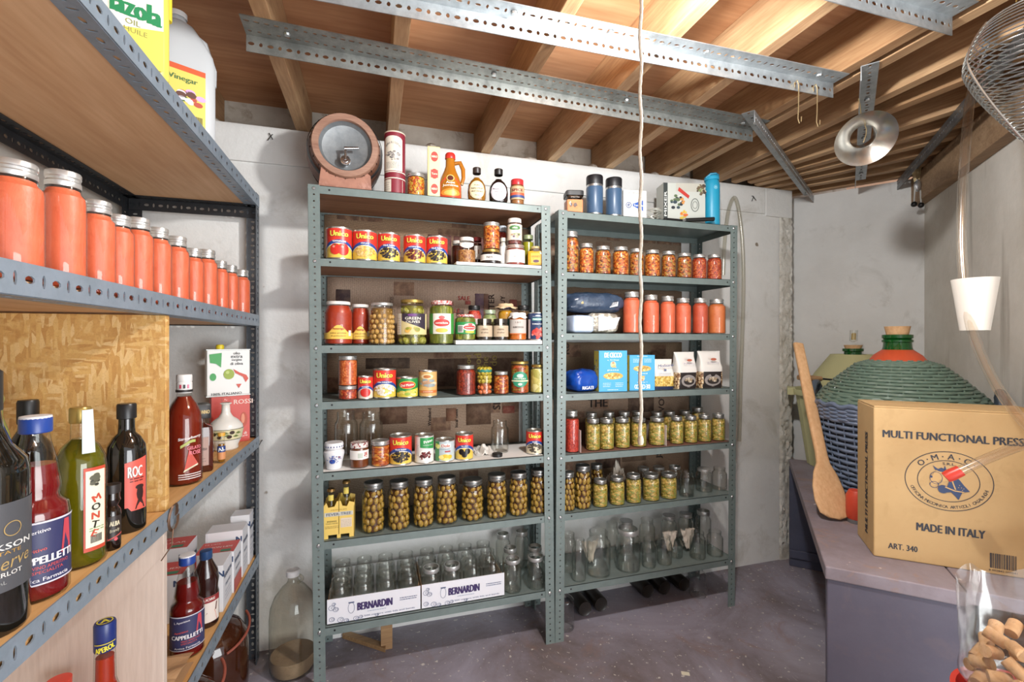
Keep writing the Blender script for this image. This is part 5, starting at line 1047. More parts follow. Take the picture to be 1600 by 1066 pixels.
# pasta boxes and packets
z4 = zs[3] + .0006
o = bag('pasta_bag', 'shiny blue packet lying on its side, left end of the pasta shelf', XA(909, 1.61), 1.615, z4, XA(931, 1.59) - XA(886, 1.59), .10, ZA(912, 577, 1.62) - z4, speck('blue_film', '123f9a', '1d55b4', '0d2f7a', 8, .2, .25, 25), .12, 11, .10, box=.62)
L = Lab(None, .052); L.text('BARILLA', .0, .014, .014, P('d8dde8'), .045, 3, .03) if 0 else L.text('RIGATI', -.005, .018, .012, P('d8dde8'), .05, 6, .03); L.build('print', o)
def pastabox(px0, px1, yt, label, up, gap):
    Y0 = SY + .012 + gap; hq = ZA((px0 + px1) / 2, yt, Y0) - z4; o, wq = boxthing('pasta_box', label, 'box', px0, px1, Y0, .05, z4, hq, '2f8fc0', -.10 if up else -.16, 'blue pasta boxes')
    L = Lab(None, 0); s = 1 if up else -1; cz = lambda t: hq * t if up else hq * (1 - t); rt = 0 if up else PI; W_ = P('e4ecf0', .5)
    L.rect(-wq / 2, wq / 2, 0, hq, P('3a9fd0', .45), 0)
    L.text('DE CECCO', 0, cz(.89), hq * .12, W_, wq * .62, 1, .03, rt); L.text('n. 93 Ditali', 0, cz(.77), hq * .035, W_, wq * .4, 1, 0, rt)
    L.ell(0, cz(.66), wq * .10, hq * .075, P('d9c79a'), 1); L.ell(0, cz(.70), wq * .04, hq * .03, P('b98a6a'), 2); L.pg([(-wq * .09, cz(.60)), (wq * .12, cz(.58)), (wq * .05, cz(.66))], P('c9b070'), 2)
    L.text('Stelline n. 98' if 0 else 'pasta', 0, cz(.52), hq * .04, W_, wq * .4, 1, .01, rt); L.ell(0, cz(.38), wq * .36, hq * .085, P('c9a648'), 1); blobs(L, 0, cz(.38), wq * .32, hq * .06, ('d9bb62', 'e6cf88', 'b08a34'), 34, .0035, 6, 2, 1.4)
    for xx in (-.22, .22): lines(L, wq * (xx - .14), wq * (xx + .14), [cz(.16), cz(.20), cz(.12)], W_, .0014, 1)
    lines(L, -wq * .2, wq * .2, [cz(.04)], W_, .0016, 1); L.build('print', o)
    for sd in 'LR': L = Lab(None, wq / 2, sd); L.rect(-.049 if sd == 'L' else .001, -.001 if sd == 'L' else .049, .001, hq - .001, P('d8c85a', .5), 0); blobs(L, -.025 if sd == 'L' else .025, hq * .5, .018, hq * .35, ('8a8a4a', 'e0d890', '3a7a9a'), 20, .004, 3, 1); L.build('side_print', o)
pastabox(937, 978.5, 548, 'blue and yellow pasta box standing upright beside the blue packet', True, 0); pastabox(985.5, 1021, 555, 'blue and yellow pasta box standing upside down, right of the upright one', False, .002)
m_dit = chunks('small_pasta', ('a8862e', 'd9b95a', 'e6cd80', 'c09a3c'), 170); m_mix = chunks('bean_mix', ('6b4a30', 'd0b48a', 'e0cfae', '8d6a48', 'b59a70'), 140)
def packet(px0, px1, yt, label, body, rz, kind):
    Y0 = SY + .012; xa, xb = XA(px0, Y0), XA(px1, Y0); wq = xb - xa; h = ZA((px0 + px1) / 2, yt, Y0 + .03) - z4; d = .055
    o = thing('pasta_packet', label, 'packet', ((xa + xb) / 2, Y0, z4), rz, 'standing packets on the pasta shelf')
    m = M(); n, k = 32, 18; st = []
    for j in range(k + 1):
        t = j / k; f = 1 if t < .55 else 1 - (t - .55) / .45; dd = d * (.06 + .94 * f ** .8) * (.86 + .14 * min(1, t * 8)); ww = wq * (1 if t < .55 else 1 - .1 * math.sin((t - .55) / .45 * PI)) * (.96 + .04 * min(1, t * 8))
        for i in range(n):
            a = 2 * PI * i / n; ce = lambda c, p: math.copysign(abs(c) ** p, c)
            x, y = ce(math.cos(a), .28) * ww / 2, ce(math.sin(a), .45) * dd / 2
            x += .0015 * noise.noise((a * 2, t * 6, px0)); y += .0025 * noise.noise((x * 60, t * 5, px0)) * (.3 + f)
            m.v.append((x, d / 2 + y, t * h))
    for j in range(k):
        for i in range(n): a, b = j * n + i, j * n + (i + 1) % n; m.face([a, b, b + n, a + n], True)
    m.face(list(range(n))[::-1]); m.face([k * n + i for i in range(n)]); b = m.build('packet_body', o, [body, P('dcd9d3', .45), P('1f2a48', .4), P('2b2423', .4)], sharp=60)
    for p_ in b.data.polygons:
        zc, yc, xc = p_.center.z / h, p_.center.y, p_.center.x / wq
        if kind == 'A': p_.material_index = 2 if zc < .12 else (0 if zc < .42 and yc < d * .5 else 1)
        else: p_.material_index = 1 if zc > .46 else (3 if abs(xc) < .40 and yc < d * .5 else 0)
    L = Lab(None, 0)
    if kind == 'A': L.text('Molisana', 0, h * .80, h * .09, P('3a4a78'), wq * .75, 14, .01, .08, .25); L.rect(-wq * .06, wq * .06, h * .62, h * .68, P('4a5a80'), 6); lines(L, -wq * .3, wq * .3, [h * .53, h * .48], P('9aa0b0'), .0014, 3)
    else: L.ell(0, h * .78, wq * .13, h * .035, P('b06048'), 12); L.text('Scotti' if 0 else 'Riserva', 0, h * .69, h * .05, P('aaa4b4'), wq * .5, 9, 0); L.ell(0, h * .22, wq * .36, h * .16, P('8f8884', .5), 1.5); L.ell(wq * .02, h * .20, wq * .26, h * .09, P('2b2422'), 2.5); blobs(L, wq * .02, h * .24, wq * .2, h * .05, ('c9b9a0', 'e0d6c4', '9a8870'), 16, .004, 6, 3.5); L.text('500 g', 0, h * .05, h * .03, P('c8c4c0'), None, 1.5)
    L.build('print', o)
packet(1024, 1053.5, 561, 'white packet of small yellow pasta with blue base, next to the pasta boxes', m_dit, -.12, 'A'); packet(1059, 1092, 550, 'white-topped packet of dried bean mix, left one of the pair', m_mix, .05, 'B'); packet(1096.5, 1130, 548.5, 'white-topped packet of dried bean mix, right one of the pair', m_mix, -.08, 'B')
# fifth shelf: yellow pickles in two cardboard trays
kput(Kind(mk2(fill=m_red, level=.8, nk=.72, lid=P('b9b9b6', .35, .8))), slot(2, 4, 893.5, 23, 640, .006), 'tall jar of red crushed peppers at the left post, fifth shelf of the right unit', None, .042, .165, 0)
z5 = zs[4] + .0006
for a, b, lb in ((907, 1040, 'brown cardboard tray with white end flap holding the left five pickle jars'), (1040.8, 1140, 'brown cardboard tray with white end flap holding the right four pickle jars')):
    xa, xb = XA(a, SY + .008), XA(b, SY + .008); m = M(); m.box(0, xb - xa, 0, .18, 0, .002); o = m.build('jar_tray', mats=P('6b4638', .8), loc=(xa, SY + .008, z5)); m = M(); m.box(0, .0022, .0, .18, .002, .085); fl = m.build('end_flap', o, P('b9aba6', .7)); fl['label'] = 'white printed end flap'
    L = Lab(None, 0, 'L'); L.rect(-.10, -.02, .025, .06, P('3a3434', .6), 1); L.text('500', -.06, .045, .02, P('b9aba6'), None, 2, .03); L.build('flap_print', fl)
    m = M(); m.box(0, xb - xa, .178, .18, .002, .08); m.build('back_flap', o, P('5c3d30', .8)); tag(o, lb, 'box', 'cardboard trays of pickle jars')
fr = ((926.5, 652), (947.8, 652), (972.3, 651), (998, 651), (1026.4, 650), (1057, 649), (1079, 648), (1100.6, 646), (1122.3, 645))
for j, (px, yt) in enumerate(fr): kput(K_gia, slot(2, 4, px, (23, 24, 24.5, 25, 26.5, 22, 22, 22.5, 22)[j], yt, .004, .0022), 'jar of yellow pickled vegetables, front row, %s from the left on the fifth shelf' % ORD[j], 'jars of yellow pickled vegetables')
for j, (px, yt) in enumerate(((924, 643), (951, 642), (975, 641.5), (996, 641), (1026, 642), (1046, 641), (1070, 640), (1090, 635))): kput(K_gia, slot(2, 4, px, 21, yt, .072, .0022), 'jar of yellow pickled vegetables, back row, %s from the left on the fifth shelf' % ORD[j], 'jars of yellow pickled vegetables')
# sixth shelf
for j, (px, wp, yt, gap, lb) in enumerate(((887.5, 23, 734, .0, 'jar of whole olives at the left post, sixth shelf of the right unit'), (910.5, 27, 723, .0, 'tall jar of whole olives directly left of the yellow relish jars'), (932, 22, 722, .085, 'jar of whole olives standing behind the yellow relish jars'))):
    kput(K_olv, slot(2, 5, px, wp, yt, gap), lb, 'whole olive jars on the right unit', .042, .165, R.uniform(0, 6))
for j, (px, wp, yt) in enumerate(((937.7, 24, 745), (964, 24.5, 741), (989.7, 25, 737), (1017, 27.5, 736), (1044.5, 27, 735))): kput(K_gia, slot(2, 5, px, wp, yt, .002), 'jar of yellow relish, %s from the left in the row of five' % ORD[j], 'row of five yellow relish jars')
for px, wp, yt, gap, K, lb in ((1072.7, 24, 733, 0, K_emp, 'empty clear jar directly right of the five yellow relish jars'), (1100, 26.5, 728, .03, K_lid, 'empty clear jar with silver lid on the sixth shelf of the right unit'), (1124, 24.5, 727, .03, K_emp, 'empty clear jar nearest the right post on the sixth shelf'), (1005, 22, 727, .09, K_lid, 'empty jar with lid behind the third yellow relish jar'), (1029, 22, 726, .09, K_lid, 'empty jar with lid behind the fourth yellow relish jar'), (1054, 22, 725, .09, K_band, 'empty jar with open band behind the fifth yellow relish jar')):
    kput(K, slot(2, 5, px, wp, yt, gap), lb, 'empty jars on the sixth shelf')
def crumple(label, X, Y, z, wx, wy, hz, hexc, seed):
    m = M(); n = 18
    for i in range(n + 1):
        for j in range(n + 1):
            x, y = i / n - .5, j / n - .5; e = 1 - max(abs(x), abs(y)) * 1.4
            zz = hz * (max(.02, e) * .7 + .35 * abs(noise.noise((x * 4 + seed, y * 4, seed))) + .2 * abs(noise.noise((x * 9, y * 9, seed + 3))))
            m.v.append((x * wx * (1 + .2 * noise.noise((y * 3, seed, 1))), y * wy * (1 + .2 * noise.noise((x * 3, seed, 2))), zz))
    for i in range(n):
        for j in range(n): a = i * (n + 1) + j; m.face([a, a + n + 1, a + n + 2, a + 1])
    o = m.build('crumpled_paper', mats=P(hexc, .9), loc=(X, Y, z), solid=.0006); return tag(o, label, 'paper')
crumple('crumpled cream paper stuffed behind the yellow relish jars', XA(964, 1.70), 1.70, zs[5] + .001, .065, .06, .165, 'cfc6b8', 4)
# seventh shelf: many empty jars
e7 = ((889, 22, 828, .07, K_emp, 'empty ribbed jar at the left post'), (904.5, 22.5, 838, .0, K_emp, 'small empty jar second from the left post'), (935, 38, 822, .0, K_emp, 'large empty jar third from the left post'), (981.5, 38.5, 818, .0, K_band, 'large empty jar with brass band in the middle'), (1014, 22.5, 836, .012, K_emp, 'small empty jar right of the large banded one'), (1038, 24, 832, .012, K_emp, 'second small empty jar right of the large banded one'), (1090, 26, 825, .012, K_emp, 'empty jar second from the right post'), (1117, 26.5, 824, .012, K_emp, 'empty jar nearest the right post'),
      (956, 23, 812, .12, K_emp, 'empty jar behind the two large jars at the left'), (978, 26, 808, .13, K_lid, 'empty jar with lid behind the large banded jar'), (1011, 25, 806, .12, K_emp, 'empty jar behind the two small jars'), (1045, 25, 800, .12, K_lid, 'lidded empty jar under the left cloth'), (1071, 24, 797, .12, K_lid, 'lidded empty jar under the right cloth'), (1099, 25, 793, .12, K_band, 'tall empty banded jar at the back right'), (1055, 24, 838, .05, K_emp, 'empty jar between the cloths and the front row'))
for px, wp, yt, gap, K, lb in e7: kput(K, slot(2, 6, px, wp, yt, gap), lb + ', bottom shelf of the right unit', 'empty jars on the bottom shelf of the right unit')
for px, s, lb in ((1047, 2, 'pale cloth draped between lidded jars on the bottom shelf, left one'), (1075, 5, 'pale cloth draped between lidded jars on the bottom shelf, right one'), (922, 7, 'pale paper scrap behind the jars at the left of the bottom shelf')):
    Yc = SY + .095 if px > 1000 else SY + .11; m = M(); n = 12; X = XA(px, Yc); zc = zs[6] + .004
    for i in range(n + 1):
        for j in range(n + 1): x, t = (i / n - .5), j / n; m.v.append((x * .075 * (1 - .75 * t), .010 * noise.noise((x * 6, t * 4, s)) , .105 - t * .085 + .012 * noise.noise((x * 5, t * 2, s))))
    for i in range(n):
        for j in range(n): a = i * (n + 1) + j; m.face([a, a + n + 1, a + n + 2, a + 1], True)
    o = m.build('paper_scrap', mats=P('c9bfb2', .9), loc=(X, Yc, zc - .005), solid=.0006); tag(o, lb, 'paper')
# ---------------------------------------------------------------- the wall rack: tomato jars, jugs, bottles, boxes
z = RZ[1]
tj = ((22, 105, 243), (99, 78, 262), (152, 58, 310), (185, 50, 333), (217, 46, 338), (248, 40, 354), (277, 38, 368), (302, 33, 387), (323.5, 33, 389), (345, 24, 407), (361, 24, 414), (377.5, 27, 421))
for j, (px, wp, yt) in enumerate(tj):
    X = RX - .004 - .046; x, y = ray(px); d = X / x; u = (px - 800) / 711; r = min(.047, wp * d / (2 * 711 * math.sqrt(1 + u * u)) * (.95 if j < 2 else 1.0))
    X = RX - .004 - r; d = X / x; Y = y * d; h = PZ(yt, d - r * .8) - z
    K_tom.put((X, Y, z), 'tall jar of orange-red tomato puree, %s from the left on the wall rack' % ORD[j], 'jar', 'tomato puree jars on the wall rack', R.uniform(0, 6), (r / .042, r / .042, h / .165))
z = RZ[0]
def jugthing(name, label, X, Y, z, wx, wy, h, mat, rz, capc, handle=True):
    o = thing(name, label, 'jug', (X, Y, z), rz); m = M(); n = 36; prof = [(.0, 0), (.94, 0), (1, .02), (1, .60), (.97, .68), (.80, .80), (.5, .9), (.30, .93), (.28, .97)]
    for rr, zz in prof:
        b = len(m.v)
        for i in range(n):
            a = 2 * PI * i / n; k = 6 if zz < .8 else 3; ca, sa = abs(math.cos(a)), abs(math.sin(a)); q = (ca ** k + sa ** k) ** (-1 / k) if rr > .35 else 1
            off = wx * .12 * max(0, (zz - .6) / .37) if handle else 0
            m.v.append((rr * q * wx / 2 * math.cos(a) - off, rr * q * wy / 2 * math.sin(a), zz * h))
    for j in range(len(prof) - 1):
        for i in range(n): a, b = j * n + i, j * n + (i + 1) % n; m.face([a, b, b + n, a + n], True)
    m.build('jug_body', o, mat); M().lathe([(wx * .16, h * .955), (wx * .165, h * .96), (wx * .165, h * .995), (wx * .14, h), (0, h)], 20, None, 0, (-wx * .12 if handle else 0, 0)).build('cap', o, P(capc, .4)); return o
m_jugw = P('cfd2d4', .35, 0, Transmission_Weight=.25, Subsurface_Weight=0.0)
X, Y = -.455, 1.33; o = jugthing('vinegar_jug', 'white plastic vinegar jug with yellow label on the top rack shelf', X, Y, z, .12, .095, .315, m_jugw, .5, 'd8d8d8'); dj = .048
o.children[0].name = 'jug_body'
M().tube([(.0, 0, .28), (.04, 0, .26), (.059, 0, .20), (.058, 0, .16)], .010, 10).build('handle', o, m_jugw)
L = Lab(None, dj); L.rect(-.05, .034, .02, .165, P('d6c45e', .45), 0); L.rect(-.05, .034, .152, .165, P('c8562f', .45), 1); L.text('Vinegar', -.012, .132, .016, P('4a6a3a'), .06, 1, .02); blobs(L, .004, .092, .024, .016, ('4a6a34', 'b04a3a', 'c9a0c8', '5d3a30', 'd8cfd8'), 16, .006, 3, 1, 1.6); lines(L, -.04, .01, [.03 + .007 * i for i in range(4)], P('6a6a3a'), .0013, 1); [L.rect(.014 + i * .0018, .015 + i * .0018, .028, .05, P('333322'), 1) for i in range(8)]; L.build('label', o)
X, Y = -.448, 1.045; o = jugthing('oil_jug', 'yellow plastic cooking oil jug with green lettering on the top rack shelf', X, Y, z, .115, .095, .30, P('cdbf55', .3), .50, 'd3c766'); 
L = Lab(None, .048); L.strip(-.055, .045, .06, lambda x: .165 + .015 * math.cos(x * 30), P('d9d9cf', .45), 0); L.strip(-.055, .045, .012, lambda x: .075 + .015 * math.sin(x * 30), P('d3c45a', .4), 1); L.text('Mazola', -.004, .112, .036, P('1f7a4a'), .094, 2, .03); L.text('OIL', .0, .085, .010, P('8a8a4a'), None, 2); L.text('HUILE', .004, .07, .009, P('8a8a4a'), None, 2); L.build('label', o)
M().tube([(.02, 0, .275), (.045, 0, .25), (.056, 0, .19), (.056, 0, .14)], .010, 10).build('handle', o, P('d9c63a', .3))
X, Y = -.462, .885; o = jugthing('oil_jug', 'pale plastic jug behind the shelf edge, left of the yellow oil jug', X, Y, z, .10, .09, .22, P('d0ccc0', .35), .4, 'd8d8d8', False)
# bottles: third shelf
z = RZ[2]
def ron(px, d, back=0): x, y = ray(px); return x * d, y * d
def rk(px, wp, yb, yt, z, lim=True):
    u = (px - 800) / 711; d0 = (H - z) * 711 / (yb - 533); d = d0 + .03
    for _ in range(4): r = wp * d / (2 * 711 * math.sqrt(1 + u * u)); d = d0 + r * .75
    x, y = ray(px); X, Y = x * d, y * d
    if lim and X > RX - .005 - r:
        for _ in range(3): d = (RX - .005 - r) / x; r = wp * d / (2 * 711 * math.sqrt(1 + u * u))
        X, Y = x * d, y * d
    return X, Y, r, PZ(yt, d - r * .4) - z
def wine(r, h, neck=.016, sh=.62, nl=.78): return [(0, .002), (r * .6, .004), (r * .93, 0), (r, .006), (r, h * sh), (r * .93, h * (sh + .05)), (r * .62, h * (sh + .11)), (neck * 1.1, h * nl), (neck, h * (nl + .05)), (neck, h * .985)]
DKG = P('15130f', .07, 0, Coat_Weight=.6); DKB = P('1c110c', .07, 0, Coat_Weight=.5)
def fp(X, Y): return math.atan2(-X, Y)
X, Y, r, h = rk(-32, 172, 1022, 560, z); h = .30
o = bottle('wine_bottle', 'large dark wine bottle with grey label, leftmost on the third rack shelf', (X, Y, z), wine(r, h, .017, .60, .78), DKG, None, 0, P('2a2a2a', .4), [(.018, h * .84), (.0185, h * .845), (.0185, h * .99), (.015, h), (0, h)], None, fp(X, Y) + .35)
L = Lab(r); L.strip(-r * 1.4, r * 1.4, h * .17, h * .50, P('4a4b4f', .45), 0); L.ring(.012, h * .40, .0085, .0085, .001, P('a38a5a', .4), 1); L.text('JACKSON', .002, h * .335, .009, P('c9c9c6', .4), .062, 1, .015); L.text('ESTATE', .005, h * .315, .004, P('b08a4a', .4), .03, 1); L.text('Reserve', .004, h * .275, .014, P('a38a5a', .4), .055, 1, 0, .12, .3); L.text('MERLOT', .006, h * .235, .005, P('d0cdc8'), .03, 1, .01); L.text('750 mL', -.004, h * .205, .004, P('9a9a98'), .02, 1); L.build('label', o)
X, Y = ron(44, .775); o = bottle('wine_bottle', 'dark bottle with black capsule behind the blue-capped bottle', (X, Y, z), wine(.031, .232, .012), DKG, None, 0, BLACK, [(.0132, .192), (.0138, .194), (.0138, .228), (.0125, .232), (0, .232)])
X, Y = ron(2, .70); X -= .02; o = bottle('sparkling_bottle', 'bottle with pale gold-green foil top at the left edge behind the large wine bottle', (X, Y, z), wine(.034, .255, .016), DKG, None, 0, P('a5b069', .3, .5), [(.030, .16), (.026, .19), (.019, .215), (.0195, .235), (.021, .243), (.018, .255), (0, .258)])
m_red1 = P('9a2a22', .1, 0, Transmission_Weight=.35, IOR=1.33); m_redd = P('6d1210', .1, 0, Transmission_Weight=.25, IOR=1.33)
def camp(X, Y, z, h, lb, rz, grp=None, r=.0345):
    pr = [(0, .003), (r * .92, 0), (r, .005), (r, h * .46), (r * .96, h * .50), (r * .72, h * .535), (r * .69, h * .56), (r * .76, h * .60), (r * .66, h * .72), (r * .45, h * .85), (r * .40, h * .90), (r * .40, h * .94)]
    o = bottle('aperitif_bottle', lb, (X, Y, z), pr, GLB, m_redd if grp else P('7d1a1c', .1, 0, Transmission_Weight=.25), h * .73, P('23408a', .3), [(r * .46, h * .905), (r * .49, h * .91), (r * .49, h * .985), (r * .47, h * .99), (r * .47, h * .99)], None, rz)
    M().lathe([(r * .485, h * .984), (r * .47, h * .998), (r * .4, h), (0, h)], 22).build('cap_top', o, P('d8d8da', .4))
    L = Lab(r); L.strip(-r * 1.3, r * 1.3, h * .10, h * .44, P('33355a', .45), 0); L.rect(-r * 1.3, r * 1.3, h * .43, h * .44, P('c9c6d0', .5), 1); L.rect(-r * 1.3, r * 1.3, h * .10, h * .108, P('c9c6d0', .5), 1); L.pg([(r * .5, h * .24), (r * .95, h * .24), (r * .85, h * .42), (r * .62, h * .42)], P('b8434f', .5), 1); L.text('L Aperitivo', -r * .3, h * .385, h * .026, P('d8d5dc'), r * .9, 2, .01, .1); L.text('Aperitivo', -r * .35, h * .285, h * .025, P('c9524f'), r * .8, 2, .01, .1); L.text('CAPPELLETTI', .0, h * .235, h * .04, P('dcd9dc'), r * 1.9, 2, .03); L.text('VINO APERITIVO', r * .2, h * .195, h * .018, P('c9524f'), r * 1.1, 2); L.text('SPECIALITA', r * .1, h * .17, h * .016, P('c9524f'), r * .9, 2); L.text('Antica Farmacia', 0, h * .13, h * .02, P('d8d5dc'), r * 1.5, 2, .01); L.build('label', o); return o
X, Y, r, h = rk(56, 114, 947, 652, z); camp(X, Y, z, h, 'clear bottle of red aperitif with blue and white cap and navy label, third shelf', fp(X, Y) + .25, None, r)
X, Y = ron(92, .88); o = bottle('soda_bottle', 'clear bottle of pink drink with crown cap behind the oil bottle', (X, Y, z), wine(.027, .222, .0125, .52, .82), GLB, P('b0604a', .15, 0, Transmission_Weight=.4), .185, STEEL, [(.0140, .212), (.0150, .214), (.013, .223), (0, .224)])
X, Y, r, h = rk(126, 88, 905, 638, z); m_oil = P('7d7a12', .1, 0, Transmission_Weight=.55, IOR=1.4)
o = bottle('oil_bottle', 'square-shouldered bottle of green olive oil with gold cap and tall white label', (X, Y, z), [(0, .003), (r * .93, 0), (r, .006), (r, h * .60), (r * .93, h * .68), (r * .7, h * .75), (r * .38, h * .80), (r * .36, h * .92)], GLB, m_oil, h * .80, P('a38a4a', .3, .6), [(r * .40, h * .90), (r * .42, h * .905), (r * .42, h * .99), (r * .38, h), (0, h)], None, fp(X, Y), sq=0)
L = Lab(r); L.strip(r * .10, r * 1.05, h * .10, h * .625, P('b8452f', .45), 0); L.strip(r * .17, r * .98, h * .125, h * .605, P('dcd6bf', .5), 1)
for i, c in enumerate('MONTE'): L.text(c, r * (.58 - .02 * i), h * (.43 - .055 * i), .010, P('b8452f' if i % 2 == 0 else '2a2a22'), None, 2, .02, .4 - .2 * i)
blobs(L, r * .58, h * .545, r * .2, h * .035, ('3a3a30', '5a5a4a'), 12, .003, 3, 2); [L.rect(r * .35 + i * .0016, r * .35 + i * .0016 + .0009, h * .15, h * .20, P('333333'), 2) for i in range(9)]; lines(L, r * .3, r * .9, [h * .24, h * .225], P('5a8a4a'), .001, 2); L.build('label', o)
L = Lab(lambda zz: r * .36 + .001 if zz > h * .8 else r * (.36 + .34 * (h * .8 - zz) / (h * .05))); L.strip(r * .05, r * .55, h * .72, h * .985, P('b9c4c2', .6), 6); lines(L, r * .08, r * .5, [h * (.74 + .03 * i) for i in range(8)], P('7a9a98'), .0016, 7); L.build('tax_strip', o)
X, Y, r, h = rk(198, 65, 848, 632, z)
o = bottle('wine_bottle', 'black bottle with coral red label standing before the chipboard panel', (X, Y, z), [(0, .003), (r * .92, 0), (r, .005), (r, h * .60), (r * .95, h * .67), (r * .70, h * .735), (r * .45, h * .77), (r * .42, h * .81), (r * .40, h * .96)], DKG, None, 0, P('1b1b1d', .35), [(r * .45, h * .88), (r * .50, h * .885), (r * .50, h * .99), (r * .45, h), (0, h)], None, fp(X, Y))
L = Lab(r); L.strip(-r * .10, r * 1.15, lambda x: h * (.17 if x > r * .1 else .2), lambda x: h * (.55 + .03 * (x / r)), P('c9574a', .45), 0); L.text('ROG' if 0 else 'ROC', r * .42, h * .475, h * .085, P('e2d8d2'), r * .75, 2, .012); L.text('ROC', r * .42 + .0006, h * .475 - .0006, h * .085, P('3a1f1c'), r * .75, 1, .012); lines(L, r * .15, r * .9, [h * .415, h * .395], P('5a1f1c'), .0018, 1); L.ell(r * .68, h * .30, r * .2, h * .06, P('2f1a18'), 1); L.ell(r * .66, h * .35, r * .24, h * .018, P('2f1a18'), 1); L.pg([(r * .4, h * .18), (r * .98, h * .18), (r * .8, h * .25), (r * .55, h * .25)], P('3a2220'), 1); L.build('label', o)
X, Y, r, h = rk(175, 30, 868, 757, z)
o = bottle('liqueur_bottle', 'small dark brandy bottle with black label between the oil and coral label bottles', (X, Y, z), wine(r, h, .010, .55, .74), DKB, None, 0, P('2a2422', .4), [(.011, h * .86), (.0115, h * .99), (0, h)], None, fp(X, Y))
L = Lab(r); L.strip(-r * .6, r * 1.2, h * .15, h * .52, P('2f2724', .4), 0); L.text('SAMBA' if 0 else 'ALBA', r * .3, h * .41, h * .07, P('c9c0a4'), r * 1.1, 1, .02); L.text('Brandy', r * .3, h * .30, h * .06, P('c9c0a4'), r * 1.0, 1, 0, .15, .2); L.strip(-r * .5, r * 1.15, lambda x: h * (.18 + .05 * x / r), lambda x: h * (.20 + .05 * x / r), P('b04a44'), 1); L.ell(r * .4, h * .17, r * .2, h * .025, P('c8505a'), 1); L.build('label', o)
# behind the chipboard
r, h = .030, .20; X = RX - .055; Y = 1.098
o = bottle('whiskey_bottle', 'golden whiskey bottle half hidden by the chipboard edge', (X, Y, z), wine(r, h, .0145, .60, .78), GLB, P('b07a1c', .1, 0, Transmission_Weight=.5), h * .62, BLACK, [(.016, h * .9), (.0165, h * .99), (0, h)], None, fp(X, Y))
L = Lab(r); L.text('ORCHARD', .0, h * .42, h * .06, P('e4e0d4'), r * 1.7, 1, .02, -.1); L.text('WHISKY', .0, h * .34, h * .045, P('e4e0d4'), r * 1.3, 1, .02); L.strip(-r, r, h * .08, h * .13, P('d8d4cc'), 1); L.build('label', o)
X, Y, r, h = rk(288, 60, 783, 586, z)
o = bottle('liqueur_bottle', 'round bottle of red strawberry liqueur with white cap, right of the chipboard panel', (X, Y, z), [(0, .003), (r * .9, 0), (r, .007), (r, h * .55), (r * .93, h * .645), (r * .70, h * .73), (r * .45, h * .79), (r * .385, h * .83), (r * .37, h * .93)], GLB, P('8f2f1c', .08, 0, Transmission_Weight=.45, IOR=1.35), h * .80, P('e0dedb', .4), [(r * .40, h * .83), (r * .43, h * .835), (r * .43, h * .925), (r * .40, h * .93), (r * .43, h * .94), (r * .43, h * .99), (r * .4, h), (0, h)], None, fp(X, Y))
L = Lab(r); L.text('Strawberry', .012, h * .43, h * .032, P('e8e0dc'), r * 1.3, 1, .015, .12, .2); L.strip(-r * .2, r * .6, lambda x: h * (.36 + .03 * math.sin(x * 90)), lambda x: h * (.385 + .03 * math.sin(x * 90)), P('a8b060'), 1); L.text('GELATO', r * .55, h * .34, h * .03, P('d87a84'), r * .8, 2, .02); L.text('ROSE', r * .6, h * .295, h * .035, P('d87a84'), r * .7, 2, .02); L.pg([(r * .0, h * .14), (r * .75, h * .19), (r * .25, h * .33)], P('c9584c'), 1); L.pg([(r * -.05, h * .125), (r * .75, h * .175), (r * .75, h * .19), (r * .0, h * .145)], P('d9d4b8'), 2); [L.strip(-r * .3, r * 1.0, h * q, h * q + .002, P('d8ccc8'), 1) for q in (.06, .08, .10)]; L.build('label', o)
L = Lab(r * .432); L.strip(-r, r, h * .84, h * .862, P('2a2626'), 1); [L.rect(r * a, r * a + .004, h * .875, h * .91, P(c), 1) for a, c in ((-.25, 'c0405a'), (-.05, '2a2a2e'), (.15, 'd0809a'))]; L.build('neck_band', o)
X, Y = ron(292, 1.30); X = -.62; Y = 1.30; o = thing('glass_pitcher', 'clear glass pitcher with spout behind the strawberry liqueur bottle', 'pitcher', (X, Y, z)); M().lathe([(0, .004), (.045, 0), (.06, .02), (.065, .10), (.05, .17), (.045, .2), (.055, .25), (.06, .262), (.058, .262), (.05, .245), (.042, .2), (.047, .17), (.062, .1), (.055, .02), (0, .01)], 28).build('glass_body', o, GL)
X, Y, r, h = rk(318, 44, 752, 632, z); X -= .012; rz = fp(X, Y) + .15
o = thing('amaretto_bottle', 'square amaretto bottle with black square cap on the third rack shelf', 'bottle', (X, Y, z), rz); m_am = P('4a1f14', .12, 0, Coat_Weight=.4)
M().lathe([(0, .002), (r * .93, 0), (r, .004), (r, h * .60), (r * .95, h * .66), (r * .6, h * .69), (r * .4, h * .72), (r * .4, h * .80)], 48, sq=9).build('bottle_body', o, m_am); M().lathe([(r * .8, h * .79), (r * .82, h * .80), (r * .82, h * .985), (r * .78, h), (0, h)], 40, sq=10).build('cap', o, P('1d1b1c', .4))
L = Lab(None, r * .83); L.text('DISARONNO', 0, h * .89, h * .055, P('b59a5a', .4), r * 1.4, 1, .02); L.build('cap_lettering', o); L = Lab(None, r * 1.005); L.rect(-r * .6, r * .6, h * .10, h * .52, P('a5867a', .5), 0); L.text('Amaretto', 0, h * .35, h * .045, P('4a342c'), r * .95, 1, .01); lines(L, -r * .4, r * .4, [h * .2, h * .16], P('6a5046'), .0014, 1); L.build('label', o)
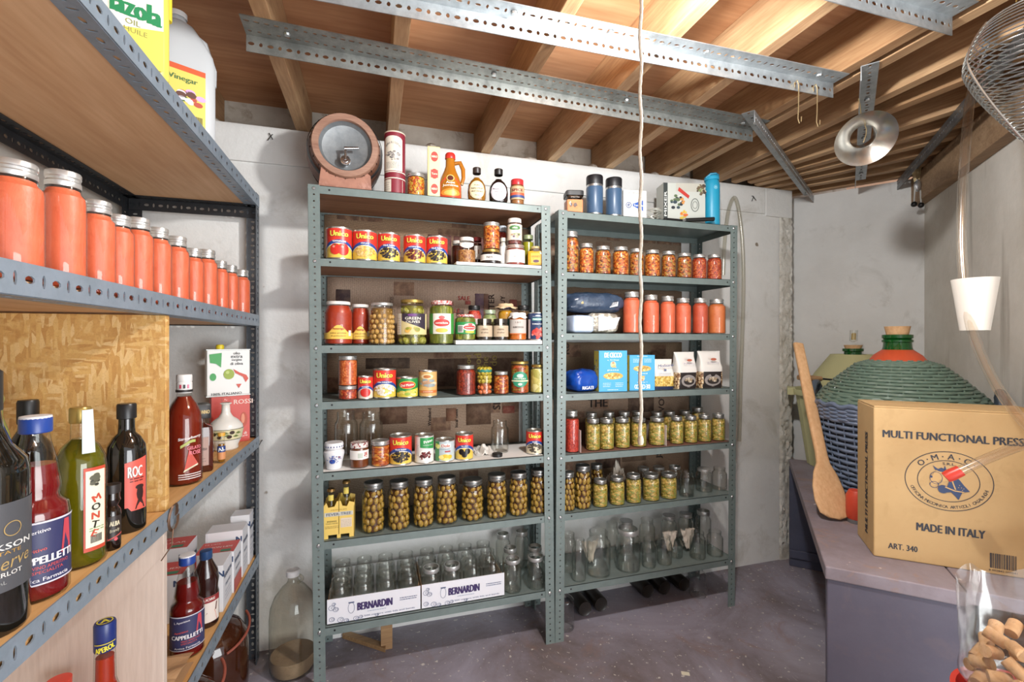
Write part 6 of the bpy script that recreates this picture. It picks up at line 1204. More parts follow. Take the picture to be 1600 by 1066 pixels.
X, Y, r, h = rk(346, 13, 731, 676, z); o = bottle('liqueur_bottle', 'small amber bottle with navy and orange label between the square bottle and ceramic jug', (X, Y, z), wine(r, h, .008, .6, .78), GLB, P('a8741c', .12, 0, Transmission_Weight=.4), h * .62, P('d0a040', .35), [(.0092, h * .88), (.0095, h * .99), (0, h)], None, fp(X, Y)); L = Lab(r); L.strip(-r * 1.3, r * 1.3, h * .36, h * .56, P('2a3f7a'), 0); L.strip(-r * 1.3, r * 1.3, h * .12, h * .36, P('c98a5a'), 0); L.text('AL', 0, h * .46, h * .12, P('e4e4e0'), None, 1, .02, .2); L.build('label', o)
X, Y, r, h = rk(353, 56, 723, 621, z)
o = thing('ceramic_jug', 'white ceramic oil jug painted with olives, with narrow neck and glass stopper', 'jug', (X, Y, z), fp(X, Y) + .2); M().lathe([(0, .002), (r * .66, 0), (r * .72, .004), (r * .70, h * .08), (r * .86, h * .18), (r, h * .36), (r * .96, h * .46), (r * .72, h * .55), (r * .40, h * .62), (r * .26, h * .70), (r * .23, h * .84), (r * .30, h * .87)], 30).build('jug_body', o, P('dfdcd4', .25)); M().ball((0, 0, h * .94), r * .27, r * .27, h * .075, 12, 8).build('stopper', o, GLJ); M().lathe([(r * .26, h * .855), (r * .34, h * .865), (r * .34, h * .875), (r * .26, h * .885)], 20).build('collar', o, P('dfdcd4', .25))
prf = lambda zz: r * (.70 + .30 * min(1, max(0, (zz / h - .08) / .26)) ** .8) + .0008
L = Lab(prf); L.strip(-r * 1.4, r * 1.4, h * .215, h * .40, P('d8d0a8', .35), 0); L.strip(-r * 1.4, r * 1.4, h * .40, h * .408, P('3a3a2c'), 1); L.strip(-r * 1.4, r * 1.4, h * .205, h * .213, P('3a3a2c'), 1); [L.ell(r * a, h * b, r * .15, h * .033, P('3f2f2a', .3), 2) for a, b in ((-.55, .27), (.0, .27), (.15, .35), (-.9, .33))]; [L.pg([(r * a, h * b), (r * (a + .2), h * (b + .03)), (r * (a + .42), h * b), (r * (a + .2), h * (b - .015))], P('6d7a44'), 1.5) for a, b in ((-.9, .34), (-.45, .34), (.2, .27), (.35, .33), (-.3, .29))]; L.build('painted_olives', o)
# carton and oil tin
bw, bd, bh = .108, .045, .152; X, Y = -.458, 1.712; rz = .42
o = thing('carton', 'red carton standing under the olive oil tin at the end of the third rack shelf', 'box', (X, Y, z), rz); M().box(-bw / 2, bw / 2, -bd / 2, bd / 2, 0, bh).build('box_body', o, P('bf3a30', .45), bevel=.001)
L = Lab(None, bd / 2); L.rect(-bw / 2, bw / 2, 0, bh, P('c4453a', .45), 0); L.text('ROSSI', .035, bh * .87, .015, P('e4c8bc'), .055, 1, .012); L.ell(.036, bh * .48, .011, .024, P('b0482f'), 1); L.ell(.034, bh * .50, .005, .016, P('d58a6a'), 2); L.text('Passata di', .02, bh * .16, .008, P('e6dcd6'), .05, 1, .01, .15); L.text('pomodoro', .02, bh * .10, .008, P('e6dcd6'), .055, 1, .01, .15); L.build('print', o)
tw, td, th = .122, .042, .152; o = thing('oil_tin', 'white olive oil tin with green olive and yellow cap stacked on the red carton', 'tin', (X - .006, Y, z + bh + .0006), rz); M().box(-tw / 2, tw / 2, -td / 2, td / 2, .002, th).build('tin_body', o, P('d9d8d4', .35), bevel=.003)
m = M(); 
for zz in (.0, th - .002): m.box(-tw / 2 - .0012, tw / 2 + .0012, -td / 2 - .0012, td / 2 + .0012, zz, zz + .003)
m.build('rim', o, P('8a8a86', .35, .7)); M().lathe([(0, th), (.012, th), (.012, th + .012), (.009, th + .016), (0, th + .016)], 16, None, 0, (-.022, 0)).build('cap', o, P('d9c22a', .4))
L = Lab(None, td / 2 + .001); K_ = P('3a3a3a', .5); [L.text(s, .022, th * (.92 - .075 * i), .0088, K_, None, 1, .01) for i, s in enumerate(('olio', 'extra', 'vergine', 'di oliva'))]; L.pg([(-.054, th * .90), (-.02, th * .93), (-.022, th * .62), (-.036, th * .70), (-.052, th * .72)], P('3f9a4f'), 1); L.ell(-.044, th * .42, .009, .012, P('3f9a4f'), 1); L.ell(.0, th * .47, .0155, .0165, P('93a63a'), 2); L.ell(-.004, th * .51, .005, .005, P('b9c870'), 3); L.pg([(.012, th * .58), (.03, th * .50), (.05, th * .44), (.056, th * .36), (.048, th * .28), (.040, th * .40), (.018, th * .49)], P('c9503f'), 1); L.pg([(.020, th * .25), (.036, th * .25), (.028, th * .16)], P('c9503f'), 1); L.text('100% ITALIANO', -.006, th * .055, .0075, K_, .085, 1, .01); L.build('print', o)
# fourth shelf
z = RZ[3]
X, Y = ron(299, 1.085); X = min(X, RX - .04); camp(X, Y, z, .232, 'bottle of deep red aperitif with blue and white cap on the lowest rack shelf', fp(X, Y), 1)
X, Y, r, h = rk(322, 42, 983, 862, z)
o = bottle('liqueur_bottle', 'dark brown bottle with blue cap and fig label behind the red aperitif', (X, Y, z), [(0, .003), (r * .9, 0), (r, .006), (r, h * .42), (r * .92, h * .47), (r * .93, h * .52), (r, h * .60), (r * .9, h * .72), (r * .5, h * .85), (r * .42, h * .9)], P('2c1511', .08, 0, Coat_Weight=.5), None, 0, P('24406a', .3), [(r * .47, h * .88), (r * .50, h * .89), (r * .48, h * .99), (0, h)], None, fp(X, Y)); L = Lab(r); L.strip(-r * 1.2, r * 1.2, h * .08, h * .42, P('d9cfc6', .5), 0); L.strip(-r * 1.2, r * 1.2, h * .34, h * .42, P('8a2a2c'), 1); L.text('LIQUORE', 0, h * .38, h * .04, P('e0d4cc'), r * 1.4, 2, .02); L.pg([(-r * .5, h * .08), (r * .9, h * .08), (r * .7, h * .22), (0, h * .2)], P('c9604a'), 1); L.pg([(0, h * .2), (r * .8, h * .22), (r * .9, h * .33)], P('5a2f24'), 2); L.build('label', o)
X, Y = -.60, 1.16; o = bottle('wine_bottle', 'dark bottle with cream label behind the pale laminate panel', (X, Y, z), wine(.031, .235), DKG, None, 0, BLACK, [(.0175, .2), (.018, .234), (0, .236)], None, fp(X, Y)); L = Lab(.031); L.strip(-.03, .04, .10, .16, P('d3d0bc', .5), 0); lines(L, -.02, .04, [.12, .135, .15], P('6a6a5a'), .0015, 1); L.build('label', o)
def carton(name, label, X, Y, rz, bw, bd, bh, front, top, z0=z):
    o = thing(name, label, 'box', (X, Y, z0), rz, 'red and white jar lid boxes'); M().box(-bw / 2, bw / 2, -bd / 2, bd / 2, 0, bh).build('box_body', o, P('d2d2d6', .5), bevel=.001)
    if top: L = Lab(None, bh, 'T'); L.rect(-bw / 2 + .001, bw / 2 - .001, -bd / 2 + .001, bd / 2 - .001, P('bf4038', .45), 0); L.text(top, 0, .0, .010, P('e4cfc8'), bw * .75, 1, .015); L.rect(bw * .12, bw * .38, -bd * .42, -bd * .22, P('3f7a5a'), 1); L.text('12 LIDS', -bw * .2, bd * .28, .006, P('e4cfc8'), bw * .4, 1, .01); L.build('top_print', o)
    L = Lab(None, bd / 2)
    if front: L.rect(-bw / 2, bw / 2, 0, bh, P('dcdcde', .5), 0)
    L.text('N', bw * .40, bh * .82, .016, P('3a4a6a'), None, 1, .03); L.rect(-bw * .48, -bw * .44, 0, bh, P('bf4038' if top else 'd2d2d6'), 1); L.build('front_print', o)
    L = Lab(None, bw / 2, 'R'); L.text('BERNARDIN', 0, bh * .72, .011, P('4a5670'), bd * .8, 1, .02); L.text('SNAP LID', 0, bh * .50, .008, P('4a5670'), bd * .55, 1, .01); lines(L, -bd * .3, bd * .3, [bh * .35, bh * .27, bh * .19], P('8a92a4'), .0018, 1); 
    if top: L.rect(-bd / 2, bd / 2, 0, bh * .32, P('b8605a'), 1.5)
    L.build('side_print', o); return o
carton('lid_box', 'plain white lid box standing in front, right of the two bottles', -.424, 1.462, .03, .055, .09, .127, True, None)
carton('lid_box', 'red-topped lid box directly behind the plain white lid box', -.446, 1.556, .03, .10, .085, .122, True, 'MASON LIDS')
carton('lid_box', 'red-topped lid box behind the blue-capped bottles, left one', -.545, 1.44, .03, .12, .085, .125, True, 'SNAP LIDS')
carton('lid_box', 'red-topped lid box at the back of the group, with a shiny top', -.575, 1.56, .03, .12, .085, .148, True, 'REGULAR')
carton('lid_box', 'tall white lid box near the end post of the lowest rack shelf', -.446, 1.642, .03, .10, .07, .148, True, None)
carton('lid_box', 'narrow white lid box against the back wall end of the lowest rack shelf', -.424, 1.722, .03, .055, .06, .165, True, None)
m = M(); pts = []; n = 14
for i in range(n + 1):
    for j in range(n + 1):
        x, y = i / n, j / n; zz = .016 * (1 - abs(2 * y - 1)) * (1 - .4 * x) + .012 * noise.noise((x * 3, y * 4, 2)) * (.3 + x) + .003; m.v.append((-.16 * (1 - x) + .012 * noise.noise((y * 4, 3, 1)), y * .16, max(.0015, zz + .02)))
for i in range(n):
    for j in range(n): a = i * (n + 1) + j; m.face([a, a + n + 1, a + n + 2, a + 1])
b0 = len(m.v); m.poly([(-.16, 0, .001), (0, 0, .001), (0, .16, .001), (-.16, .16, .001)])
o = m.build('paper_bag', mats=P('b08a63', .85), loc=(RX - .014, 1.055, z), solid=.0007); o.location.x = RX - .012; tag(o, 'crumpled brown paper bag lying on the lowest rack shelf before the red bottle', 'bag')
# bottle in front of the pale panel
X, Y = ron(165, .745); X = min(X, RX - .036); r = .028; h = PZ(980, .73) - z
o = bottle('aperitif_bottle', 'bottle of orange-red aperitif with navy and yellow screw cap before the pale panel', (X, Y, z), [(0, .003), (r * .93, 0), (r, .005), (r, h * .45), (r * .9, h * .55), (r * .62, h * .62), (r * .52, h * .66), (r * .47, h * .92)], GLB, P('b83a1e', .1, 0, Transmission_Weight=.45, IOR=1.33), h * .80, P('1f2f6a', .3), [(r * .50, h * .84), (r * .52, h * .845), (r * .52, h * .99), (r * .48, h), (0, h)], None, fp(X, Y))
L = Lab(r * .52); L.text('APEROL', 0, h * .865, h * .03, P('d9cf3a'), r * .9, 1, .02, .15); L.rect(-r * .5, r * .5, h * .89, h * .896, P('b8a840'), 1); L.build('cap_print', o); L = Lab(None, h, 'T'); L.ring(0, 0, r * .38, r * .38, .0018, P('c9bf3a'), 1); L.text('A', 0, 0, r * .4, P('c9bf3a'), None, 1, .03); L.build('cap_emblem', o)
X, Y = ron(92, .80); h = PZ(1061, .80) - z; o = bottle('aperitif_bottle', 'bottle with a plain red cap showing at the bottom left frame edge', (X, Y, z), wine(.034, h, .015, .6, .78), GLB, P('a8301e', .1, 0, Transmission_Weight=.4), h * .6, P('c8402f', .35), [(.017, h * .88), (.0175, h * .99), (0, h)])

# ---------------------------------------------------------------- on the floor below rack and shelves
def demijohn(label, X, Y, r, h, mat, name='glass_demijohn', fill=None, strap=None, ear=True, cap=None, rz=0):
    o = thing(name, label, 'demijohn', (X, Y, .0005), rz); pr = [(0, .006), (r * .7, .002), (r * .88, 0), (r * .97, h * .05), (r, h * .14), (r, h * .55), (r * .95, h * .65), (r * .78, h * .75), (r * .5, h * .83), (r * .28, h * .87), (r * .22, h * .90), (r * .21, h * .95), (r * .26, h * .955), (r * .26, h * .98), (r * .22, h * .985)]
    M().lathe(pr, 36).build('glass_body', o, mat)
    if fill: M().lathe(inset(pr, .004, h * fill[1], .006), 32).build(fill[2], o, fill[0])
    if ear: M().tube([(r * .22 + .016 * math.sin(PI * t / 10), 0, h * (.87 + .085 * t / 10)) for t in range(11)], .005, 8).build('ear_handle', o, mat)
    if cap: M().lathe([(r * .27, h * .94), (r * .30, h * .945), (r * .30, h * .99), (r * .26, h), (0, h)], 20).build('cap', o, cap)
    if strap:
        for k, zz in enumerate(strap): M().tube([(r * 1.02 * math.cos(a), r * 1.02 * math.sin(a), h * zz + .03 * math.sin(a * 1.0 + 1)) for a in [i * PI / 24 - 1.9 for i in range(13)]], .004, 8).build('strap', o, P('8a4636', .6))
    return o
BRG = P('3a1c0e', .06, 0, Coat_Weight=.5)
demijohn('clear glass demijohn with white cap and painted reflection on the floor beside the left unit', XA(458, 1.68), 1.68, .073, .335, glass('demijohn_glass', (.93, .91, .86), .6, .03), fill=(speck('brown_reflection', '8a765f', '9b8870', '78654f', 14, .5, .1), .17, 'brown_reflection'), cap=P('dcdcdc', .4), rz=-.3)  # brown reflection in the glass, put in as a coloured fill
demijohn('brown glass demijohn with rusty red strap on the floor under the rack end', -.478, 1.60, .10, .30, BRG, strap=(.70,), cap=BLACK, rz=1)
demijohn('second brown glass demijohn with red strap, nearer the camera under the rack', -.462, 1.33, .09, .29, BRG, strap=(.82,), cap=BLACK, rz=1)
X = XA(886, 1.60); o = bottle('glass_bottle', 'clear glass bottle on the floor behind the post between the two units', (X, 1.62, .0006), wine(.036, .15, .015, .7, .82), GL); 
q = random.Random(8)
for j, (px, Yb) in enumerate(((898, 1.66), (922, 1.67), (993, 1.70), (1018, 1.70), (1047, 1.70))):
    Yb += .10; rr = .03; m = M().lathe(wine(rr, .24, .014, .62, .8), 22, Matrix.Rotation(-PI / 2, 4, 'X')); o = thing('wine_bottle', 'dark bottle lying under the right unit, bottom end showing, %s from the left' % ORD[j], 'bottle', (XA(px, Yb), Yb - .10, rr + .001), 0, 'dark bottles lying under the right unit'); m.build('glass_body', o, P('241f1a', .3))
X = XA(1090, 1.66); o = bottle('glass_bottle', 'clear bottle standing on the floor under the right end of the right unit', (X, 1.66, .0006), wine(.036, .15, .02, .6, .8), GL)
def plank(label, pts, z0, z1, mat, name='wood_scrap'):
    cx = sum(p[0] for p in pts) / len(pts); cy = sum(p[1] for p in pts) / len(pts); m = M(); n = len(pts); m.v = [(x - cx, y - cy, z0) for x, y in pts] + [(x - cx, y - cy, z1) for x, y in pts]
    m.face(list(range(n))[::-1]); m.face(list(range(n, 2 * n)))
    for i in range(n): j = (i + 1) % n; m.face([i, j, n + j, n + i])
    o = m.build(name, mats=mat, loc=(cx, cy, 0), bevel=.001); return tag(o, label, 'wood')
m_scrap = wood('scrap_wood', ('7a5a3c', '9a7852', 'b08f66'), 0, 1)
A0, B0 = ONZ(535, 990, .02), ONZ(602, 1012, .02); plank('flat wooden strip lying on the floor under the left unit', [A0, B0, (B0[0] + .004, B0[1] + .03), (A0[0] + .004, A0[1] + .03)], .001, .016, m_scrap)
X, Y = ONZ(604, 1000, .0); o = M().box(-.02, .02, -.012, .012, 0, .11).build('wood_scrap', mats=m_scrap, loc=(XA(604, 1.70), 1.70, .0005), bevel=.001); tag(o, 'short upright wooden block under the left unit behind the flat strip', 'wood')
X, Y = ONZ(1071, 1053, 0); o = M().box(-.013, .013, -.008, .008, 0, .0008).build('paper_scrap', mats=P('d8d2bc', .8), loc=(X, Y, .0005)); o.rotation_euler.z = -.5; tag(o, 'tiny cream paper slip lying on the open floor', 'paper')

# ---------------------------------------------------------------- bench on the right
bd1 = Vector((.700, .714)).normalized(); bd2 = Vector((.714, -.700)).normalized(); P0 = Vector((1.112, .889)); BZ = .525
BM = Matrix(((bd1.x, -bd2.x, 0, P0.x), (bd1.y, -bd2.y, 0, P0.y), (0, 0, 1, 0), (0, 0, 0, 1)))   # local x along, y=-across
m_bench = speck('bench_paint', '8d858d', '75696d', '96796a', 5, .7, .2, 35, ('b9aeaa', 22, .71)); m_panel = speck('bench_panel', '5f5d6c', '555362', '69616a', 4, .65, .1, 30, ('8a7a6a', 26, .75)); m_pdark = speck('bench_leg', '44475a', '3c3e4e', '52505c', 4, .6, .1, 30)
bench = thing('bench', 'low purple-grey painted plank bench along the right wall', 'bench', (P0.x, P0.y, 0), math.atan2(bd1.y, bd1.x)); BL = 1.21
def bpart(name, x0, x1, a0, a1, z0, z1, mat, bev=.003): return M().box(x0, x1, -a1, -a0, z0, z1).build(name, bench, mat, bevel=bev)
bpart('plank', 0, BL, 0, .272, BZ - .034, BZ, m_bench); bpart('plank', .018, BL - .13, .275, .535, BZ - .034, BZ, m_bench)
bpart('end_panel', .006, .030, .004, .272, .0005, BZ - .035, m_panel); bpart('leg_panel', BL - .01, BL + .012, .0, .26, .0005, BZ - .036, m_pdark); bpart('rail', BL - .022, BL - .011, .0, .26, .045, .085, m_pdark); bpart('back_leg', .5, .52, .30, .53, .0005, BZ - .035, m_pdark)
# carton on the bench
c0 = Vector((1.288, .892)); c1 = Vector((1.545, .672)); cd = (c1 - c0).normalized(); cn = Vector((-cd.y, cd.x)); wq = .352; hb = .405; db = .15
o = thing('press_carton', 'large brown cardboard carton with black printing standing on the bench', 'box', (c0.x + cd.x * wq / 2, c0.y + cd.y * wq / 2, BZ + .0006), math.atan2(cd.y, cd.x)); m_card = speck('cardboard', 'b79768', 'c0a172', 'ae8f60', 4, .75, .04, 60)
m = M(); m.box(-wq / 2, wq / 2, 0, db, 0, hb - .004); m.build('box_body', o, m_card, bevel=.003)
for y0, y1, nm in ((.001, db / 2 - .001, 'flap'), (db / 2 + .001, db - .001, 'flap')):
    m = M(); m.box(-wq / 2 + .001, wq / 2 - .001, y0, y1, hb - .004, hb); m.build(nm, o, m_card, bevel=.001)
K1 = P('2c2f38', .6); BLU = P('2f3f62', .6); L = Lab(None, 0, None, .0004)
L.text('MULTI FUNCTIONAL PRESS', -.018, hb * .82, .0195, K1, .278, 1, .022); L.text('MADE IN ITALY', -.018, hb * .235, .0200, K1, .136, 1, .022); L.text('ART. 340', -.114, hb * .085, .0150, K1, .062, 1, .015)
ex, ez = -.022, hb * .545; L.ring(ex, ez, .088, .076, .0017, K1, 1, 60); L.ring(ex, ez, .062, .053, .0015, K1, 1, 60)
L.arctext('O.M.A.C.', ex, ez, .0735, .0625, PI * .80, PI * .22, .014, K1, 1, False, .012); L.arctext('OFFICINA MECCANICA ARTICOLI CASALINGHI', ex, ez, .0765, .066, PI * 1.10, PI * 1.90 + .12, .0072, K1, 1, True, 0); L.text('S.R.L.', ex + .002, ez + .044, .0065, K1, .026, 1, .01)
hx = lambda a, b: (ex + a * .00092, ez + b * .00098)
L.pg([hx(*q) for q in ((-38, 4), (-30, 20), (-24, 27), (-12, 28), (-2, 24), (6, 12), (2, 2), (-8, -2), (-18, 2), (-24, -14), (-34, -16), (-40, -8))], P('c3a06c', .7), 1)
L.pg([hx(*q) for q in ((-4, 24), (10, 18), (24, 6), (34, -8), (46, -22), (30, -26), (22, -46), (12, -34), (6, -28), (-4, -30), (-10, -22), (-2, -14), (2, 0), (-6, 12))], BLU, 2)
for q in (((-28, 26), (-33, 38), (-22, 30)), ((-10, 29), (-7, 40), (-2, 25)), ((-26, 27), (-14, 34), (-2, 28), (-10, 22), (-20, 24))): L.pg([hx(*p) for p in q], BLU, 2)
L.ell(*hx(-11, -22), .0105, .0105, BLU, 2.2); L.ring(*hx(-30, -12), .0095, .0085, .0013, BLU, 2, 20); L.ell(*hx(-36, 8), .0022, .003, BLU, 2); L.ring(*hx(-26, 6), .013, .016, .0011, BLU, 2, 24)
L.pg([hx(*q) for q in ((-6, -14), (14, -22), (34, -24), (34, -26), (14, -25), (-7, -17))], P('c3a06c', .7), 3); L.pg([hx(*q) for q in ((4, 10), (14, -20), (17, -20), (7, 11))], P('c3a06c', .7), 3)
for a, b in ((24, -8), (28, -14), (33, -16), (22, -14), (30, -20), (10, 6)): L.ell(*hx(a, b), .0009, .0009, P('c3a06c', .7), 3, 6)
q = random.Random(6); xb = .058
while xb < .107: ww = q.choice((.0009, .0013, .002)); L.rect(xb, xb + ww, hb * .04, hb * .13, K1, 1); xb += ww + q.choice((.0008, .0012, .0016))
L.text('8 002842 000341', .082, hb * .026, .0046, K1, .052, 1); L.build('print', o)
L = Lab(None, wq / 2, 'L'); L.text('MULTI FUNCTIONAL PRESS', -.06, hb * .45, .022, K1, hb * .7, 1, .02, PI / 2); L.build('side_print', o)
# wicker demijohn
gx, gy = PD(1402, 1.61); rb = .24
m_wkg = P('62776a', .35); m_wkb = P('6a788f', .4); GRN = P('0f5a20', .08, 0, Transmission_Weight=.35, Coat_Weight=.4); CORK = speck('cork', 'c79d70', 'd6b086', 'a37c54', 60, .85, .2, 90)
dj = thing('wicker_demijohn', 'large green glass demijohn in a green and blue woven plastic basket with cork', 'demijohn', (gx, gy, BZ + .0008))
zr = PZ(645, 1.42) - BZ; zt = PZ(523, 1.62) - BZ; zc = PZ(556, 1.62) - BZ
def weave(m, prof, rows, n, amp, rs, seed=0):
    """horizontal strands running over and under vertical stakes"""
    for k in range(rows):
        t = k / max(1, rows - 1) * (len(prof) - 1); i = min(int(t), len(prof) - 2); f = t - i; r = prof[i][0] * (1 - f) + prof[i + 1][0] * f; z = prof[i][1] * (1 - f) + prof[i + 1][1] * f
        m.tube([((r + amp * math.sin(n / 2 * a + PI * (k % 2))) * math.cos(a), (r + amp * math.sin(n / 2 * a + PI * (k % 2))) * math.sin(a), z) for a in [2 * PI * j / (n * 3) for j in range(n * 3)]], rs, 6, closed=True)
    for j in range(n): a = 2 * PI * (j + .5) / n; m.tube([(r * math.cos(a), r * math.sin(a), z) for r, z in prof], .0024, 5)
bp = [(rb * .82, .006), (rb * .9, zr * .4), (rb * .98, zr * .85), (rb, zr)]
m = M(); weave(m, bp, 25, 44, .0045, .0062); m.build('basket', dj, m_wkb)
M().lathe([(0, .003), (rb * .82, .003), (rb * .89, zr * .4), (rb * .965, zr * .85), (rb * .985, zr), (0, zr)], 40).build('basket_lining', dj, P('262b36', .7))
tpz = [(rb * .985, zr + .006), (rb * .90, zr + (zc - zr) * .22), (rb * .70, zr + (zc - zr) * .52), (rb * .48, zr + (zc - zr) * .80), (rb * .31, zc - .02)]
m = M(); weave(m, tpz, 21, 34, .0038, .0072); m.build('woven_cover', dj, m_wkg); M().lathe([(r - .006, z) for r, z in tpz], 40).build('cover_lining', dj, P('27332b', .7))
ro = [((rb + .004) * math.cos(a), (rb + .004) * math.sin(a), zr + .004 * math.sin(22 * a)) for a in [2 * PI * j / 132 for j in range(132)]]; M().tube(ro, .0075, 8, closed=True).build('rim_braid', dj, m_wkb)
M().lathe([(rb * .345, zc - .028), (rb * .35, zc - .022), (rb * .28, zc + .002), (rb * .175, zc + .022), (rb * .15, zc + .024)], 36).build('neck_collar', dj, P('c2502e', .45))
nr = .039; M().lathe([(nr * 1.25, zc), (nr * 1.05, zc + .03), (nr, zc + .05), (nr * .98, zt - .030), (nr * 1.12, zt - .027), (nr * 1.12, zt - .020), (nr * .98, zt - .017), (nr * 1.12, zt - .013), (nr * 1.12, zt - .002), (nr * .95, zt), (nr * .8, zt)], 32).build('glass_neck', dj, GRN); M().lathe([(0, zt - .012), (nr * .74, zt - .012), (nr * .95, zt + .028), (0, zt + .028)], 24).build('cork', dj, CORK)
for ang in (math.atan2(-gy, -gx) - 1.75, math.atan2(-gy, -gx) + 1.55):
    c, s = math.cos(ang), math.sin(ang); tx, ty = -s, c; pts = []
    for i in range(13): a = PI * i / 12; k = math.cos(a) * .045; up = math.sin(a) * .065; pts.append(((rb + .010) * c + tx * k, (rb + .010) * s + ty * k, zr - .005 + up))
    M().tube(pts, [.011 + .002 * (i % 2) for i in range(13)], 8).build('rope_handle', dj, P('4c5560', .5))
# second demijohn in a pale tub, behind
tx_, ty_ = PD(1324, 2.10); tub = thing('demijohn_tub', 'pale green plastic tub holding a smaller green-necked demijohn, behind the large one', 'demijohn', (tx_, ty_, BZ + .0008)); tr = .205; zrt = PZ(612, 2.05) - BZ
m = M(); n = 96; pf = [(tr * .76, .002), (tr * .98, zrt * .92), (tr * 1.05, zrt * .93), (tr * 1.06, zrt)]
for r_, z_ in pf:
    for i in range(n): a = 2 * PI * i / n; k = 1 + (.012 * math.copysign(1, math.sin(24 * a)) if z_ < zrt * .93 else 0); m.v.append((r_ * k * math.cos(a), r_ * k * math.sin(a), z_))
for j in range(3):
    for i in range(n): a, b = j * n + i, j * n + (i + 1) % n; m.face([a, b, b + n, a + n], True)
m.face(list(range(n))[::-1]); TUBC = P('b5b487', .5); m.build('ribbed_tub', tub, TUBC, solid=.003)
zn2 = PZ(545, 2.1) - BZ; ofs = .035
m = M().lathe([(tr * .93, zrt * .90), (tr * .9, zrt * 1.0), (tr * .70, zrt * 1.22), (tr * .42, zrt * 1.47), (.048, zn2 - .085)], 36, Matrix.Shear('XY', 4, (ofs / zn2, -.0))); m.build('plastic_cover', tub, P('b3b083', .5))
m = M().lathe([(.045, zn2 - .10), (.036, zn2 - .075), (.034, zn2 - .015), (.041, zn2 - .012), (.041, zn2), (.03, zn2)], 28, Matrix.Shear('XY', 4, (ofs / zn2, 0))); m.build('glass_neck', tub, GRN)
m = M().lathe([(0, zn2 - .01), (.028, zn2 - .01), (.036, zn2 + .016), (0, zn2 + .016)], 22, Matrix.Shear('XY', 4, (ofs / zn2, 0))); m.build('cork', tub, CORK)
m = M().lathe([(.004, zn2 + .014), (.004, zn2 + .03), (.015, zn2 + .034), (.016, zn2 + .085), (.014, zn2 + .085), (.014, zn2 + .036)], 18, Matrix.Shear('XY', 4, (ofs / zn2, 0))); m.build('airlock', tub, GL); M().lathe([(0, zn2 + .04), (.009, zn2 + .04), (.009, zn2 + .07), (0, zn2 + .074)], 14, Matrix.Shear('XY', 4, (ofs / zn2, 0))).build('airlock_float', tub, P('b59a5a', .4))
an = math.atan2(-ty_, -tx_) - 1.45; c, s = math.cos(an), math.sin(an); M().box(-.04, .04, -.012, .02, -.03, .004, Matrix.Translation((c * tr * 1.10, s * tr * 1.10, zrt)) @ Matrix.Rotation(an + PI / 2, 4, 'Z')).build('grip', tub, TUBC)
# wooden handle tool sticking out left behind the paddle
wp0 = Vector(PD(1247, 1.86) + (PZ(590, 1.86),)); wp1 = Vector(PD(1283, 1.86) + (PZ(592, 1.86),)); wp2 = Vector(PD(1305, 1.88) + (PZ(594, 1.88),)); o = thing('hand_tool', 'wooden handled tool resting across the tub rim behind the paddle', 'tool', tuple(wp0))
M().tube([wp0 - wp0, (wp1 - wp0) * .4, (wp1 - wp0)], [.010, .013, .010], 10).build('handle', o, m_scrap); M().tube([wp1 - wp0, wp2 - wp0], .004, 8).build('shank', o, P('3a3a3c', .4, .7))
# wooden paddle
b0 = Vector(PD(1304, 1.46) + (BZ + .010,)); b1 = Vector(PD(1247, 1.86) + (PZ(538, 1.86),)); d = (b1 - b0); Ln = d.length; dz = d.normalized(); side = Vector((CS, -SN, 0)); side = (side - dz * side.dot(dz)).normalized(); nrm = side.cross(dz)
m = M(); prof = [(0, .018, .004), (.012, .042, .006), (.05, .052, .008), (.10, .050, .008), (.15, .038, .009), (.185, .022, .010), (.22, .019, .010), (.4, .020, .010), (.7, .019, .009), (Ln - .005, .018, .008), (Ln, .015, .006)]
for t, w_, th in prof:
    c = Vector((0, 0, 0)) + dz * t; rim = .5
    for a in [2 * PI * k / 20 for k in range(20)]:
        ca, sa = math.cos(a), math.sin(a); q = c + side * w_ * math.copysign(abs(ca) ** .6, ca) + nrm * th * math.copysign(abs(sa) ** .6, sa); m.v.append(tuple(q))
for j in range(len(prof) - 1):
    for i in range(20): a, b = j * 20 + i, j * 20 + (i + 1) % 20; m.face([a, b, b + 20, a + 20], True)
m.face(list(range(20))[::-1]); m.face([(len(prof) - 1) * 20 + i for i in range(20)]); o = m.build('wooden_paddle', mats=wood('paddle_wood', ('bd9163', 'd0a67a', 'dcb78c'), 2, .6), loc=tuple(b0), sharp=70); tag(o, 'long wooden stirring paddle leaning from the bench against the tub', 'paddle')
X, Y = PD(1338, 1.455); o = thing('red_container', 'small red plastic canister with grey foot between paddle and carton', 'canister', (X, Y, BZ + .0008)); M().lathe([(0, .0), (.024, 0), (.025, .012), (0, .012)], 20).build('foot', o, P('6a6a6c', .5)); M().lathe([(.025, .012), (.028, .016), (.028, .085), (.020, .102), (0, .106)], 24).build('canister_body', o, P('c4452e', .4))
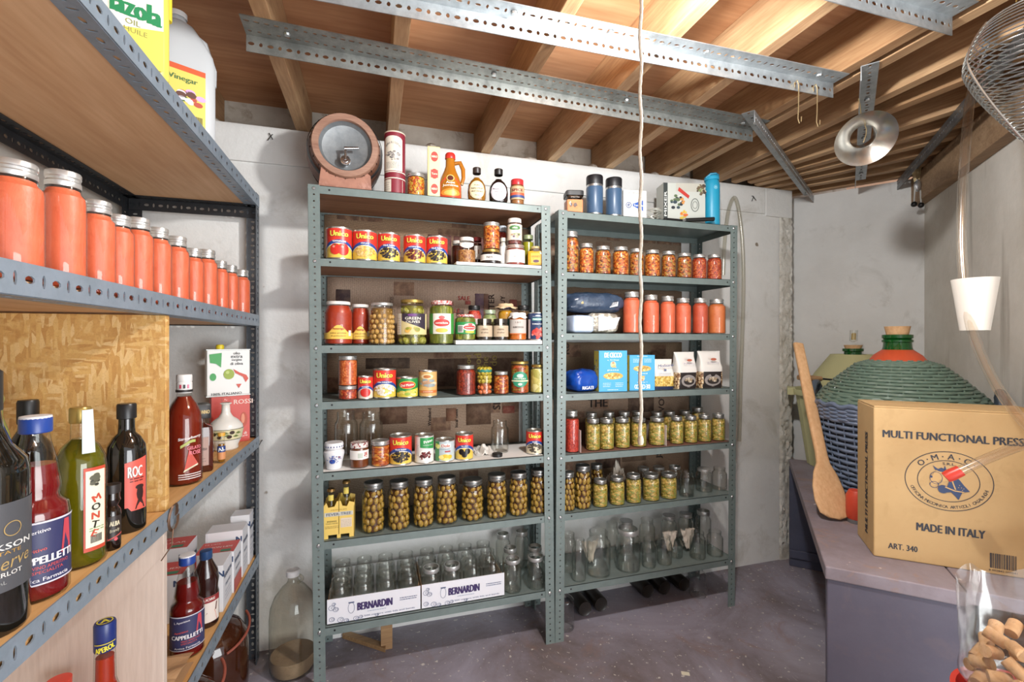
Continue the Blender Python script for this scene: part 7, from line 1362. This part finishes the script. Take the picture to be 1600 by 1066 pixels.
# bag of corks standing in a red bucket
bx, by = 1.114, .499; bk = thing('red_bucket', 'red plastic bucket at the bottom right corner under the bag of corks', 'bucket', (bx, by, .0005)); bt = .455
M().lathe([(0, .004), (.085, .004), (.088, 0), (.104, bt - .015), (.110, bt - .013), (.110, bt), (.102, bt), (.086, .01), (0, .01)], 40).build('bucket_body', bk, P('c03028', .4))
M().tube([(.111 * math.cos(a), .111 * math.sin(a), bt - .02 - .08 * math.sin(a)) for a in [PI * i / 16 for i in range(17)]], .003, 6).build('wire_handle', bk, STEEL)
M().lathe([(0, bt - .14), (.097, bt - .14), (.097, bt - .135), (0, bt - .135)], 30).build('inner_disc', bk, P('a82a22', .5))
q = random.Random(21); cbz = bt - .132; ck = None; cnt = 0
def cork():
    o = M().lathe([(0, -.0155), (.0100, -.0155), (.0108, -.0142), (.0108, .0142), (.0100, .0155), (0, .0155)], 14).build('wine_cork', mats=CORK); return o
KC = Kind(cork)
CORK2 = CORK
bagr = lambda z: max(.02, .094 - .35 * max(0, z - .18) - .25 * max(0, .03 - z))
for lay in range(10):
    zz = cbz + .016 + lay * .0255; rr = bagr(zz - cbz) - .019; rings = [rr, rr - .045, rr - .09]
    for ri, r_ in enumerate(rings):
        if r_ < .012: continue
        n_ = max(3, int(2 * PI * r_ / .036))
        for i in range(n_):
            if ri and lay < 8: continue
            a = 2 * PI * (i + .5 * (lay % 2)) / n_ + q.uniform(-.06, .06); x, y = bx + r_ * math.cos(a), by + r_ * math.sin(a)
            if ri == 0 and lay < 9 and (math.cos(a) * -bx + math.sin(a) * -by) < -.25 * math.hypot(bx, by): continue
            o = KC.put((x, y, zz + q.uniform(-.002, .002)), 'pale brown wine cork inside the clear plastic bag', 'cork', 'wine corks in the clear bag', 0); o.rotation_euler = (PI / 2 + q.uniform(-.6, .6), q.uniform(-.3, .3), a + q.uniform(-1.2, 1.2)); cnt += 1
m = M(); n, k = 48, 26; bh = PZ(915, .86) - cbz; pk = Vector((.05, .045))
for j in range(k + 1):
    t = j / k; z_ = cbz + bh * t; f = min(1, max(0, (t - .62) / .38)); r0 = .079 + .019 * min(1, max(0, (z_ - bt) / .03)) * (1 - .62 * f ** .9) - (.35 * max(0, z_ - cbz - .16) if 0 else 0)
    for i in range(n):
        a = 2 * PI * i / n; r_ = r0 * (1 + .05 * noise.noise((math.cos(a) * 2, math.sin(a) * 2, t * 4)) + .07 * f * math.sin(7 * a) + .03 * noise.noise((math.cos(a) * 6, math.sin(a) * 6, t * 9)))
        m.v.append((bx + pk.x * f * .8 + r_ * math.cos(a), by + pk.y * f * .8 + r_ * math.sin(a), z_ + .012 * f * math.sin(5 * a)))
for j in range(k):
    for i in range(n): a, b = j * n + i, j * n + (i + 1) % n; m.face([a, b, b + n, a + n], True)
o = m.build('plastic_bag', mats=FILM, sharp=80); tag(o, 'clear crinkled plastic bag full of wine corks standing in the red bucket', 'bag')

# ---------------------------------------------------------------- hanging things
X, Y = .60 * .637, .60; cd_ = thing('pull_cord', 'long white braided pull cord with a wooden knob hanging from the ceiling', 'cord', (XA(1001, .62), .62, PZC))
zb_ = ZA(1000, 690, .62) - PZC
pts = [(.0012 * math.sin(i * .5), .0012 * math.cos(i * .5), zb_ * i / 150) for i in range(151)]
M().tube(pts, [.0024 + .0005 * (i % 2) for i in range(151)], 7).build('rope', cd_, speck('rope', 'd2cbbd', 'bdb4a4', None, 200, .9, .3, 300)); M().lathe([(0, zb_ - .006), (.0035, zb_ - .005), (.0048, zb_ - .001), (.0045, zb_ + .004), (.003, zb_ + .009)], 14).build('knob', cd_, P('cfc3ae', .6))
for px, lb in ((1246, 'thin bent wire hook hanging from the bright rail, the left of two'), (1275, 'thin bent wire hook hanging from the bright rail, the right of two')):
    Y = 1.012; X = XA(px, Y); m = M(); m.tube([(-.014, 0, -.012), (-.016, 0, .0), (-.006, 0, .010), (.0, 0, -.002), (-.001, 0, -.07), (-.003, 0, -.10), (.002, 0, -.112), (.009, 0, -.106), (.010, 0, -.092)], .0014, 6); o = m.build('wire_hook', mats=P('a5916c', .35, .7), loc=(X, Y - .004, JZ - .030)); tag(o, lb, 'hook', 'wire hooks on the bright rail')
# funnel
dF = 1.36; fx, fy = PD(1352, dF); fz = PZ(217, dF); Rr = .078
fn = thing('steel_funnel', 'brushed stainless steel funnel ring hanging tilted under the short rail', 'funnel', (fx, fy, fz)); ax = Vector((-fx, -fy, H - fz)).normalized(); ax = (ax + Vector((.22, -.1, -.28))).normalized(); RMf = ax.to_track_quat('Z', 'Y').to_matrix().to_4x4()
M().lathe([(Rr * .40, -.050), (Rr * .42, -.030), (Rr * .44, -.026), (Rr * .96, 0), (Rr, .003), (Rr, .0045), (Rr * .95, .002), (Rr * .43, -.024), (Rr * .405, -.028), (Rr * .385, -.050), (Rr * .40, -.050)], 48, RMf).build('funnel_body', fn, P('c6c4be', .24, 1))
M().tube([(0, .02, JZ - .03 - fz), (.004, .018, JZ - .05 - fz), (.0, .012, .07), (.004, .0, .03), (-.004, -.005, .01), (-.008, .0, -.012)], .0014, 6).build('wire_hook', fn, P('a5916c', .35, .7))
# clothes pegs
dP = 2.02; px_, py_ = PD(1432, dP); pg = thing('clip_hanger', 'pair of pale clips on cords with small black beads hanging by the right wall beam', 'clip', (px_, py_, PZ(250, dP)))
for s in (-1, 1): M().tube([(s * .012, 0, .03), (s * .030, 0, -.01), (s * .018, 0, -.06), (s * .006, 0, -.10), (s * .004, 0, -.06), (s * .008, 0, -.01), (s * .012, 0, .03)], .006, 8).build('clip_loop', pg, P('c9b48a', .5)); M().tube([(s * .006, -.005, -.09), (s * .018, -.004, -.14), (s * .022, -.004, -.19)], .003, 6).build('cord', pg, P('d0d2d0', .35)); M().ball((s * .022, -.004, -.20), .012, .012, .012, 10, 7).build('bead', pg, BLACK)
M().ball((0, -.004, -.115), .016, .012, .028, 10, 7).build('foil_knot', pg, P('c9ccd0', .2, .8)); M().tube([(0, 0, .03), (0, 0, JZ - PZ(250, dP) - .02)], .0015, 6).build('hanging_wire', pg, P('a5916c', .35, .7))
# spiral wire strainer
dS = .98; sx, sy = PD(1618, dS); sz = PZ(120, dS); st = thing('wire_strainer', 'spiral wire strainer basket with steel rod hanging at the top right', 'strainer', (sx, sy, sz)); WIR = P('b5b6b4', .25, .95)
def sp(t): # radius along height, t 0 top .. 1 tip
    z = .135 - .29 * t; r = .115 * (1 - .25 * (t / .30 - 1) ** 2) if t < .30 else .115 * max(.06, 1 - ((t - .30) / .70) ** 1.25); return r, z
pts = []
N = 30
for i in range(N * 36 + 1): t = i / (N * 36); r, z_ = sp(t); a = 2 * PI * i / 36; pts.append((r * math.cos(a), r * math.sin(a), z_))
TL = Matrix.Rotation(.10, 4, 'Y')
M().tube([TL @ Vector(p) for p in pts], .0017, 5).build('wire_spiral', st, WIR)
for k in range(6):
    a = 2 * PI * k / 6 + .4; M().tube([TL @ Vector((sp(t / 20)[0] * 1.02 * math.cos(a), sp(t / 20)[0] * 1.02 * math.sin(a), sp(t / 20)[1])) for t in range(21)], .0024, 6).build('rib', st, WIR)
M().tube([(-.024, -.01, .06), (-.024, -.01, -.42)], .0055, 12).build('rod', st, P('b5b9bf', .25, .9)); M().tube([TL @ Vector((-.08, 0, .14)), (-.05, 0, .19), (-.03, 0, JZ - sz - .012)], .0014, 6).build('wire_hook', st, P('b59a5a', .35, .8))
# clear hose with white cone and red tip
hz_ = lambda px, py, d: Vector(PD(px, d) + (PZ(py, d),))
ctrl = [hz_(1545, 95, 1.30), hz_(1520, 140, 1.24), hz_(1511, 200, 1.20), hz_(1504, 300, 1.17), hz_(1503, 400, 1.15), hz_(1515, 500, 1.12), hz_(1540, 570, 1.09), hz_(1575, 630, 1.05), hz_(1625, 685, 1.00), hz_(1660, 700, .97), hz_(1640, 690, .96), hz_(1600, 695, 1.0), hz_(1540, 718, 1.05), hz_(1480, 745, 1.085)]
def spline(c, k=10):
    out = []
    for i in range(len(c) - 1):
        p0, p1, p2, p3 = c[max(i - 1, 0)], c[i], c[i + 1], c[min(i + 2, len(c) - 1)]
        for j in range(k): t = j / k; out.append(.5 * ((2 * p1) + (p2 - p0) * t + (2 * p0 - 5 * p1 + 4 * p2 - p3) * t * t + (3 * p1 - p0 - 3 * p2 + p3) * t ** 3))
    return out + [c[-1]]
hs = thing('siphon_hose', 'clear plastic siphon hose with a white cone and red tip looping before the carton', 'hose', tuple(ctrl[4])); sp_ = [p - ctrl[4] for p in spline(ctrl)]
M().tube(sp_, .0105, 12, cap=False).build('hose', hs, glass('hose_plastic', (.96, .94, .91), .8, .2, (1, .98, .95), .8, .10)); M().tube(sp_, .0062, 8).build('hose_bore', hs, glass('hose_inner', (.97, .95, .92), .6, .2, (1, .96, .92), .8, .08))
e1, e2 = sp_[-4], sp_[-1]; dd = (e2 - e1).normalized(); M().tube([e2 - dd * .030, e2 - dd * .008, e2 + dd * .004], [.0125, .0135, .012], 14).build('red_tip', hs, P('c23a2c', .35))
c = hz_(1523, 475, 1.13) - ctrl[4]; M().lathe([(.026, -.066), (.0275, -.066), (.044, .062), (.0425, .062), (.026, -.064)], 32, Matrix.Translation(c)).build('white_cone', hs, P('dcd8cf', .45)); M().lathe([(0, .058), (.042, .058), (.042, .061), (0, .061)], 28, Matrix.Translation(c)).build('cone_top', hs, P('dcd8cf', .45))
# second clear hose hanging on the back wall right of the right unit
yy = WY - .022; cw = [Vector((XA(a, yy), yy, ZA(a, b, yy))) for a, b in ((1130, 430), (1132, 380), (1138, 330), (1148, 309), (1156, 340), (1161, 400), (1161, 480), (1157, 600), (1155, 690))]
o = M().tube(spline(cw, 8), .0085, 10, cap=False).build('clear_hose', mats=glass('wall_hose', (.88, .87, .83), .7, .12, (.85, .85, .82))); tag(o, 'clear plastic hose looped on the white wall right of the shelf units', 'hose')
# nails and wires in the wall
for px, py, ax_, lb in ((422, 212, .4, 'bent black wire nails in the top of the white wall left of the keg'), (1172, 308, .6, 'short bent nail in the white wall right of the blue water bottle'), (404, 690, .1, 'steel bolt sticking out of the wall beside the rack post')):
    X = XA(px, WY); z_ = ZA(px, py, WY); m = M(); m.tube([(0, .0, 0), (.0, -.014, .002), (ax_ * .03, -.018, -.02)], .0016, 6); m.tube([(.012, 0, .004), (.010, -.012, .0), (-.01 * ax_, -.016, -.025)], .0014, 6); o = m.build('wall_nail', mats=P('3a3a36', .5, .6), loc=(X, WY - .001, z_)); tag(o, lb, 'nail')
